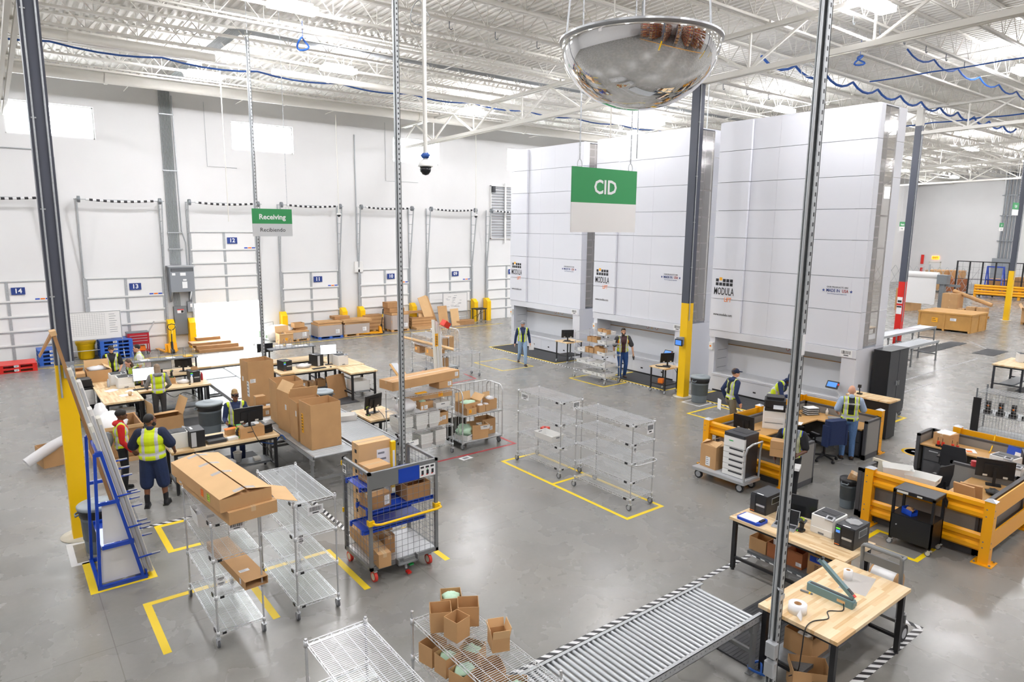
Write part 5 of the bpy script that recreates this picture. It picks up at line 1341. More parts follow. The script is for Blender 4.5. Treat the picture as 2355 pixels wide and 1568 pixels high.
def whiteboard(lab, x, y, w, z0, z1, rz, grid):
    t = thing('whiteboard', lab, 'whiteboard', (x, y, 0), rz)
    b = MB(); b.box(0, -.012, z0, w, .012, z1); b.build('board', 'sign_white', t)
    b = MB(); b.box(-.02, -.018, z0-.02, w+.02, .018, z0); b.box(-.02, -.018, z1, w+.02, .018, z1+.02); b.box(-.02, -.018, z0, 0, .018, z1); b.box(w, -.018, z0, w+.02, .018, z1); b.box(w*.2, -.08, z0-.02, w*.8, -.012, z0-.005); b.build('frame', 'silver', t)
    b = MB()
    for px in (-.02, w+.02):
        b.tube([(px, 0, .08), (px, 0, z1)], .018, 6); b.tube([(px, -.35, .06), (px, .35, .06)], .018, 6); b.tube([(px, -.3, .06), (px, 0, .5)], .014, 6)
    b.tube([(0, 0, .4), (w, 0, .4)], .016, 6); b.build('stand', 'silver', t)
    rnd = random.Random(len(lab)); b = MB()
    if grid:
        for i in range(17): b.box(.08+w*.68*i/16, -.014, z0+.15, .084+w*.68*i/16, -.012, z1-.05)
        for i in range(13): b.box(.08, -.014, z0+.15+(z1-z0-.2)*i/12, .08+w*.68, -.012, z0+.154+(z1-z0-.2)*i/12)
    b.m = 1
    for i in range(9 if grid else 22):
        a = w*.8 if grid else w*rnd.uniform(.08, .7); c = z1-.12-.1*i*.9 if grid else rnd.uniform(z0+.2, z1-.1)
        b.box(a, -.0145, c, a+w*rnd.uniform(.08, .15), -.012, c+.015)
    b.build('writing', ['ink_grey', 'ink_grey'], t)
    return t
whiteboard('wide gridded whiteboard at the left in front of dock door 13', 2.02, 31.0, 1.95, .85, 1.92, 0, True)
whiteboard('rolling whiteboard in front of dock door 09', 19.65, 31.55, 1.5, .75, 1.75, -4, False)
t = thing('tool_cart', 'red rolling tool cart in front of dock door 13', 'tool cart', (4.2, 31.2, 0))
b = MB(); b.box(0, 0, .45, .8, .5, .92, .01); b.build('cabinet', 'red_paint', t)
for i in range(3): b = MB(); b.box(.05, -.014, .52+.11*i, .75, 0, .61+.11*i); b.m = 1; b.box(.08, -.03, .58+.11*i, .72, -.014, .6+.11*i); b.build('drawer', ['red_paint', 'silver'], t)
b = MB(); b.box(-.01, -.01, .92, .81, .51, .95); b.build('top', 'galv_dark', t)
b = MB()
for x in (.02, .78):
    for y in (.02, .48): b.box(x-.02, y-.02, .08, x+.02, y+.02, .45)
b.box(0, 0, .14, .8, .5, .17); b.build('frame', 'red_paint', t)
b = MB(); b.tube([(.78, .1, .9), (1.05, .12, 1.35)], .03, 6); b.build('handle', 'silver', t)
for x in (.05, .75):
    for y in (.02, .44): caster(t, x, y, .045)
b = MB(); b.box(0, 0, 0, .3, .3, .18); single(b, 'parts_box', 'orange', 'orange box on the lower shelf of the red tool cart', 'box', (4.55, 31.3, .172))
def pallet_jack(lab, x, y, rz):
    t = thing('pallet_jack', lab, 'pallet jack', (x, y, 0), rz)
    b = MB()
    for s in (-.2, .2): b.xprism([(0, .06), (1.1, .06), (1.15, .09), (0, .11)], s-.075, s+.075)
    b.xprism([(-.14, .05), (.04, .05), (.04, .35), (-.08, .38)], -.16, .16); b.xprism([(-.02, .1), (.04, .1), (.04, .42)], -.24, .24); b.build('fork', 'yellow_rail', t)
    b = MB(); b.cyl((-.06, -.14, .09), (.06, -.14, .09), .09, 14); b.tube([(0, -.12, .1), (0, -.1, .5)], .05, 8); b.build('steer_wheel', 'rubber', t)
    b = MB(); b.tube([(0, -.1, .45), (0, -.18, 1.0)], .022, 6); b.tube([(0, -.18, 1.0), (-.1, -.185, 1.04), (-.16, -.19, 1.14), (-.13, -.2, 1.24), (0, -.205, 1.27), (.13, -.2, 1.24), (.16, -.19, 1.14), (.1, -.185, 1.04)], .018, 6, closed=True); b.m = 1; b.tube([(0, -.16, .85), (0, -.18, 1.02)], .026, 6); b.build('handle', ['black_plastic', 'yellow'], t)
    return t
pallet_jack('yellow pallet jack by the wide post guard near the tool cart', 5.75, 30.9, 8)
pallet_jack('yellow pallet jack among the wrapped pallets of cardboard', 15.35, 30.75, 70)
# palletised flat cardboard
def card_pallet(lab, x, y, rz, w, d, h, wrap=True, bundles=6, m='pallet_wood', top=None, seed=1):
    rnd = random.Random(seed)
    pallet('pallet under the '+lab, x, y, rz, w, d, m, .12)
    t = thing('cardboard_bundle', lab, 'cardboard', (x, y, .122), rz)
    b = MB(); n = bundles
    for i in range(n):
        z0 = h*i/n; q = rnd.uniform(-.02, .02); b.m = i % 2; b.box(-w/2+.03+q, -d/2+.03, z0+.004, w/2-.03+q, d/2-.03, h*(i+1)/n)
    b.build('sheets', ['card', 'card_dark'], t)
    if wrap:
        b = MB(); b.box(-w/2, -d/2, -.02, w/2, d/2, h*.86, .06)
        o = b.build('stretch_wrap', 'plastic_film', t)
        printed(t, w*.2, -d/2-.004, .1, .2, .2, 'y', 4)
    return t
card_pallet('low wrapped cardboard pallet left of the blue-skid pallet', 11.1, 31.2, 3, 1.2, .9, .36, True, 5, seed=2)
card_pallet('wrapped cardboard pile on a blue skid below dock door 11', 12.75, 31.2, 1, 1.25, .95, .6, True, 7, 'blue_plastic', seed=3)
card_pallet('wrapped cardboard pile between doors 11 and 10', 14.15, 31.25, 2, 1.4, .95, .55, True, 7, seed=4)
card_pallet('unwrapped cardboard pile behind the yellow pallet jack', 15.4, 31.7, 0, 1.1, .6, .75, False, 8, seed=5)
card_pallet('tall wrapped cardboard pile right of the pallet jack', 16.6, 31.3, 2, 1.05, .9, .85, True, 9, seed=6)
card_pallet('loose cardboard pile left of the leaning sheets', 18.2, 31.55, -3, 1.4, .7, .45, False, 6, seed=7)
for x, y, z, w, d, h, l in ((14.2, 31.2, .69, 1.5, .9, .12, 'loose cardboard sheets on the pile between doors 11 and 10'), (12.8, 31.2, .74, 1.2, .8, .06, 'bent cardboard sheets on the blue-skid pile'), (13.6, 31.6, .82, .8, .6, .14, 'closed flat carton at the back between the two wrapped piles'),
                          (11.5, 31.4, .49, .55, .5, .1, 'flat carton on the low wrapped pallet'), (16.5, 31.35, .99, .85, .7, .22, 'brown bundle on the tall wrapped pile'), (16.4, 31.4, 1.22, .75, .6, .28, 'upper brown bundle on the tall wrapped pile'), (17.6, 31.6, .8, 1.4, .25, .12, 'long brown carton across the loose cardboard pile'), (18.3, 31.0, .0, 1.6, .5, .12, 'flat cardboard stack on the floor before the leaning sheets')):
    carton(l, x, y, z, w, d, h, random.uniform(-4, 4), tape='carton' in l, mt='card' if 'sheets' in l else 'card_dark', name='cardboard_stack' if 'carton' not in l else 'carton', cat='cardboard')
carton('open carton in front of the white foam below dock door 11', 10.55, 30.9, 0, .65, .5, .45, 3, op='open', flaps=(('b', 12, .3), ('f', 150, .05)), marks=(('f', .26, .12, .12, .12, 1, 'sticker', 'red'), ))
carton('small carton pair top, left of the blue-skid pile', 11.35, 31.3, .6, .5, .4, .22, 4, op='open')
b = MB(); b.blob((0, 0, .35), (.7, .45, .42), 51, .1, 20, 12); tag(single(b, 'foam_sheets', 'foam_white', 'heap of white foam sheets beside dock door 11', 'foam', (10.5, 31.6, 0)), None, None, None, 'stuff')
for i, (x, a, w, h, m_, l) in enumerate(((18.75, 14, .55, 1.75, 'card_light', 'tallest leaning cardboard sheet left of the whiteboard'), (18.95, 16, .5, 1.7, 'card', 'second tall leaning cardboard sheet left of the whiteboard'), (18.4, 10, .7, .9, 'card_light', 'short cardboard sheet at the left of the leaning group'), (19.35, 8, .6, 1.15, 'card', 'square cardboard sheet leaning before the whiteboard'), (20.1, 12, .55, .95, 'card_light', 'low cardboard sheet leaning at the whiteboard foot'))):
    b = MB(); b.box(-w/2, -.012, 0, w/2, .012, h); o = single(b, 'cardboard_sheet', m_, l, 'cardboard', (x, 31.25+.06*i if i < 3 else 30.95, .0 if i != 2 else 0)); o.rotation_euler = (R(-12), R(-a if i < 2 else 0), R(4))
for i in range(3): carton('flat brown bundle %s in front of the rolling whiteboard' % ('at the bottom', 'in the middle', 'on top')[i], 20.75, 31.2, .085*i, 1.2, .45, .08, 0, tape=False, mt='card_dark', cat='cardboard', name='cardboard_stack')
t = thing('folding_conveyor', 'black folding skate conveyor on wheels beside the whiteboard', 'conveyor', (21.45, 30.95, 0))
b = MB()
for yy in (0, .45): b.box(0, yy, .78, .75, yy+.03, .84)
for i in range(9): b.cyl((.05+.08*i, .03, .82), (.05+.08*i, .45, .82), .028, 8)
b.build('roller_bed', 'black_plastic', t)
for x in (.08, .65):
    for yy in (.02, .46): b = MB(); b.box(x-.02, yy-.02, .14, x+.02, yy+.02, .78); b.build('leg', 'black_frame', t); caster(t, x, yy-.03, .06)
b = MB(); b.tube([(.08, .02, .3), (.65, .46, .7)], .012, 5); b.tube([(.08, .46, .3), (.65, .02, .7)], .012, 5); b.build('brace', 'black_frame', t)
# dark pile in the doorway and the green mesh barrier
for i, (x, y, z, w, d, h, l) in enumerate(((7.6, 30.6, 0, 1.8, .9, .12, 'lowest dark cardboard layer in the bright doorway'), (7.5, 30.8, .12, 1.7, .8, .14, 'second dark cardboard layer in the bright doorway'), (7.3, 31.0, .26, 1.6, .7, .1, 'third dark cardboard layer in the bright doorway'), (7.35, 31.5, .36, 1.0, .35, .12, 'small dark cardboard bundle at the back of the doorway pile'))):
    carton(l, x, y, z, w, d, h, -3+2*i, tape=False, mt='card_dark', cat='cardboard', name='cardboard_stack')
t = thing('mesh_barrier', 'blue-grey mesh safety barrier at the right of the open doorway', 'barrier', (9.15, 30.9, 0), 30)
mesh_panel(t, 'mesh_panel', (0, 0), (1.3, 0), .12, .9, .05, .05, 'galv', .002)
b = MB(); b.tube([(0, 0, .1), (0, 0, .92), (1.3, 0, .92), (1.3, 0, .1)], .016, 6, closed=True); b.build('frame', 'galv', t)
for x in (0, 1.3): caster(t, x, -.03, .04)
b = MB(); b.box(.35, -.006, .3, .7, -.002, .6); b.box(.75, -.006, .2, 1.0, -.002, .35); b.build('green_patch', 'foam_green', t)
b = MB(); b.box(XL, 30.2, 0, 22.8, 30.27, .0018); single(b, 'floor_tape', 'tape_yellow', 'thin yellow floor line along the dock staging area', 'floor tape')
# ================================================================ VERTICAL LIFTS
def star(b, y, z, r, x):
    P = []
    for i in range(10):
        a = PI/2+i*PI/5; q = r if i % 2 == 0 else r*.42; P.append((x, y-q*math.cos(a), z+q*math.sin(a)))
    b.add([(x, y, z)]+P, [(0, 1+i, 1+(i+1) % 10) for i in range(10)])
def lift(lab, yn, W, tagcode):
    """storage lift; front faces -X at local x=0, near side at local y=0"""
    t = thing('storage_lift', lab, 'storage lift', (19.1, yn, 0)); D = 1.6; H = 8.76; yl = W-1.16
    zs = [2.08, 3.14, 4.11, 5.14, 6.0, 6.89, 7.86, H]; g = .007
    b = MB()
    for i in range(7):
        for y0, y1 in ((.32, yl*.5), (yl*.5, yl*.76), (yl*.76, yl)):
            b.box(0, y0+(.0015), zs[i]+g, .05, y1-.0015, zs[i+1]-g)
        b.box(-.004, 0, zs[i]+g, .05, .32-.002, zs[i+1]-g)
    b.build('front_cladding', 'modula', t)
    b = MB()
    for i in range(7): b.box(-.09, yl+.01, zs[i]+g, .05, W, zs[i+1]-g)
    cov = b.build('logo_cladding', 'modula', t)
    b = MB(); b.box(.03, .45, 2.08, D, W-.01, H-.01); b.box(.03, .02, 1.9, D, W, 2.1); b.build('core', 'modula_line', t)
    b = MB()
    for i in range(7):
        b.box(.05, -.004, zs[i]+g, .3, .03, zs[i+1]-g); b.box(1.1, -.004, zs[i]+g, D, .03, zs[i+1]-g)
        b.box(.05, W-.03, zs[i]+g, D, W+.004, zs[i+1]-g)
    b.box(.05, -.004, 0, D, .03, 2.08); b.box(.05, W-.03, 0, D, W+.004, 2.08); b.box(0, 0, H-.01, D, W, H+.02); b.box(D-.03, 0, 0, D, W, 2.08)
    b.build('side_cladding', 'modula', t)
    b = MB(); b.box(.3, -.012, 2.15, 1.1, -.006, H-.05); b.build('side_window', 'acrylic', t)
    b = MB()
    z = 2.2; k = 0
    while z < H-.1:
        b.box(.3, .02, z, 1.1 if k % 3 == 0 else .62, .04, z+.04); z += .3; k += 1
    b.box(.62, .02, 2.15, .66, .04, H-.05); b.build('window_grid', 'modula', t)
    # header, pillars, bay
    b = MB(); b.box(-.06, -.004, 1.84, .06, W, 2.075); b.build('header', 'modula', t)
    b = MB(); b.box(0, 0, 0, .12, .42, 1.84); b.box(0, W-.2, 0, .12, W, 1.84); b.build('pillar', 'modula', t)
    b = MB(); b.box(.78, .4, .5, .82, W-.2, 1.84); b.m = 1; b.box(.76, .4, 1.5, .78, W-.2, 1.525); b.m = 0; b.box(.12, .38, .5, .8, .42, 1.84); b.box(.12, W-.2, .5, .8, W-.17, 1.84); b.m = 2
    for i in range(3): b.box(.2, W-.205, .75+.3*i, .7, W-.198, .77+.3*i)
    b.build('bay_lining', ['modula_in', 'card_dark', 'modula_line'], t)
    b = MB(); b.box(-.02, .4, .58, .8, W-.18, .62); b.m = 1; b.box(-.03, .4, .53, .0, W-.18, .6); b.m = 2; b.box(-.035, .4, .575, -.02, W-.18, .582); b.build('counter', ['modula_in', 'modula', 'modula_line'], t)
    n = 4; s = (W-.6)/n; b = MB()
    for i in range(n): b.box(-.01, .41+s*i, .06, .02, .41+s*(i+1)-.008, .52)
    b.m = 1
    for i in range(n): b.box(-.014, .41+s*(i+.5)-.05, .2, -.009, .41+s*(i+.5)+.05, .25)
    b.m = 2; b.box(.0, .4, 0, .1, W-.2, .06); b.build('lower_panel', ['modula', 'ink', 'black_plastic'], t)
    b = MB(); b.ell((.1, W*.5, 1.85), (.06, .16, .05), 12, 8); b.build('sensor', 'dark_plastic', t)
    tagplate(t, -.066, .44, 2.06, .34, .2, 'x', 18)
    b = MB()
    for y in (.38, .52): b.lathe([(.05, 0), (.05, .004), (.0, .004)], (0, 0, 0), 14)
    b = MB(); b.T = Matrix.Translation((.77, W*.42, 1.66))
    for y, m_ in ((0, 0), (.45, 0)):
        b.m = 0; b.add([(0, y+.06*math.cos(a*PI/8), .06*math.sin(a*PI/8)) for a in range(16)], [list(range(16))]); b.m = 1; b.add([(-.003, y+.045*math.cos(a*PI/8), .045*math.sin(a*PI/8)) for a in range(16)], [list(range(16))])
    b.m = 2; b.add([(0, .27, -.03), (0, .21, -.03), (0, .24, .03)], [(0, 1, 2)]); b.build('warning_sign', ['ink_red', 'paper', 'sticker'], t)
    b = MB(); b.box(-.1, W-.17, 1.4, 0, W-.03, 1.64, .01); b.m = 1; b.box(-.106, W-.13, 1.49, -.1, W-.07, 1.55); b.m = 2; b.box(-.112, W-.115, 1.505, -.106, W-.085, 1.535); b.build('emergency_switch', ['white_plastic', 'sticker', 'red'], t)
    # operator console on an arm
    b = MB(); b.xprism([(.12, .5), (.3, .5), (.3, .62), (.2, .68)], -.12, .3); b.tube([(-.05, .26, .6), (-.2, .36, .85), (-.22, .5, .95)], .02, 6); b.build('console_arm', 'modula', t)
    b = MB(); b.ob((-.22, .5, 1.02), (.05, .34, .22), (0, 35, 0)); b.m = 1; b.ob((-.246, .5, 1.036), (.006, .27, .15), (0, 35, 0)); b.m = 2; b.ob((-.22, .33, 1.05), (.05, .03, .05), (0, 35, 0)); b.build('console', ['black_plastic', 'screen_blue', 'orange_red'], t)
    # printed marks
    yc = W-.16; x = -.093
    b = MB(); cw, ch = .108, .1
    for r in range(2):
        for c in range(5):
            if r == 0 and c == 1: continue
            y = yc-c*.133; z = 3.8-r*.125; b.box(x-.001, y-cw, z-ch, x, y, z)
    b.m = 1; b.box(x-.001, yc-.133-cw, 3.8-ch+.045, x, yc-.133, 3.845); lg = b.build('emblem', ['ink', 'sticker'], t)
    text('MODULA', 'lettering', .34, 'ink', lg, (x-.002, yc-.32, 3.38), (90, 0, -90), bold=.003, sx=.53)
    text('LIFT', 'lettering', .2, 'orange', lg, (x-.002, yc-.49, 3.12), (90, 0, -90), bold=.002, sx=.75)
    text('www.modula.com', 'lettering', .13, 'ink', cov, (x-.002, yc-.33, 2.62), (90, 0, -90), sx=.75)
    y0 = .72; b = MB()
    for y in (y0-.4, y0+.4): star(b, y, 3.7, .05, -.005)
    st = b.build('slogan', 'ink_navy', t)
    text('OUR PRODUCTS ARE', 'lettering', .065, 'ink', st, (-.006, y0, 3.8), (90, 0, -90))
    text('MADE IN', 'lettering', .125, 'ink_navy', st, (-.006, y0+.12, 3.7), (90, 0, -90), bold=.0015, sx=.8)
    text('USA', 'lettering', .125, 'ink_red', st, (-.006, y0-.23, 3.7), (90, 0, -90), bold=.0015, sx=.8)
    text('from US & Imported Components', 'lettering', .04, 'ink_navy', st, (-.006, y0, 3.61), (90, 0, -90))
    return t
lift('tall white vertical storage lift nearest the right, beside the black cabinet', 8.74, 4.9, 'a')
lift('tall white vertical storage lift in the middle, behind the dark column', 14.72, 4.5, 'b')
lift('tall white vertical storage lift farthest left, nearest the dock wall', 20.05, 4.62, 'c')
for y0, y1, l in ((9.6, 13.2, 'right'), (14.4, 16.9, 'middle'), (20.0, 24.4, 'far left')):
    floor_mat_('black floor mat along the front of the %s lift' % l, 17.78, y0, 19.05, y1)
    floor_tape('yellow floor tape edging the %s lift mat' % l, [(19.0, y1+.08), (17.7, y1+.08), (17.7, y0-.08), (18.9, y0-.08)], 'tape_yellow', .07)
    hazard_run('black and white floor tape in front of the %s lift mat' % l, (17.6, y0-.1), (17.6, y1+.1), .08)
hazard_run('black and white floor tape between the middle and far left lifts', (17.6, 17.1), (17.6, 19.9), .08)
floor_tape('yellow floor tape box under the loaded wire rack', [(16.35, 15.9), (17.5, 15.9), (17.5, 17.6), (16.35, 17.6)], 'tape_yellow', .07, True)
floor_tape('thin yellow floor tape box left of the man in light jeans', [(15.1, 20.0), (16.6, 20.0), (16.6, 21.9), (15.1, 21.9)], 'tape_yellow', .05, True)
floor_tape('yellow floor tape box beside the man in khaki trousers', [(16.0, 11.1), (17.4, 11.1), (17.4, 12.05), (16.0, 12.05)], 'tape_yellow', .07, True)
# loaded rack in front of the middle lift
wr = wire_rack('wire rack of white totes and cartons in front of the middle lift', 16.58, 16.05, .72, 1.55, 1.74, (.22, .58, 1.0, 1.4, 1.71), pitch=.035)
gt = 'white totes on the loaded rack by the lift'
for i, (x, y, z, l) in enumerate(((16.95, 16.35, .224, 'front tote on the bottom shelf'), (16.95, 16.75, .224, 'middle tote on the bottom shelf'), (16.95, 17.1, .224, 'rear tote on the bottom shelf'), (16.9, 16.3, .584, 'front tote on the second shelf'), (16.9, 16.68, .584, 'second tote on the second shelf'), (16.9, 17.05, .584, 'third tote on the second shelf'), (16.9, 17.4, .584, 'rear tote on the second shelf'),
      (16.9, 16.35, 1.004, 'front tote on the third shelf'), (16.9, 17.35, 1.004, 'rear tote on the third shelf'), (16.9, 16.35, 1.404, 'front tote on the fourth shelf'), (16.9, 16.35, 1.714, 'tote on the top shelf'))):
    tote('white %s of the rack by the middle lift' % l, x, y, z, 90, .38, .55, .12, gt)
    if i in (0, 3, 5, 9): b = MB(); b.blob((0, 0, .1), (.2, .13, .06), 60+i, .25); single(b, 'plastic_bag', 'bag', 'plastic bags piled in the %s by the middle lift' % l, 'plastic bag', (x, y, z))
for x, y, z, w, h, l in ((16.8, 17.0, 1.404, .22, .18, 'left carton on the fourth shelf, rack by the lift'), (16.8, 16.75, 1.404, .24, .2, 'right carton on the fourth shelf, rack by the lift'), (16.78, 17.1, 1.004, .18, .2, 'left carton on the third shelf, rack by the lift'), (16.8, 16.9, 1.004, .2, .18, 'second carton on the third shelf, rack by the lift'), (16.84, 16.65, 1.004, .26, .27, 'tall carton on the third shelf, rack by the lift'), (16.8, 16.4, 1.06, .2, .18, 'carton in the front tote of the third shelf'), (16.8, 16.5, 1.76, .2, .16, 'left carton in the tote on the top shelf'), (16.8, 16.25, 1.76, .2, .14, 'right carton in the tote on the top shelf')):
    carton(l, x, y, z, w, .2, h, 90, op='open', marks=(('r', ), ) if 0 else ())
# small wheeled monitor tables
def mon_table(lab, x, y, w, d, chock):
    t = thing('wheeled_table', lab, 'table', (x, y, 0))
    b = MB(); b.box(0, 0, .83, w, d, .87); b.build('worktop', 'butcher', t)
    for px in (.05, w-.05):
        for py in (.05, d-.05): b = MB(); b.box(px-.02, py-.02, .1, px+.02, py+.02, .83); b.build('leg', 'black_frame', t); caster(t, px, py-.02, .05)
    b = MB(); b.box(.04, .04, .28, w-.04, d-.04, .31); b.build('lower_shelf', 'black_frame', t)
    return t
mon_table('small wheeled table with a monitor at the far left lift', 17.95, 19.5, .85, .75, 0)
monitor('black monitor on the wheeled table at the far left lift', 18.35, 19.95, .87, 150, w=.5, h=.32); keyboard('black keyboard on the far left wheeled table', 18.2, 19.72, .87, -60)
mon_table('small wheeled table with a monitor behind the yellow column base', 17.2, 13.92, .72, .7, 1)
monitor('black monitor on the wheeled table behind the yellow column', 17.65, 14.25, .87, 160, w=.5, h=.32); keyboard('black keyboard on the wheeled table behind the yellow column', 17.42, 14.2, .87, -60); mouse('black mouse on the wheeled table behind the yellow column', 17.32, 14.42, .87)
b = MB(); b.prism([(-.1, -.09), (.1, -.09), (.07, .09), (-.07, .09)], 0, .14); single(b, 'wheel_chock', 'orange', 'orange block on the lower shelf of the wheeled table', 'block', (17.45, 14.3, .312), 20)
cord('black cords hanging from the wheeled table at the yellow column', [(17.8, 14.1, .85), (17.85, 13.95, .6), (17.8, 13.9, .35), (17.75, 13.85, .05)], .008)
cord('black cords hanging from the wheeled table at the far left lift', [(18.6, 19.7, .85), (18.7, 19.45, .6), (18.65, 19.4, .35)], .008)
trash_can('grey lidded trash can right of the yellow column base', 17.42, 12.72, .8, .28)
floor_tape('white floor tape box under the trash can by the yellow column', [(16.95, 12.35), (17.6, 12.35), (17.6, 13.0), (16.95, 13.0)], 'tape_white', .06, True)
t = thing('storage_cabinet', 'tall black two-door storage cabinet on wheels beside the right lift', 'cabinet', (19.92, 8.18, 0))
b = MB(); b.box(0, .02, .12, 1.2, .46, 2.03); b.build('body', 'black_plastic', t)
for i in range(2):
    b = MB(); b.box(.01+.595*i, .0, .2, .585+.605*i, .02, 2.02); d_ = b.build('door', 'dark_plastic', t)
    b = MB(); b.box(.52+.13*i, -.03, 1.0, .55+.13*i, 0, 1.13); b.build('handle', 'silver', d_)
b = MB(); b.box(-.01, -.01, 2.03, 1.21, .47, 2.045); b.m = 0; b.build('top', 'dark_plastic', t)
for x in (.08, 1.12):
    for y in (.06, .4): caster(t, x, y-.03, .055)
floor_tape('yellow floor tape corner in front of the black cabinet', [(19.25, 7.98), (20.85, 7.98), (20.85, 8.15)], 'tape_yellow', .08)

# ================================================================ CUBICLES INSIDE YELLOW GUARD RAILS
def rail_run(t, a, c, z, h=.31):
    """ribbed guard rail beam between two posts"""
    a, c = Vector((*a, 0)), Vector((*c, 0)); d = (c-a); L = d.length; b = MB()
    b.T = Matrix.Translation((a.x, a.y, z)) @ Euler((0, 0, math.atan2(d.y, d.x))).to_matrix().to_4x4()
    P = [(-.02, 0), (.0, 0), (.03, .035), (.03, .1), (-.01, .13), (-.01, .18), (.03, .21), (.03, .275), (0, h), (-.02, h)]
    b.add([(.05, y, q) for y, q in P]+[(L-.05, y, q) for y, q in P], [(i, (i+1) % 10, 10+(i+1) % 10, 10+i) for i in range(10)]+[tuple(range(10))[::-1], tuple(range(10, 20))])
    return b.build('rail', 'yellow_rail', t)
def guard(lab, posts, runs, low=()):
    t = thing('guard_rail', lab, 'guard rail')
    for x, y in posts:
        b = MB(); b.box(x-.075, y-.075, .0, x+.075, y+.075, 1.08); b.box(x-.15, y-.15, 0, x+.15, y+.15, .016); p = b.build('post', 'yellow_rail', t)
        b = MB(); b.add([(x-.085, y-.085, 1.08), (x+.085, y-.085, 1.08), (x+.085, y+.085, 1.08), (x-.085, y+.085, 1.08), (x, y, 1.125)], [(3, 2, 1, 0), (0, 1, 4), (1, 2, 4), (2, 3, 4), (3, 0, 4)]); b.build('post_cap', 'zinc', p)
        b = MB()
        for z in (.28, .38, .82, .94): b.cyl((x-.035, y-.078, z), (x-.035, y-.07, z), .012, 8); b.cyl((x-.078, y+.03, z), (x-.07, y+.03, z), .012, 8)
        for sx in (-.11, .11):
            for sy in (-.11, .11): b.cyl((x+sx, y+sy, .016), (x+sx, y+sy, .04), .016, 8)
        b.build('bolt', 'galv_dark', p)
    for a, c in runs:
        rail_run(t, a, c, .74); rail_run(t, a, c, .18)
    return t
guard('yellow guard rail enclosing the far office cubicle', [(12.8, 9.05), (14.88, 9.05), (16.92, 9.05), (16.92, 7.05), (12.8, 7.1)], [((12.8, 9.05), (14.88, 9.05)), ((14.88, 9.05), (16.92, 9.05)), ((16.92, 9.05), (16.92, 7.05)), ((12.8, 7.1), (12.8, 9.05))])
guard('yellow guard rail enclosing the near office cubicle', [(12.55, 5.28), (12.55, 3.37), (14.7, 3.37), (16.92, 3.37), (16.92, 5.36)], [((12.55, 3.37), (12.55, 5.28)), ((12.55, 3.37), (14.7, 3.37)), ((14.7, 3.37), (16.92, 3.37)), ((16.92, 5.36), (16.92, 3.37))])
def panel_wall(lab, segs, h=.95, th=.06):
    t = thing('cubicle_partition', lab, 'partition')
    for a, c in segs:
        a, c = Vector((*a, 0)), Vector((*c, 0)); d = c-a; L = d.length
        T = Matrix.Translation((a.x, a.y, 0)) @ Euler((0, 0, math.atan2(d.y, d.x))).to_matrix().to_4x4()
        b = MB(); b.T = T; b.box(.04, -th/2, .12, L-.04, th/2, h-.05); b.build('fabric_panel', 'panel_fabric', t)
        b = MB(); b.T = T; b.box(0, -th/2-.006, h-.05, L, th/2+.006, h); b.box(0, -th/2-.006, 0, .045, th/2+.006, h); b.box(L-.045, -th/2-.006, 0, L, th/2+.006, h); b.box(0, -th/2-.006, 0, L, th/2+.006, .12); b.build('frame', 'panel_dark', t)
    return t
panel_wall('grey cubicle partition of the far office', [((12.96, 8.9), (16.8, 8.9)), ((12.96, 7.05), (12.96, 8.86)), ((16.76, 7.0), (16.76, 8.86)), ((16.05, 6.98), (16.76, 6.98)), ((12.98, 6.98), (13.7, 6.98))])
panel_wall('grey cubicle partition of the near office', [((12.74, 3.56), (12.74, 5.5)), ((12.74, 5.56), (13.4, 5.56)), ((12.74, 3.52), (16.78, 3.52)), ((16.78, 3.56), (16.78, 5.8)), ((16.08, 5.84), (16.78, 5.84)), ((14.66, 3.56), (14.66, 4.7))])
def desk(lab, pieces, ped):
    t = thing('office_desk', lab, 'desk')
    b = MB()
    for q in pieces: b.box(q[0], q[1], .71, q[2], q[3], .74)
    b.build('desktop', 'desk_wood', t)
    for x0, y0, x1, y1 in ped:
        b = MB(); b.box(x0, y0, .05, x1, y1, .7); p = b.build('pedestal', 'dark_plastic', t)
        b = MB(); b.box(x0-.012, y0+.03, .4, x0, y1-.03, .66); b.box(x0-.012, y0+.03, .08, x0, y1-.03, .37); b.build('drawer', 'panel_dark', p)
        b = MB(); b.box(x0-.02, y0+.12, .6, x0-.012, y1-.12, .62); b.build('handle', 'light_grey', p)
desk('U-shaped wood desk in the far office cubicle', [(13.0, 7.05, 13.72, 8.15), (13.0, 8.15, 16.7, 8.86), (16.02, 7.05, 16.7, 8.15)], [(16.08, 7.08, 16.68, 7.5)])
desk('U-shaped wood desk in the near office cubicle', [(16.06, 4.3, 16.72, 5.78), (14.75, 3.58, 16.72, 4.3), (12.8, 3.58, 14.6, 4.3)], [(16.1, 5.3, 16.7, 5.72)])
# far office contents
t = thing('office_copier', 'white and black multifunction copier on the far office desk', 'printer', (14.55, 8.45, .74), -60)
b = MB(); b.box(-.25, -.24, 0, .25, .24, .42, .02); b.box(-.21, -.25, .02, .21, -.24, .14); b.box(-.21, -.25, .16, .21, -.24, .27); b.m = 1; b.box(-.2, -.252, .148, .2, -.24, .154); b.build('body', ['white_plastic', 'mid_grey'], t)
b = MB(); b.box(-.22, -.2, .42, .24, .24, .5); b.box(-.24, -.22, .52, .24, .24, .68, .03); b.box(-.2, -.1, .68, .2, .24, .74, .03); b.build('scanner', 'black_plastic', t)
b = MB(); b.ob((.08, -.3, .55), (.22, .16, .015), (20, 0, 0)); b.build('output_tray', 'light_grey', t)
monitor('thin black monitor seen edge-on in the far office', 13.45, 8.55, .74, 95, w=.5, h=.34, sh=.1)
b = MB()
for i in range(4): b.m = 0; b.box(-.17, -.13, .05*i, .17, .13, .05*i+.012); b.m = 1; b.box(-.15, -.11, .05*i+.012, .15, .11, .05*i+.035)
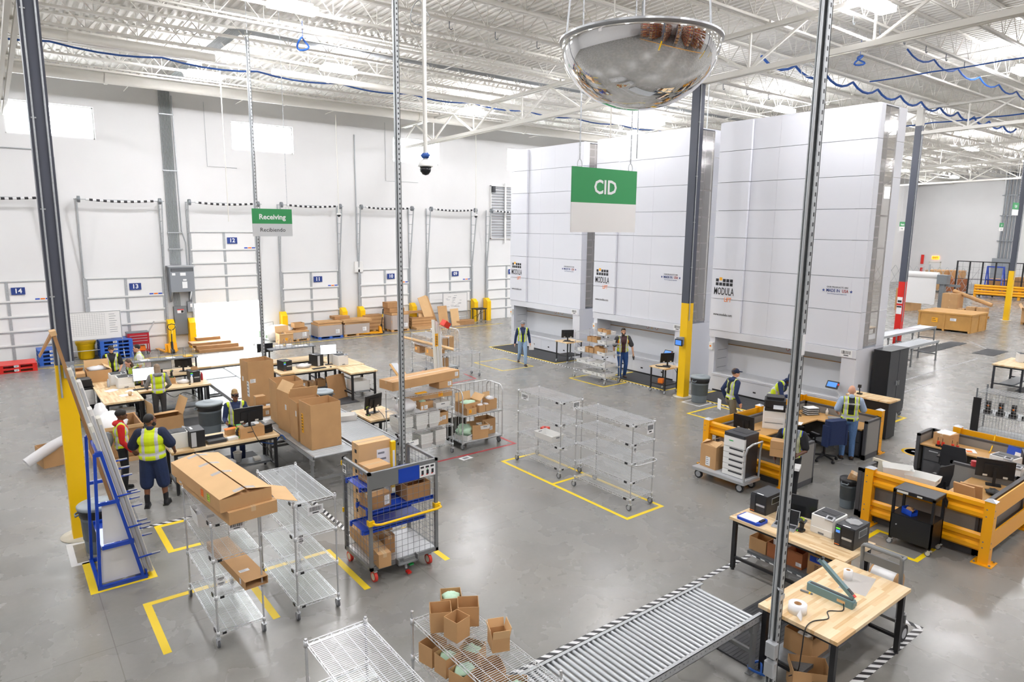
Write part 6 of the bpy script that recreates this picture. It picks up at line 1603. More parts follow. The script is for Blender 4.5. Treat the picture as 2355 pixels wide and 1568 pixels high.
single(b, 'letter_tray', ['black_plastic', 'paper'], 'stacked black letter trays of paper in the far office', 'tray', (16.35, 8.5, .74), -25)
def laptop(lab, x, y, z, rz, openang, screen='screen_off', lid='silver'):
    t = thing('laptop', lab, 'laptop', (x, y, z), rz)
    b = MB(); b.box(-.17, -.12, 0, .17, .12, .016, .01); b.m = 1; b.box(-.15, -.02, .016, .15, .1, .018); b.build('base', [lid, 'dark_plastic'], t)
    b = MB(); b.T = Matrix.Translation((0, .12, .016)) @ Euler((R(openang), 0, 0)).to_matrix().to_4x4(); b.box(-.17, 0, 0, .17, .008, .23); b.m = 1; b.box(-.16, -.002, .012, .16, 0, .22); b.build('lid', [lid, screen], t)
laptop('closed silver laptop on the far office desk', 16.45, 7.9, .74, -60, 88)
b = MB(); b.lathe([(.03, 0), (.03, .11), (.012, .14), (.012, .17), (0, .17)], n=12); single(b, 'bottle', 'tote_white', 'small clear pump bottle in the far office', 'bottle', (16.6, 8.2, .74))
b = MB(); b.lathe([(.03, 0), (.03, .14), (.012, .17), (.012, .2), (0, .2)], n=12); single(b, 'bottle', 'tote_white', 'clear spray bottle beside the edge-on monitor', 'bottle', (13.25, 8.35, .74))
b = MB(); b.box(-.09, -.11, 0, .09, .11, .05, .02); b.m = 1; b.box(-.08, -.06, .05, -.04, .06, .09); single(b, 'desk_phone', ['black_plastic', 'red'], 'dark desk phone between copier and papers', 'phone', (15.1, 8.5, .74), -40)
paper_sheets('white papers at the middle of the far office desk', 15.3, 8.25, .741, 20, n=2)
cord('black cords lying on the far office desk', [(15.8, 8.7, .75), (15.9, 8.5, .76), (16.05, 8.65, .75), (16.1, 8.45, .76), (16.3, 8.75, .75)], .007)
cord('black cords beside the edge-on monitor', [(13.5, 8.6, .75), (13.7, 8.7, .76), (13.8, 8.5, .75), (14.0, 8.45, .75)], .007)
def office_chair(lab, x, y, rz, back='mesh_black', jacket=None):
    t = thing('office_chair', lab, 'chair', (x, y, 0), rz)
    b = MB(); b.box(-.24, -.22, .43, .24, .24, .5, .08); b.build('seat', 'mesh_black', t)
    b = MB(); P = [(-.22, .22, .55), (.22, .22, .55), (.24, .27, .8), (.2, .3, 1.02), (-.2, .3, 1.02), (-.24, .27, .8)]
    b.add(P+[(x_, y_+.03, z_) for x_, y_, z_ in P], [(0, 1, 2, 5), (5, 2, 3, 4), (11, 8, 7, 6), (10, 9, 8, 11)]+[(i, 6+i, 6+(i+1) % 6, (i+1) % 6) for i in range(6)]); b.build('backrest', back, t)
    b = MB(); b.tube([(0, .2, .45), (0, .33, .5), (0, .32, .7)], .025, 6); b.build('back_support', 'black_plastic', t)
    for s in (-1, 1): b = MB(); b.tube([(s*.24, 0, .46), (s*.3, 0, .5), (s*.3, 0, .66)], .02, 6); b.box(s*.3-.035, -.13, .66, s*.3+.035, .12, .69); b.build('armrest', 'black_plastic', t)
    b = MB(); b.tube([(0, 0, .1), (0, 0, .44)], .03, 8); b.build('column', 'black_plastic', t)
    for i in range(5):
        a = 2*PI*i/5+.3; b = MB(); b.tube([(0, 0, .13), (.3*math.cos(a), .3*math.sin(a), .09)], [.03, .02], 6); l_ = b.build('leg', 'black_plastic', t)
        b = MB(); b.cyl((.3*math.cos(a)-.02, .3*math.sin(a), .035), (.3*math.cos(a)+.02, .3*math.sin(a), .035), .035, 12); b.build('wheel', 'rubber', l_)
    if jacket:
        b = MB(); b.box(-.27, .17, .48, .27, .38, 1.06, .06); b.box(-.3, .2, .45, -.24, .36, .95); b.box(.24, .2, .45, .3, .36, .95)
        j = b.build('jacket', jacket, None); j.location = t.location; j.rotation_euler = t.rotation_euler; tag(j, 'dark navy jacket hung over the office chair back', 'jacket')
    return t
office_chair('office chair with a navy jacket in the far office', 15.32, 7.55, 160, jacket='navy_cloth')
office_chair('grey mesh office chair behind the navy jacket chair', 15.0, 8.0, 40)
office_chair('black mesh office chair in the near office', 14.1, 4.85, 165)
office_chair('black office chair turned sideways in the near office', 15.75, 4.95, 95)
b = MB(); b.box(0, -.02, 0, .06, .02, .02)
t = thing('standing_shelf', 'wood-topped black stand behind the bald man', 'table', (18.05, 7.3, 0))
b = MB(); b.box(0, 0, 1.0, .6, 1.15, 1.04); b.build('worktop', 'butcher', t)
b = MB(); b.box(.05, .05, .03, .55, 1.1, .98); b.build('body', 'black_frame', t)
b = MB(); b.box(-.04, -.06, 0, .04, .06, .04); b.tube([(0, 0, .04), (0, .02, .2)], .015, 6); b.box(-.03, -.02, .18, .03, .05, .26); single(b, 'headset_stand', 'black_plastic', 'black headset stand on the wood-topped stand', 'stand', (18.3, 8.2, 1.04))
# near office contents
carton('brown carton topped with papers in the near office', 16.45, 5.42, .74, .38, .34, .26, -10, marks=(('f', .1, .17, .1, .03, 1, 'card', 'ink'), ))
paper_sheets('white papers on top of the near office carton', 16.48, 5.42, 1.0, 0, .34, .26, 3)
for i, (x, y) in enumerate(((16.16, 5.46), (16.14, 5.36), (16.16, 5.18), (16.14, 5.08))):
    t = thing('two_way_radio', 'orange and black two-way radio in a charger, %s' % ('far left', 'second', 'third', 'nearest')[i], 'radio', (x, y, .74), 0, 'two-way radios on the near office desk')
    b = MB(); b.box(-.045, -.04, 0, .045, .04, .04, .01); b.build('charger', 'black_plastic', t)
    b = MB(); b.box(-.02, -.026, .04, .02, .026, .12, .008); b.build('body', 'orange_red', t)
    b = MB(); b.tube([(0, .015, .12), (0, .015, .2)], .006, 5); b.build('antenna', 'black_plastic', t)
b = MB(); b.box(-.14, -.1, 0, .14, .1, .01); b.m = 1; b.box(-.13, -.02, .01, 0, .09, .012)
single(b, 'magazine', ['paper', 'orange'], 'open magazine with an orange page on the near office desk', 'magazine', (16.35, 4.9, .74), 30)
b = MB(); b.box(-.005, -.16, 0, .005, .16, .24); b.m = 1; b.box(-.008, -.13, .06, -.004, -.01, .15); single(b, 'binder', ['blue', 'paper'], 'blue folder standing on the near office desk', 'folder', (16.55, 4.18, .74), -20).rotation_euler = (0, R(12), R(-20))
laser_printer('white laser printer near the middle of the near office', 15.55, 4.05, .74, -100, .42, .38, .3)
laser_printer('second white printer beside the monitor in the near office', 15.2, 3.78, .74, -100, .36, .3, .26)
b = MB(); b.cyl((0, 0, 0), (0, 0, .1), .06, 18); single(b, 'tape_roll', 'tape_red', 'red roll standing on the near office partition', 'tape roll', (14.66, 4.3, .951))
monitor('large black monitor seen from behind in the near office', 14.45, 3.9, .74, 110, w=.6, h=.36, sh=.14)
b = MB(); b.box(-.2, -.1, 0, .2, .1, .3); b.build; single(b, 'computer_tower', 'black_plastic', 'black desktop computer at the end of the near office desk', 'computer', (16.2, 3.85, .74), 20)
paper_sheets('white papers beside the near office monitor', 13.95, 4.1, .741, 40, n=4, seed=9)
for i, a in enumerate((-8, 6)):
    b = MB(); b.box(-.02, -.17, 0, .02, .17, .26); o = single(b, 'envelope', 'card', 'brown document envelope standing at the near desk edge, %s' % ('left one' if i == 0 else 'right one with a label'), 'envelope', (13.35+.12*i, 4.0-.06*i, .74), a+10); o.rotation_euler = (0, R(-16), R(a))
b = MB(); b.blob((0, 0, .05), (.12, .1, .06), 71, .4); single(b, 'cable_pile', 'black_plastic', 'tangle of black cables on the near office desk', 'cables', (13.9, 3.75, .74))
tote('upper white tote perched on the near office partition', 12.86, 4.95, 1.0, 25, .36, .5, .14)
tote('lower white tote beside the perched tote', 12.95, 4.55, .95, 5, .4, .5, .12)
b = MB(); b.box(-.02, -.25, 0, .02, .25, .95); b.m = 1
for y in (-.15, .15): b.cyl((-.021, y, .82), (-.025, y, .82), .012, 8)
single(b, 'fiber_board', ['cream', 'ink'], 'cream board with two holes standing behind the white totes', 'board', (13.55, 5.45, .0), -8)
t = trash_can('slim black bin at the end of the near cubicle', 13.0, 5.86, .6, .16, lid=False, liner=True, name='waste_bin'); t.children[0].data.materials[0] = MATS['black_plastic']
carton('small carton sticking out of the slim black bin', 13.0, 5.86, .45, .2, .16, .28, 20, rx=20, marks=(('f', .05, .06, .1, .12), ))
cord('yellow cord draped over the near office guard rail', [(16.92, 4.65, 1.07), (16.85, 4.64, .95), (16.68, 4.62, .8), (16.5, 4.6, .76)], .012, 'yellow')
b = MB(); b.lathe([(.36, 0), (.36, .0015), (0, .0015)], n=32); b.m = 1; b.lathe([(.3, .0016), (.3, .002), (.28, .002), (.28, .0016)], n=32); b.box(-.05, -.14, .0016, .05, .14, .0022)
single(b, 'floor_sign', ['yellow', 'ink_grey'], 'round yellow floor sticker in the aisle beside the near cubicle', 'floor sticker', (17.75, 6.42, .0))
# platform truck
t = thing('platform_truck', 'silver platform truck with a tubular handle', 'platform truck', (11.82, 7.42, 0))
b = MB(); b.box(0, 0, .2, .62, 1.3, .26, .02); b.m = 1; b.box(.03, .05, .26, .59, 1.25, .264); b.build('deck', ['silver', 'light_grey'], t)
b = MB(); b.tube([(.04, .03, .26), (.04, .03, .85), (.06, .0, 1.0), (.14, -.06, 1.08), (.48, -.06, 1.08), (.56, .0, 1.0), (.58, .03, .85), (.58, .03, .26)], .022, 8); b.build('handle', 'silver', t)
for x in (.1, .52):
    for y in (.12, 1.15): caster(t, x, y, .095, 'rubber', .04, yoke='silver')
t = thing('printer_stack', 'tall white printer with stacked paper trays on the platform truck', 'printer', (12.2, 7.8, .266), -90)
b = MB(); b.box(-.24, -.2, 0, .24, .28, .75); b.build('body', 'dark_plastic', t)
for i in range(5): b = MB(); b.box(-.245, -.235, .01+.125*i, .245, -.19, .125+.125*i); b.m = 1; b.box(-.1, -.24, .09+.125*i, .22, -.234, .12+.125*i); b.build('paper_tray', ['white_plastic', 'ink'], t)
b = MB(); b.box(-.245, -.235, .64, .245, -.18, .86); b.m = 1; b.box(-.12, -.237, .76, -.02, -.234, .78); b.build('front_cover', ['white_plastic', 'green'], t)
b = MB(); b.box(-.25, -.24, .86, .25, .29, .93, .02); b.m = 1; b.box(-.17, -.05, .92, .17, .2, .935); b.m = 0; b.box(-.24, -.18, .75, .24, .28, .86); b.build('top_cover', ['dark_plastic', 'black_plastic'], t)
carton('tall open carton with folded flaps on the platform truck', 12.2, 8.42, .266, .42, .42, .5, -4, op='open', flaps=(('l', -70, .2), ('f', -80, .2), ('b', -60, .2)), marks=(('l', .15, .05, .12, .2), ))
# black equipment cart
t = thing('equipment_cart', 'black two-tier equipment cart beside the near guard rail', 'cart', (12.02, 4.0, 0))
CWx, CLy = .46, .66
for x in (.02, CWx-.02):
    for y in (.02, CLy-.02): b = MB(); b.box(x-.02, y-.02, .1, x+.02, y+.02, 1.0); b.build('leg', 'black_frame', t); caster(t, x, y-.02, .05)
b = MB(); b.box(0, 0, .96, CWx, CLy, 1.02); b.m = 1; b.box(.01, .01, 1.02, CWx-.01, CLy-.01, 1.024); b.m = 2; b.box(-.002, .42, .97, 0, .6, 1.01); b.box(-.002, .2, .97, 0, .28, 1.0); b.build('top_shelf', ['black_frame', 'dark_plastic', 'off_white'], t)
b = MB(); b.box(.0, .0, .14, CWx, CLy, .58); b.build('cabinet', 'black_frame', t)
b = MB(); b.box(-.014, .02, .16, 0, CLy-.02, .57); b.m = 1; b.cyl((-.014, .55, .4), (-.03, .55, .4), .012, 8); b.build('door', ['black_frame', 'silver'], t)
b = MB(); b.tube([(.4, .0, .98), (.44, -.03, .9), (.42, -.03, .8), (.38, -.02, .92)], .015, 5); b.build('cord', 'black_plastic', t)
t = thing('parts_bin', 'small blue bin of tools on the black equipment cart', 'bin', (12.16, 4.42, .582), -20)
b = MB(); b.box(-.07, -.1, 0, .07, .1, .01); b.box(-.07, -.1, 0, -.062, .1, .1); b.box(.062, -.1, 0, .07, .1, .1); b.box(-.07, .09, 0, .07, .1, .12); b.box(-.07, -.1, 0, .07, -.09, .06); b.build('body', 'blue', t)
b = MB(); b.blob((0, 0, .06), (.05, .07, .05), 81, .4); single(b, 'glove', 'card_dark', 'brown work gloves in the small blue bin', 'gloves', (12.16, 4.42, .6))
floor_tape('yellow floor tape box under the black equipment cart', [(11.72, 4.08), (12.4, 4.08), (12.4, 4.98), (11.72, 4.98)], 'tape_yellow', .08, True)
# ================================================================ FRONT RIGHT WORKBENCHES
workbench('butcher block bench with label printers at the front right', 8.94, 3.98, 9.86, 5.82, .9, shelf=(.4, .85), long='y', inset=.08)
workbench('butcher block bench with the heat sealer at the front right', 7.03, 3.12, 8.92, 4.1, .9, shelf=(.42, .88))
label_printer('unlit black label printer at the far end of the front bench', 9.66, 5.62, .9, -90, False, w=.28, d=.5, h=.3)
label_printer('lit black label printer beside the white printer on the front bench', 9.58, 4.2, .9, -90, True, w=.27, d=.48, h=.3)
laser_printer('white desktop printer on the front right bench', 9.68, 4.6, .9, -90, .36, .42, .28)
b = MB(); b.blob((0, 0, .006), (.11, .11, .012), 85, .2); single(b, 'plastic_bag', 'plastic_film', 'clear plastic bag lying on the lit label printer', 'plastic bag', (9.62, 4.2, 1.212))
monitor('black monitor behind the pole on the front right bench', 9.68, 5.08, .9, -75, w=.52, h=.32, sh=.09)
laptop('open silver laptop behind the pole on the front right bench', 9.28, 5.08, .9, -75, -18, 'screen_off')
b = MB(); b.box(-.06, -.004, 0, .0, 0, .12); 
for i, (mm, dx) in enumerate((('cable_blue', 0), ('green_sign', .02), ('orange', .035))): pass
b = MB(); b.box(-.14, -.2, 0, .14, .2, .04, .03); b.m = 1; b.box(-.12, -.17, .04, .12, .14, .046); b.m = 2; b.box(-.06, .15, .04, .06, .19, .06)
single(b, 'clipboard_case', ['blue', 'paper', 'black_plastic'], 'blue clipboard case with white paper on the front bench', 'clipboard', (9.1, 5.52, .9), 180)
scanner('lime barcode scanner in a cradle before the white printer', 9.36, 4.86, .9, -90)
b = MB(); b.box(-.05, -.04, 0, .05, .04, .006); single(b, 'sticky_note', 'lime', 'yellow note pad beside the laptop on the front bench', 'note', (9.5, 5.16, .912), 10)
for y, w, h, mm, op, l in ((5.58, .3, .22, 'card', 'open', 'tan open carton at the far left of the shelf under the printer bench'), (5.25, .32, .24, 'card_red', 'open', 'red-brown carton with plastic bags under the printer bench'), (4.95, .26, .26, 'card_red', 'open', 'red-brown carton behind the pole under the printer bench')):
    carton(l, 9.56, y, .252, .3, w, h, 0, op=op, mt=mm, fill=('bag', .95) if 'bags' in l else None, marks=(('l', .16, .04, .09, .06), ) if mm == 'card_red' else ())
u = carton('large brown carton with a blue printed band under the printer bench', 9.6, 4.5, .252, .4, .46, .36, 0, tape=False)
b = MB(); b.box(-.2035, -.2, .22, -.2, .2, .31); l_ = b.build('printed_band', 'blue', u); text('ULINE', 'lettering', .07, 'paper', l_, (-.2045, 0, .275), (90, 0, -90), bold=.001)
b = MB()
for i in range(6):
    for j in range(3): b.box(-.202, .12-.12*j-.06, .17-.024*i, -.2, .12-.12*j, .178-.024*i)
b.build('print', 'ink', u)
# heat sealer
t = thing('heat_sealer', 'blue-green hand heat sealer with its arm raised', 'heat sealer', (7.86, 3.63, .9), 90)
b = MB(); b.box(-.29, -.045, 0, .29, .045, .1, .01); b.m = 1; b.box(-.27, -.02, .1, .26, .02, .106); b.m = 2; b.box(-.3, -.0455, .03, -.29, .0455, .08); b.m = 3; b.box(-.2, .045, .03, -.1, .047, .065); b.build('base', ['sealer', 'dark_plastic', 'sealer', 'card_light'], t)
b = MB(); b.T = Matrix.Translation((-.27, 0, .115)) @ Euler((0, R(-35), 0)).to_matrix().to_4x4(); b.box(0, -.028, 0, .56, .028, .045, .008); b.m = 1; b.box(.53, -.02, .045, .56, .02, .08); b.box(.04, -.022, .045, .12, .022, .052); b.m = 2; b.box(.0, -.022, .045, .035, .022, .052); b.build('arm', ['sealer', 'black_plastic', 'orange_red'], t)
cord('black power cord of the heat sealer running off the bench', [(7.8, 3.44, .94), (7.7, 3.4, .905), (7.55, 3.5, .905), (7.4, 3.42, .905), (7.2, 3.5, .905), (7.0, 3.48, .89), (7.0, 3.5, .6), (7.05, 3.55, .3), (6.95, 3.6, .25)], .007)
t = thing('label_roll', 'large roll of white labels at the left of the sealer bench', 'label roll', (7.25, 3.72, .9))
b = MB(); b.lathe([(.105, 0), (.105, .11), (.04, .11), (.04, 0)], n=32); b.build('roll', 'paper', t)
b = MB(); b.lathe([(.042, .02), (.042, .112), (.036, .112), (.036, .02)], n=20); b.build('core', 'card_dark', t)
b = MB(); b.add([(-.08, -.08, .1), (-.06, -.1, .0), (-.2, -.16, .03), (-.24, -.12, .1), (-.23, -.12, .1)], [(0, 1, 2, 3)]); b.add([(x, y, z-.002) for x, y, z in b.v[:4]], [(3, 2, 1, 0)]); b.build('loose_end', 'paper', t)
t = thing('label_roll', 'tall narrow roll of white film at the back of the sealer bench', 'film roll', (8.5, 3.73, .9))
b = MB(); b.lathe([(.055, 0), (.055, .13), (.024, .13), (.024, 0)], n=24); b.build('roll', 'paper', t)
b = MB(); b.lathe([(.026, .02), (.026, .132), (.02, .132), (.02, .02)], n=16); b.build('core', 'card_dark', t)
b = MB(); b.box(-.28, -.16, 0, .28, .16, .002); single(b, 'plastic_film', 'plastic_film', 'clear plastic film lying across the sealer bench', 'plastic film', (8.5, 3.6, .9005), 12)
b = MB(); b.box(-.075, -.014, 0, .075, .014, .016, .008); b.m = 1; b.box(-.05, -.0145, .005, -.03, .0145, .017); single(b, 'box_cutter', ['mid_grey', 'yellow'], 'grey box cutter lying beside the heat sealer', 'knife', (7.75, 3.88, .9), 100)
carton('open carton holding a roll on the shelf under the sealer bench', 7.62, 3.76, .252, .42, .36, .28, 0, op='open')
b = MB(); b.lathe([(.09, 0), (.09, .1), (.035, .1), (.035, 0)], n=24); single(b, 'film_roll', 'paper', 'white roll in the carton under the sealer bench', 'film roll', (7.58, 3.76, .36))
carton('brown carton at the right of the shelf under the sealer bench', 8.45, 3.76, .252, .36, .34, .3, 0)
carton('open carton on the floor at the pole, bottom edge of the view', 7.22, 3.5, 0, .34, .42, .34, 40, op='open', marks=(('f', .22, .08, .1, .14), ))
b = MB(); b.box(-.1, -.14, 0, .1, .14, .12); single(b, 'floor_carton', 'white_plastic', 'white carton on the floor beside the open carton at the pole', 'cardboard box', (6.92, 3.42, 0), 30)
b = MB(); b.blob((0, 0, .03), (.16, .12, .04), 91, .3); single(b, 'plastic_bag', 'plastic_film', 'clear plastic bag on the shelf end under the sealer bench', 'plastic bag', (8.68, 3.72, .252))
cord('blue and yellow cables coiled on the mat behind the pole', [(6.95, 3.95, .06), (7.1, 4.05, .12), (7.0, 4.15, .05), (6.9, 4.0, .1), (7.05, 3.9, .04), (7.15, 4.1, .08)], .016, 'cable_blue', 'cable_coil')
# hand truck with film roll
t = thing('roll_cart', 'grey handled cart carrying a roll of film behind the sealer bench', 'cart', (9.02, 3.3, 0))
for y in (0, .5):
    b = MB(); b.tube([(.08, y, .08), (.05, y, .7), (0, y, 1.18)], .028, 6); b.build('upright', 'grey_paint', t)
b = MB(); b.tube([(0, 0, 1.18), (-.02, .02, 1.22), (-.02, .48, 1.22), (0, .5, 1.18)], .025, 8); b.tube([(.12, 0, 1.18), (.12, .5, 1.18)], .02, 6); b.tube([(0, 0, 1.18), (.12, 0, 1.18)], .02, 6); b.tube([(0, .5, 1.18), (.12, .5, 1.18)], .02, 6); b.build('handle', 'grey_paint', t)
b = MB(); b.box(.01, .02, .98, .04, .48, 1.1); b.box(.0, 0, .3, .3, .5, .34); b.build('tray', 'grey_paint', t)
for y in (-.04, .54): b = MB(); b.cyl((.15, y-.03, .12), (.15, y+.03, .12), .12, 20); b.m = 1; b.cyl((.15, y-.033, .12), (.15, y+.033, .12), .07, 14); b.build('wheel', ['rubber', 'light_grey'], t)
b = MB(); b.tube([(.3, .0, .3), (.3, 0, .02)], .02, 6); b.tube([(.3, .5, .3), (.3, .5, .02)], .02, 6); b.build('leg', 'grey_paint', t)
t = thing('film_roll', 'wide roll of shiny white film on the grey cart', 'film roll', (9.25, 3.35, .72))
b = MB(); b.cyl((0, .06, 0), (0, .36, 0), .17, 28); b.build('roll', 'foam_white', t)
MATS['foam_white'].node_tree.nodes['Principled BSDF'].inputs['Roughness'].default_value = .5
b = MB(); b.cyl((0, .0, 0), (0, .46, 0), .02, 10); b.build('spindle', 'galv', t)
b = MB(); b.cyl((0, .04, 0), (0, .06, 0), .175, 28); b.cyl((0, .36, 0), (0, .38, 0), .175, 28); b.build('end_disc', 'card', t)
# ================================================================ PEOPLE
def vest_mat(name, base, band='c3c6c8', trim=None, gap=None, gapw=.05, hb=(1.02, 1.075), vb=(.085, .14), gslope=.25, belly=None):
    m = mat(name, base, .75); k = NT(m); co, x, y, z = k.xyz()
    ax = k.math('ABSOLUTE', x)
    def rng(v, a, c): return k.math('MULTIPLY', k.math('GREATER_THAN', v, a), k.math('LESS_THAN', v, c))
    vert = rng(ax, vb[0], vb[1]); hor = rng(z, hb[0], hb[1])
    col = lin(base)
    if belly: col = k.mix(k.math('LESS_THAN', z, belly[1]), col, lin(belly[0]))
    if trim: col = k.mix(k.math('MAXIMUM', rng(ax, vb[0]-.022, vb[1]+.022), rng(z, hb[0]-.025, hb[1]+.025)), col, lin(trim))
    col = k.mix(k.math('MAXIMUM', vert, hor), col, lin(band))
    if gap:
        w = k.math('ADD', gapw, k.math('MULTIPLY', k.math('MAXIMUM', k.math('SUBTRACT', z, 1.2), 0), gslope))
        g = k.math('MULTIPLY', k.math('GREATER_THAN', y, .03), k.math('LESS_THAN', ax, w))
        col = k.mix(g, col, lin(gap))
    k.l(col, k.b.inputs['Base Color'])
LIME = 'c9e01c'
vest_mat('vest_back', 'cfe512'); vest_mat('vest_front_navy', LIME, gap='1c2c52', hb=(0, .01), gapw=.045)
vest_mat('vest_front_black', LIME, gap='1b1b1f', hb=(0, .01), gapw=.04, gslope=.3)
vest_mat('vest_red', 'd2e614', gap='b81f1f', gapw=.03); vest_mat('vest_dull', 'b9cf3a')
vest_mat('vest_orange', 'e8601c', 'cfd0c8', 'd8e22a', gap='43262a', gapw=.07, hb=(1.1, 1.14), belly=('d3e02a', 1.08))
vest_mat('vest_black', '17181b', 'b9bcbd', 'd6e83a'); vest_mat('vest_blue', '2038a8', 'c6cbb0', 'd0e04a', gap='8a93a0', gapw=.06)
def V3(*a): return Vector(a)
def rm(mb, name, mt, par, vox, sm=2):
    o = mb.build(name, mt, par, True)
    m = o.modifiers.new('r', 'REMESH'); m.mode = 'VOXEL'; m.voxel_size = vox; m.use_smooth_shade = True
    if sm: q = o.modifiers.new('s', 'SMOOTH'); q.iterations = sm; q.factor = .5
    return o
def limb(b, pts, rad, n=10):
    b.tube(pts, rad, n)
    for p, r in zip(pts, rad): b.ell(p, r, n, 8)
def person(lab, x, y, rz, h=1.75, skin='skin_tan', top='navy_cloth', sleeve='long', legs='denim', shoe='black_cloth', vest=None, hair=None, hairst='short', hat=None, shorts=False,
           lean=0., fat=1., LE=None, LW=None, RE=None, RW=None, LK=None, LA=None, RK=None, RA=None, yaw=0., nod=0., beard=None, glasses=False, hood=None, detail=True, base=0., sock=None):
    t = thing('person', lab, 'person', (x, y, base), rz); s = h/1.75; t.scale = (s, s, s)
    L = lambda z: lean*(z-.93)            # forward shift with height
    hipL, hipR = V3(-.09, 0, .93), V3(.09, 0, .93)
    LK = V3(*(LK or (-.1, .02, .5))); RK = V3(*(RK or (.1, .02, .5))); LA = V3(*(LA or (-.105, -.02, .09))); RA = V3(*(RA or (.105, -.02, .09)))
    shL, shR = V3(-.185, L(1.42), 1.415), V3(.185, L(1.42), 1.415)
    LE = V3(*(LE or (-.25, L(1.15)-.03, 1.13))); RE = V3(*(RE or (.25, L(1.15)-.03, 1.13)))
    LW = V3(*(LW or (-.25, L(.9)+.06, .88))); RW = V3(*(RW or (.25, L(.9)+.06, .88)))
    hc = V3(0, L(1.62)+.03+nod*.08, 1.635-nod*.03)
    f = fat
    # ---- body, one surface
    b = MB()
    b.ell((0, 0, .95), (.155*f, .11*f, .13)); b.ell((0, L(1.12), 1.12), (.14*f, .1*f, .17)); b.ell((0, L(1.3), 1.3), (.165*f, .11*f, .17))
    limb(b, [shL, V3(0, L(1.42), 1.43), shR], [.06, .07, .06])
    limb(b, [V3(0, L(1.45), 1.44), hc-V3(0, .02, .08)], [.055, .05])
    T = Matrix.Translation(hc) @ Euler((-nod*.6, 0, R(yaw))).to_matrix().to_4x4(); b.T = T
    b.ell((0, -.005, .02), (.074, .094, .108), 16, 12); b.ell((0, .03, -.045), (.056, .062, .062), 12, 10); b.ell((0, .085, -.075), (.028, .02, .018), 8, 6)
    b.tube([(0, .088, .022), (0, .108, -.022)], [.009, .016], 8); b.ell((0, .1, -.022), (.017, .016, .012), 8, 6)
    for q in (-1, 1): b.ell((q*.076, -.005, -.005), (.011, .022, .032), 8, 8); b.ell((q*.03, .082, .045), (.026, .012, .01), 8, 6)
    b.ell((0, .092, -.048), (.024, .011, .007), 8, 6)
    b.T = Matrix()
    for S, E, Wp, q in ((shL, LE, LW, -1), (shR, RE, RW, 1)):
        limb(b, [S, S.lerp(E, .4), E, E.lerp(Wp, .35), Wp], [.052*f, .05*f, .038, .037, .026])
        d = (Wp-E).normalized(); side = d.cross(V3(0, 1, 0)) if abs(d.y) < .8 else d.cross(V3(0, 0, 1)); side.normalize(); fw = side.cross(d).normalized()
        if fw.y < 0: fw = -fw
        pal = Wp+d*.055; b.ell(tuple(pal), .03, 8, 6); limb(b, [Wp, Wp+d*.08], [.026, .03], 8)
        wv = fw
        for i, (o_, ln) in enumerate(((-.027, .066), (-.009, .076), (.009, .072), (.026, .056))):
            p0 = Wp+d*.085+wv*o_; cu = side*(-q*.35) if True else side
            p1 = p0+d*ln*.5; p2 = p1+(d+cu).normalized()*ln*.35; p3 = p2+(d+cu*2).normalized()*ln*.25
            limb(b, [p0, p1, p2, p3], [.0105, .0098, .0092, .008], 6)
        p0 = Wp+d*.035+wv*.026; limb(b, [p0, p0+(wv*.8+d*.6)*.03, p0+(wv*.5+d)*.052], [.012, .011, .009], 6)
    for H, K, A, q in ((hipL, LK, LA, -1), (hipR, RK, RA, 1)):
        limb(b, [H, H.lerp(K, .5), K, K.lerp(A, .35), A], [.085*f, .072*f, .052, .054, .036])
        limb(b, [A+V3(0, -.03, -.045), A+V3(q*.01, .06, -.05), A+V3(q*.015, .14, -.062)], [.034, .034, .026], 8)
    rm(b, 'body', skin, t, .0085, 2)
    # ---- trousers
    b = MB(); b.ell((0, 0, .955), (.17*f, .125*f, .13)); b.ell((0, L(1.05), 1.02), (.16*f, .12*f, .09))
    for H, K, A in ((hipL, LK, LA), (hipR, RK, RA)):
        if shorts: E_ = K.lerp(A, .12); limb(b, [H, H.lerp(K, .5), E_], [.105*f, .1*f, .092*f])
        else: limb(b, [H, H.lerp(K, .5), K, K.lerp(A, .4), A+V3(0, 0, .0)], [.1*f, .088*f, .07, .068, .06])
    rm(b, 'shorts' if shorts else 'trousers', legs, t, .012)
    # ---- shoes
    for A, q in ((LA, -1), (RA, 1)):
        b = MB(); limb(b, [A+V3(0, -.04, -.045), A+V3(q*.01, .05, -.048), A+V3(q*.018, .15, -.06)], [.044, .045, .036], 8); limb(b, [A+V3(0, -.01, .03), A+V3(0, -.015, -.03)], [.043, .046], 8)
        sh = rm(b, 'shoe', shoe, t, .012)
        b = MB(); P = [(A.x-.045, A.y-.085), (A.x+.045, A.y-.085), (A.x+.055+q*.018, A.y+.1), (A.x+.03+q*.02, A.y+.18), (A.x-.03+q*.02, A.y+.18), (A.x-.055+q*.018, A.y+.1)]; b.prism(P, A.z-.09, A.z-.072); b.build('sole', 'rubber', sh)
        if sock: b = MB(); limb(b, [A+V3(0, -.01, .02), A+V3(0, -.005, .13)], [.046, .05], 8); rm(b, 'sock', sock, t, .012)
    # ---- top
    b = MB(); b.ell((0, L(.98), .99), (.168*f, .122*f, .12)); b.ell((0, L(1.12), 1.12), (.16*f, .118*f, .18)); b.ell((0, L(1.3), 1.3), (.182*f, .128*f, .17)); limb(b, [shL, V3(0, L(1.42), 1.42), shR], [.075, .085, .075])
    limb(b, [V3(0, L(1.44), 1.43), V3(0, L(1.5)+.0, 1.5)], [.075, .066])
    for S, E, Wp in ((shL, LE, LW), (shR, RE, RW)):
        if sleeve == 'long': limb(b, [S, S.lerp(E, .5), E, E.lerp(Wp, .5), E.lerp(Wp, .96)], [.073*f, .066*f, .056, .052, .046])
        else: limb(b, [S, S.lerp(E, .78)], [.08*f, .078*f])
    rm(b, 'shirt', top, t, .012)
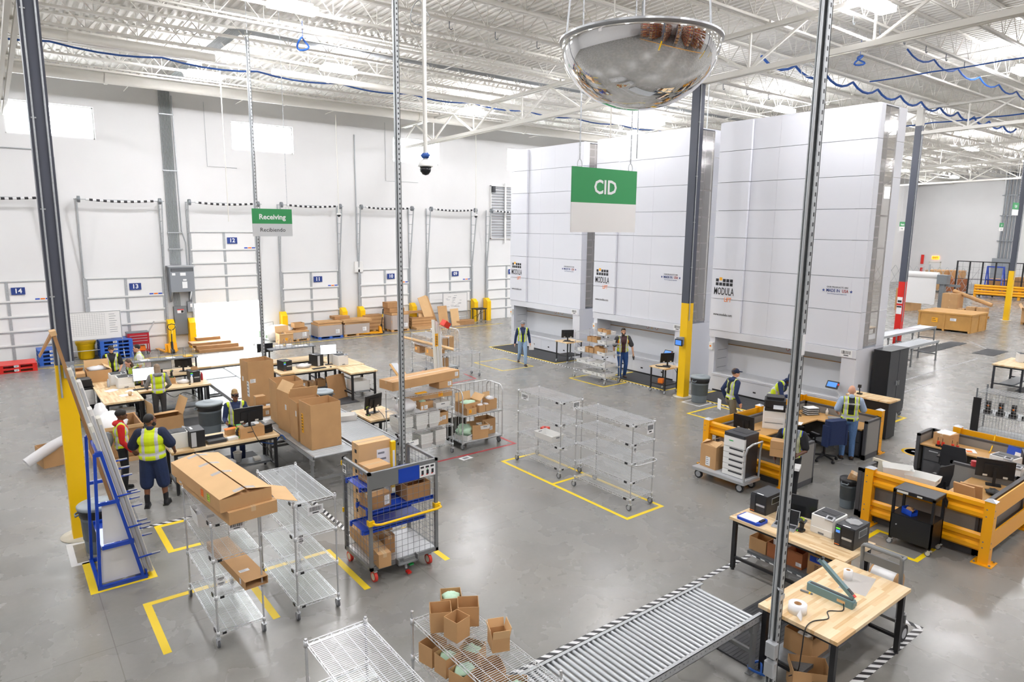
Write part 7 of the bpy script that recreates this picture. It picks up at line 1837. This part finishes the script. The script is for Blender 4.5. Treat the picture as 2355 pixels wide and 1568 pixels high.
    if hood:
        b = MB(); b.T = Matrix.Translation((0, L(1.47)-.06, 1.47)); b.ell((0, 0, 0), (.13, .09, .06)); limb(b, [V3(-.09, .06, -.02), V3(0, .12, -.06), V3(.09, .06, -.02)], [.04, .035, .04]); rm(b, 'hood', hood, t, .012)
    if vest:
        b = MB(); b.ell((0, L(.97), .99), (.186*f, .14*f, .12)); b.ell((0, L(1.12), 1.12), (.178*f, .138*f, .19)); b.ell((0, L(1.3), 1.3), (.196*f, .146*f, .17)); limb(b, [shL*.82+V3(0, L(1.42)*.18, 1.425*.18), V3(0, L(1.42), 1.425), shR*.82+V3(0, L(1.42)*.18, 1.425*.18)], [.085, .09, .085])
        rm(b, 'vest', vest, t, .012)
    # ---- head gear, hair, features
    if hair:
        b = MB(); b.T = T
        b.ell((0, -.02, .045), (.083, .094, .097), 14, 10)
        if hairst == 'long': b.ell((0, -.055, -.06), (.085, .06, .14)); b.ell((0, -.075, -.16), (.08, .05, .1)); b.ell((.05, -.03, -.08), (.035, .05, .12)); b.ell((-.05, -.03, -.08), (.035, .05, .12))
        elif hairst == 'bun': b.ell((0, -.1, .02), (.05, .045, .05)); b.ell((0, -.05, -.03), (.07, .05, .06))
        elif hairst == 'up': b.ell((0, -.03, .12), (.07, .07, .06))
        elif hairst == 'quiff': b.ell((0, .05, .105), (.055, .05, .035))
        rm(b, 'hair', hair, t, .008)
    if beard:
        b = MB(); b.T = T; b.ell((0, .055, -.072), (.05, .048, .042)); b.ell((.05, .03, -.045), (.02, .04, .04)); b.ell((-.05, .03, -.045), (.02, .04, .04)); rm(b, 'beard', beard, t, .008)
    if hat:
        b = MB(); b.T = T; b.ell((0, -.008, .05), (.089, .107, .09))
        if hat[0] == 'cap': b.box(-.065, .07, .035, .065, .18, .047, .03)
        elif hat[0] == 'beanie': b.ell((0, -.012, .045), (.091, .108, .085))
        elif hat[0] == 'band': b = MB(); b.T = T; b.lathe([(.092, .02), (.095, .05), (.09, .075)], (0, -.006, 0), 20); b.v = [tuple(T @ (Vector(((T.inverted() @ Vector(v)).x*.86, (T.inverted() @ Vector(v)).y*1.06, (T.inverted() @ Vector(v)).z)))) for v in b.v]
        rm(b, hat[0] if hat[0] != 'band' else 'headband', hat[1], t, .008) if hat[0] != 'band' else b.build('headband', hat[1], t)
    if hat and hat[0] == 'hood':
        b = MB(); b.T = T; b.ell((0, -.035, .01), (.1, .1, .14)); b.ell((0, -.05, -.1), (.1, .07, .08)); rm(b, 'hood', hat[2], t, .009)
    if detail:
        for q in (-1, 1):
            b = MB(); b.T = T; b.ell((q*.03, .087, .022), (.011, .006, .006), 8, 6); b.build('eye', 'hair_black', t)
        b = MB(); b.T = T; b.ell((0, .1, -.048), (.02, .006, .003), 8, 6); b.build('mouth', 'ink_red', t)
    if glasses:
        b = MB(); b.T = T
        for q in (-1, 1): b.tube([(q*.032+.024*math.cos(a*PI/5), .1, .02+.019*math.sin(a*PI/5)) for a in range(10)], .003, 4, closed=True); b.tube([(q*.056, .098, .022), (q*.076, .0, .02)], .003, 4)
        b.build('glasses', 'black_plastic', t)
    return t
walk = dict(LK=(-.1, .16, .52), LA=(-.1, .2, .09), RK=(.1, -.02, .5), RA=(.1, -.3, .17))
person('man in light jeans, lime vest and grey cap walking by the far left lift', 16.4, 20.45, 150, 1.76, 'skin_light', 'navy_cloth', 'long', 'denim_light', 'boot_brown', 'vest_front_navy', 'hair_brown', hat=('cap', 'grey_cloth'), yaw=-30, LE=(-.27, -.06, 1.14), LW=(-.29, .06, .9), RE=(.26, -.02, 1.14), RW=(.29, -.03, .88), **walk)
b = MB(); b.box(-.1, -.004, 0, .1, .004, .26); single(b, 'paper_sheet', 'paper', 'white paper held by the man in light jeans', 'papers', (16.66, 20.2, .62), 150)
p = person('bearded man in orange and yellow vest walking beside the loaded rack', 17.9, 16.5, 146, 1.84, 'skin_tan', 'charcoal_cloth', 'short', 'denim_dark', 'boot_brown', 'vest_orange', 'hair_black', 'quiff', beard='hair_black', fat=1.14, LE=(-.33, .02, 1.12), LW=(-.33, .18, .92), RE=(.3, -.02, 1.12), RW=(.3, .05, .88), LK=(-.12, .06, .5), LA=(-.12, -.1, .1), RK=(.1, .14, .52), RA=(.12, .2, .09))
b = MB(); b.box(-.03, -.05, 0, .03, .05, .09, .015); b.box(-.018, .03, -.05, .018, .06, .02); single(b, 'handheld_scanner', 'black_plastic', 'black handheld scanner in the hand of the man in the orange vest', 'scanner', (18.12, 16.16, .77), 146)
person('man in khaki trousers, navy sweatshirt and cap walking behind the rail', 15.3, 10.15, -112, 1.76, 'skin_light', 'navy_cloth', 'long', 'khaki', 'boot_brown', 'vest_black', 'hair_brown', hat=('cap', 'navy'), yaw=-10, hood='navy_cloth', lean=.08, LE=(-.27, -.1, 1.16), LW=(-.28, .02, .92), RE=(.27, -.06, 1.14), RW=(.28, .06, .9), LK=(-.1, .2, .53), LA=(-.1, .26, .09), RK=(.1, .0, .5), RA=(.1, -.26, .15))
b = MB(); b.box(-.1, -.004, 0, .1, .004, .28); single(b, 'paper_sheet', 'paper', 'white paper held by the man in khaki trousers', 'papers', (15.0, 10.3, .68), 60)
person('hooded man in a navy sweatshirt leaning on the far guard rail', 16.35, 9.62, 176, 1.75, 'skin_dark', 'navy_cloth', 'long', 'navy_cloth', 'black_cloth', 'vest_front_navy', None, hat=('hood', 'navy', 'navy_cloth'), beard='hair_black', lean=.75, nod=.6, LE=(-.28, .5, 1.13), LW=(-.12, .62, 1.12), RE=(.28, .5, 1.13), RW=(.1, .64, 1.12))
p = person('bald man in a black management vest and jeans seen from behind', 15.86, 7.28, -58, 1.78, 'skin_light', 'light_blue_cloth', 'short', 'denim', 'boot_brown', 'vest_black', None, nod=.3, fat=1.06, yaw=-10, LE=(-.29, .02, 1.13), LW=(-.24, .2, 1.05), RE=(.3, .08, 1.15), RW=(.26, .33, 1.24))
text('MANAGEMENT', 'lettering', .052, 'paper', p, (0, -.162, 1.36), (84, 0, 0), bold=.0012)
b = MB(); b.box(-.04, -.006, -.02, .04, .006, .13); single(b, 'mobile_phone', 'dark_plastic', 'grey phone in the raised hand of the bald man', 'phone', (16.33, 7.34, 1.3), -40)
person('man in a blue vest and dark beanie carrying cartons behind the pole', 12.25, 6.68, 112, 1.8, 'skin_dark', 'black_cloth', 'short', 'black_cloth', 'white_cloth', 'vest_blue', None, hat=('beanie', 'navy'), nod=.4, lean=.16, LE=(-.26, .16, 1.14), LW=(-.16, .42, 1.12), RE=(.28, .04, 1.13), RW=(.26, .24, .98), LK=(-.1, .14, .52), LA=(-.1, .16, .09), RK=(.1, -.06, .5), RA=(.1, -.34, .2))
carton('upper brown carton carried by the man behind the pole', 11.84, 6.72, 1.22, .3, .24, .15, 112, marks=(('f', .1, .03, .12, .09), ))
carton('lower brown carton carried by the man behind the pole', 11.84, 6.72, 1.06, .3, .24, .155, 112)
b = MB(); b.box(-.11, -.15, 0, .11, .15, .05); single(b, 'paper_stack', 'paper', 'white papers under the arm of the man behind the pole', 'papers', (11.94, 6.44, .86), 112)
person('woman in a navy sweater and headband working at the front bench', 4.12, 15.55, 172, 1.68, 'skin_brown', 'navy_cloth', 'long', 'navy_cloth', 'black_cloth', 'vest_front_navy', 'hair_blond', 'up', hat=('band', 'hair_black'), glasses=True, nod=.2, yaw=12, LE=(-.25, .12, 1.13), LW=(-.15, .34, 1.06), RE=(.26, .1, 1.12), RW=(.26, .42, 1.12))
person('woman in a red hoodie and black headwrap with a yellow vest', 1.78, 15.16, -95, 1.7, 'skin_dark', 'red_cloth', 'long', 'black_cloth', 'black_cloth', 'vest_red', None, 'bun', hat=('beanie', 'hair_black'), hood='red_cloth', RE=(.24, .0, 1.12), RW=(.2, .16, .9), LE=(-.24, .0, 1.12), LW=(-.2, .2, .95))
b = MB(); b.blob((0, 0, 0), (.13, .09, .16), 95, .1); b.m = 1; b.ell((.02, -.07, -.04), (.09, .04, .1), 10, 8); single(b, 'backpack', ['mid_grey', 'red_paint'], 'small clear and red backpack on the woman in the red hoodie', 'backpack', (1.55, 15.16, 1.12), -90)
person('heavy man in a bright yellow vest and navy shorts seen from behind', 2.12, 13.92, -22, 1.82, 'skin_brown', 'navy', 'short', 'navy_shorts', 'black_cloth', 'vest_back', 'hair_black', beard='hair_black', fat=1.28, shorts=True, yaw=-55, sock='black_cloth', LE=(-.34, .02, 1.14), LW=(-.28, .2, .98), RE=(.34, .04, 1.14), RW=(.32, .26, .98), LA=(-.14, -.02, .09), RA=(.16, .06, .09), LK=(-.13, .02, .5), RK=(.14, .05, .5))
person('woman in a grey hooded top and yellow vest working at the long bench', 3.3, 19.82, -4, 1.66, 'skin_light', 'grey_cloth', 'long', 'charcoal_cloth', 'black_cloth', 'vest_back', 'hair_light', 'long', hood='grey_cloth', nod=.3, LE=(-.3, .1, 1.13), LW=(-.26, .36, 1.02), RE=(.3, .08, 1.13), RW=(.24, .32, 1.0))
person('woman in glasses and dark beanie facing over the left benches', 2.72, 23.7, 172, 1.66, 'skin_tan', 'black_cloth', 'short', 'black_cloth', 'black_cloth', 'vest_front_black', 'hair_black', hat=('beanie', 'hair_black'), glasses=True, RE=(.26, .1, 1.12), RW=(.18, .34, 1.06), LE=(-.26, .06, 1.12), LW=(-.2, .26, .98))
person('dark-haired young man in profile behind the riser', 3.4, 23.25, 80, 1.7, 'skin_light', 'white_cloth', 'short', 'charcoal_cloth', 'black_cloth', 'vest_dull', 'hair_black', nod=.2)
person('long-haired woman leaning over the left bench printers', 3.05, 21.5, 120, 1.62, 'skin_light', 'charcoal_cloth', 'short', 'charcoal_cloth', 'black_cloth', 'vest_dull', 'hair_brown', 'long', lean=.25, nod=.7)
# ================================================================ FAR RIGHT AISLE
for x0, x1, y, l in ((21.5, 31.6, 11.1, 'near silver roller conveyor in the far right aisle'), (23.5, 36.2, 12.9, 'longer silver roller conveyor beyond the near one in the far right aisle')):
    roller_conveyor(l, x0, y, x1, y+.75, .85, 'x', pitch=.16)
floor_mat_('dark rubber mat on the floor in the far right aisle', 34.75, 10.0, 36.65, 10.85)
floor_mat_('dark rubber mat under the end of the near far-aisle conveyor', 33.2, 12.0, 37.6, 12.7)
workbench('butcher block bench at the right edge of the far aisle', 27.2, 6.9, 29.2, 7.85, .9, shelf=(.3, .7), lg='dark_plastic')
laser_printer('white printer on the bench at the right edge of the far aisle', 28.5, 7.3, .9, -60)
floor_mat_('dark floor mat under the bench at the right edge', 27.6, 6.2, 30.2, 7.2)
t = thing('wooden_crate', 'long orange-brown plywood crate in the far aisle', 'crate', (41.3, 13.1, 0))
b = MB(); b.box(0, 0, .1, 2.3, 2.6, 1.0); b.build('body', 'ply', t)
b = MB(); b.box(-.05, -.05, .94, 2.35, 2.65, 1.02)
for yy in (0, 1.25, 2.5): b.box(-.03, yy, .02, 0, yy+.1, .95); b.box(0, yy, 0, 2.3, yy+.1, .1)
for xx in (0, 1.1, 2.2): b.box(xx, -.03, .05, xx+.1, 0, .95)
b.build('batten', 'ply', t)
printed(t, -.035, 1.0, .6, .3, .15, 'x'); printed(t, -.035, 1.9, .45, .3, .25, 'x', 2, 'sticker', 'ink')
workbench('wood-topped bench behind the long far-aisle conveyor', 29.6, 14.4, 33.2, 15.2, .9, shelf=(.2, .6))
b = MB(); b.box(-.3, -.25, 0, .3, .25, .38); single(b, 'crt_monitor', 'black_plastic', 'black boxy equipment on the far conveyor bench', 'equipment', (32.3, 14.8, .9), 20)
b = MB(); b.blob((0, 0, .12), (.25, .2, .13), 97, .2); single(b, 'plastic_bag', 'foam_white', 'white bag on the far conveyor bench', 'plastic bag', (32.9, 14.9, .9))
riser('steel shelf with wire dividers behind the red column', 31.2, 16.3, 1.35, 2.6, .6, (.3, .8, 1.3, 1.8, 2.3))
carton('big closed carton beside the red column in the far aisle', 50.6, 20.0, 0, 1.3, 1.1, 1.5, -8)
t = thing('bag_dispenser', 'white sheet draped over a grey post stand in the far aisle', 'stand', (49.6, 17.6, 0))
b = MB(); b.box(-.5, -.5, 0, .5, .5, .06); b.box(-.15, -.15, .06, .15, .15, 2.4); b.box(-.3, -.3, 2.0, .3, .3, 2.6); b.box(.0, -1.0, 1.85, .1, -.15, 2.0); b.build('stand', 'galv_dark', t)
b = MB(); b.cyl((0, .3, 2.55), (0, 2.6, 2.55), .2, 14); b.box(-.02, .4, .6, .02, 2.3, 2.5); b.build('sheet', 'foam_white', t)
for i, (x, y) in enumerate(((49.2, 16.6), (49.3, 15.4))): pallet('wood pallet under the far cartons by the distant column, %s' % ('left' if i == 0 else 'right'), x, y, 0, 1.2, 1.1)
for x, y, z, w, d, h, l in ((49.2, 16.8, .13, 1.0, .9, .5, 'lowest far carton on the left pallet by the distant column'), (49.2, 16.8, .63, 1.0, .9, .45, 'middle far carton on the left pallet by the distant column'), (49.2, 16.8, 1.08, 1.0, .9, .4, 'top far carton on the left pallet by the distant column'), (48.9, 16.1, .13, .5, .4, .45, 'small far carton between the pallets'), (49.0, 15.6, .13, .5, .5, .6, 'small far carton on the right pallet, left'), (49.0, 15.0, .13, .6, .5, .6, 'small far carton on the right pallet, right')): carton(l, x, y, z, w, d, h)
b = MB(); b.tube([(49.5, 16.9, 1.62), (49.2, 14.6, .9)], .12, 10); single(b, 'cardboard_tube', 'card', 'long cardboard tube leaning over the far cartons', 'tube')
carton('open carton with film at the far right edge', 49.0, 12.3, .13, 1.3, 1.2, .7, 10, op='open', flaps=(('l', 60, .4), ('b', 30, .4)), fill=('bag', 1.0)); pallet('wood pallet under the far right open carton', 49.0, 12.3, 0)
t = thing('guard_rail', 'distant yellow pipe guard rail at the right edge', 'guard rail')
for y in (20.7, 17.6, 14.4): b = MB(); b.box(65.2, y-.09, 0, 65.4, y+.09, 1.08); b.build('post', 'yellow_rail', t)
for z in (.35, .55, .8, 1.0): b = MB(); b.tube([(65.2, 20.7, z), (65.2, 10, z)], .1, 8); b.build('rail', 'yellow_rail', t)
t = thing('mesh_fence', 'black framed mesh fence in front of the far blue racks', 'fence')
for i in range(13): b = MB(); b.box(66.3, 22.6-.95*i-.05, 0, 66.4, 22.6-.95*i+.05, 2.95); b.build('post', 'black_frame', t)
b = MB(); b.box(66.3, 11.1, 2.88, 66.4, 22.6, 2.95); b.box(66.3, 11.1, .1, 66.4, 22.6, .16); b.box(66.3, 11.1, 1.4, 66.4, 22.6, 1.44); b.build('rail', 'black_frame', t)
mesh_panel(t, 'mesh_panel', (66.35, 11.1), (66.35, 22.6), .1, 2.9, .4, .4, 'black_frame', .006)
t = thing('folding_gate', 'grey folding scissor gate across the far aisle', 'gate')
b = MB()
for i in range(-3, 14):
    y = 22.9+.62*i
    for q in (1, -1): b.tube([(66.8, y, .15 if q > 0 else 2.3), (66.8, y+1.2, 2.3 if q > 0 else .15)], .018, 4)
b.build('lattice', 'galv', t)
for y in (24.95, 22.7): b = MB(); b.box(66.75, y-.06, 0, 66.87, y+.06, 2.5); b.build('post', 'galv', t)
for x, y, w, d, h, z, m_, l in ((69, 25.2, 2.2, 1.6, .9, .13, 'card', 'lower left far carton pile behind the folding gate'), (69, 24.9, 2.0, 1.6, .9, 1.03, 'card', 'upper far carton pile behind the folding gate'), (68.5, 23.4, 1.4, 1.5, 1.1, .13, 'card_red', 'red-brown far box behind the folding gate'), (69.5, 23.7, 1.2, 1.2, .7, 1.25, 'card', 'small far carton above the red-brown box'), (70.2, 18.2, 1.5, 2.0, 1.6, 0, 'card_dark', 'brown wrapped goods behind the mesh fence, left'), (70.4, 15.2, 1.5, 2.4, 1.4, 0, 'card_dark', 'brown wrapped goods behind the mesh fence, middle'), (71.0, 20.6, 1.4, 1.8, 1.3, 0, 'card_dark', 'brown wrapped goods behind the mesh fence, near the gate'), (70.3, 16.7, 1.0, 1.2, 2.2, 0, 'card', 'tall far carton behind the mesh fence')): carton(l, x, y, z, w, d, h, tape=False, mt=m_)
for i, (x, y, l) in enumerate(((68.2, 19.8, 'far blue A-frame rack behind the mesh fence, left'), (68.6, 15.4, 'far blue A-frame rack behind the mesh fence, middle'), (68.6, 13.2, 'far blue A-frame rack behind the mesh fence, right'), (66.0, 10.6, 'far blue cage rack at the right edge'))):
    t = thing('plank_rack', l, 'rack', (x, y, 0)); b = MB()
    for yy in (0, 1.2): b.tube([(0, yy, 0), (.3, yy, 2.5)], .06, 4); b.tube([(1.2, yy, 0), (.4, yy, 2.5)], .06, 4); b.box(.1, yy-.05, .8, .95, yy+.05, .9)
    b.box(0, 0, 0, .1, 1.2, .1); b.box(.3, 0, 2.4, .4, 1.2, 2.5); b.box(.1, 0, 1.3, .2, 1.2, 1.4); b.build('frame', 'blue_paint', t)
d_ = tag(thing('door_20', 'white exit door in the far end wall', None, (XR, 29.75, 0)), None, None, None, 'structure')
b = MB(); b.box(-.05, -.5, 0, 0, .5, 2.1); b.build('leaf', 'sign_white', d_)
b = MB(); b.box(-.07, -.58, 0, 0, -.5, 2.18); b.box(-.07, .5, 0, 0, .58, 2.18); b.box(-.07, -.58, 2.1, 0, .58, 2.18); b.build('frame', 'off_white', d_)
t = thing('exit_sign', 'glowing orange exit sign above the far door', 'exit sign', (XR-.06, 29.75, 2.45))
b = MB(); b.box(-.03, -.35, 0, .06, .35, .35); b.build('housing', 'exit_glow', t); text('EXIT', 'lettering', .26, 'red', t, (-.035, 0, .17), (90, 0, -90), bold=.01)
b = MB(); b.cyl((0, 0, .9), (0, 0, 1.5), .12, 10); b.m = 1; b.box(-.02, -.15, 1.9, .0, .15, 2.9); single(b, 'fire_extinguisher', ['red', 'red'], 'red fire extinguisher and sign on the far wall', 'fire extinguisher', (XR-.15, 31.0, 0))
b = MB()
for i in range(4): b.tube([(XR-.1, 24.0-.3*i, 2.8), (XR-.1, 24.0-.3*i, 11.4)], .09, 6)
for z in (4.5, 7, 9): b.box(XR-.2, 22.8, z, XR-.02, 24.3, z+.08)
b.box(XR-.5, 22.6, .4, XR-.02, 24.4, 2.8); single(b, 'conduit_riser', 'panel_grey', 'grey conduits rising from a cabinet on the far end wall', 'conduit')
def far_sign(lab, x, y, z, top, bot):
    s_ = hang_sign((x, y, z), top, bot, lab, tsize=.17 if len(top) > 4 else .2, bcol='sign_white'); return s_
far_sign('distant green hanging sign lettered VLM before the far column', 41.0, 11.7, 6.25, 'VLM', '')
far_sign('distant green hanging sign lettered Shipping beside the red column', 52.0, 21.5, 5.45, 'Shipping', 'Envios')
far_sign('small distant green hanging sign before the far end wall', 62.5, 18.6, 5.5, 'QA', 'QA')
# wire basket stack behind the near cubicle
t = thing('wire_cage_rack', 'wire mesh cage of black radios on stands behind the near cubicle', 'wire cage', (20.3, 3.6, 0))
W_, L_ = .75, 2.5
for x in (0, W_):
    for y in (0, L_): b = MB(); b.tube([(x, y, .1), (x, y, 1.35)], .02, 6); b.build('post', 'galv_dark', t)
for a, c in (((0, 0), (0, L_)), ((W_, 0), (W_, L_)), ((0, L_), (W_, L_))): mesh_panel(t, 'mesh_panel', a, c, .15, 1.25, .07, .07, 'zinc', .004)
b = MB(); b.box(0, 0, .15, W_, L_, .17); b.box(0, 0, .68, W_, L_, .69); b.build('shelf', 'galv', t)
b = MB(); n = 34
for i in range(n): b.tube([(0, L_*i/n, 1.25), (W_, L_*i/n, 1.25)], .004, 4, caps=False)
for i in range(10): b.tube([(W_*i/10, 0, 1.25), (W_*i/10, L_, 1.25)], .004, 4, caps=False)
b.build('lid', 'zinc', t)
b = MB(); b.box(-.04, L_*.95, .2, 0, L_+.06, 1.1, .02); b.build('guard', 'black_plastic', t)
for i in range(8):
    t = thing('tool_charger', 'black handheld device in the wire cage, %s' % ('first', 'second', 'third', 'fourth', 'fifth', 'sixth', 'seventh', 'eighth')[i]+' from the left', 'device', (20.45, 5.85-.28*i, .692), 0, 'devices in the wire cage')
    b = MB(); b.box(-.08, -.08, 0, .08, .08, .1); b.box(-.04, -.05, .1, .04, .05, .34); b.build('body', 'black_plastic', t)
    b = MB(); b.box(-.045, -.02, .2, -.04, .02, .24); b.build('light', 'orange', t)
for i in range(3):
    hazard_run('distant black and white floor tape in the far aisle, %s' % ('left', 'middle', 'right')[i], *(((21.5, 9.4), (26.5, 9.4)), ((21.3, 10.2), (33.5, 10.2)), ((36.7, 10.9), (38.8, 12.4)))[i])
# ================================================================ BEHIND THE VIEWPOINT: PALLET RACKING SEEN IN THE MIRROR
k0 = None
for i in range(7):
    x = -10+4.6*i
    if k0 is None:
        k0 = thing('pallet_rack', 'tall pallet rack row with red beams behind the viewpoint', 'pallet rack', (x, -9, 0), 0, 'pallet rack rows behind the viewpoint')
        b = MB()
        for j in range(8):
            for xx in (0, 1.1): b.box(xx-.05, -2.9*j-.05, 0, xx+.05, -2.9*j+.05, 9); 
            for z in range(8): b.tube([(0, -2.9*j, .3+z*1.1), (1.1, -2.9*j, .3+(z+1)*1.1)], .02, 4, caps=False)
        b.build('upright', 'galv_dark', k0)
        b = MB()
        for z in range(1, 8):
            for xx in (0, 1.1): b.box(xx-.03, -20.3, z*1.15, xx+.03, 0, z*1.15+.14)
        b.build('beam', 'red_paint', k0)
        b = MB()
        for j in range(7):
            for z in range(0, 8):
                if (j*5+z*3) % 4: b.box(.05, -2.9*j-2.7, z*1.15+.16, 1.05, -2.9*j-.2, z*1.15+.6+.25*((j+z) % 2))
        b.build('stock', 'card_dark', k0)
    else: dup(k0, (x, -9, 0))
b = MB(); b.box(-10, -8.7, 0, 22, -8.6, .15); single(b, 'rack_guard', 'yellow_rail', 'low yellow guard along the pallet rack row ends', 'guard rail')
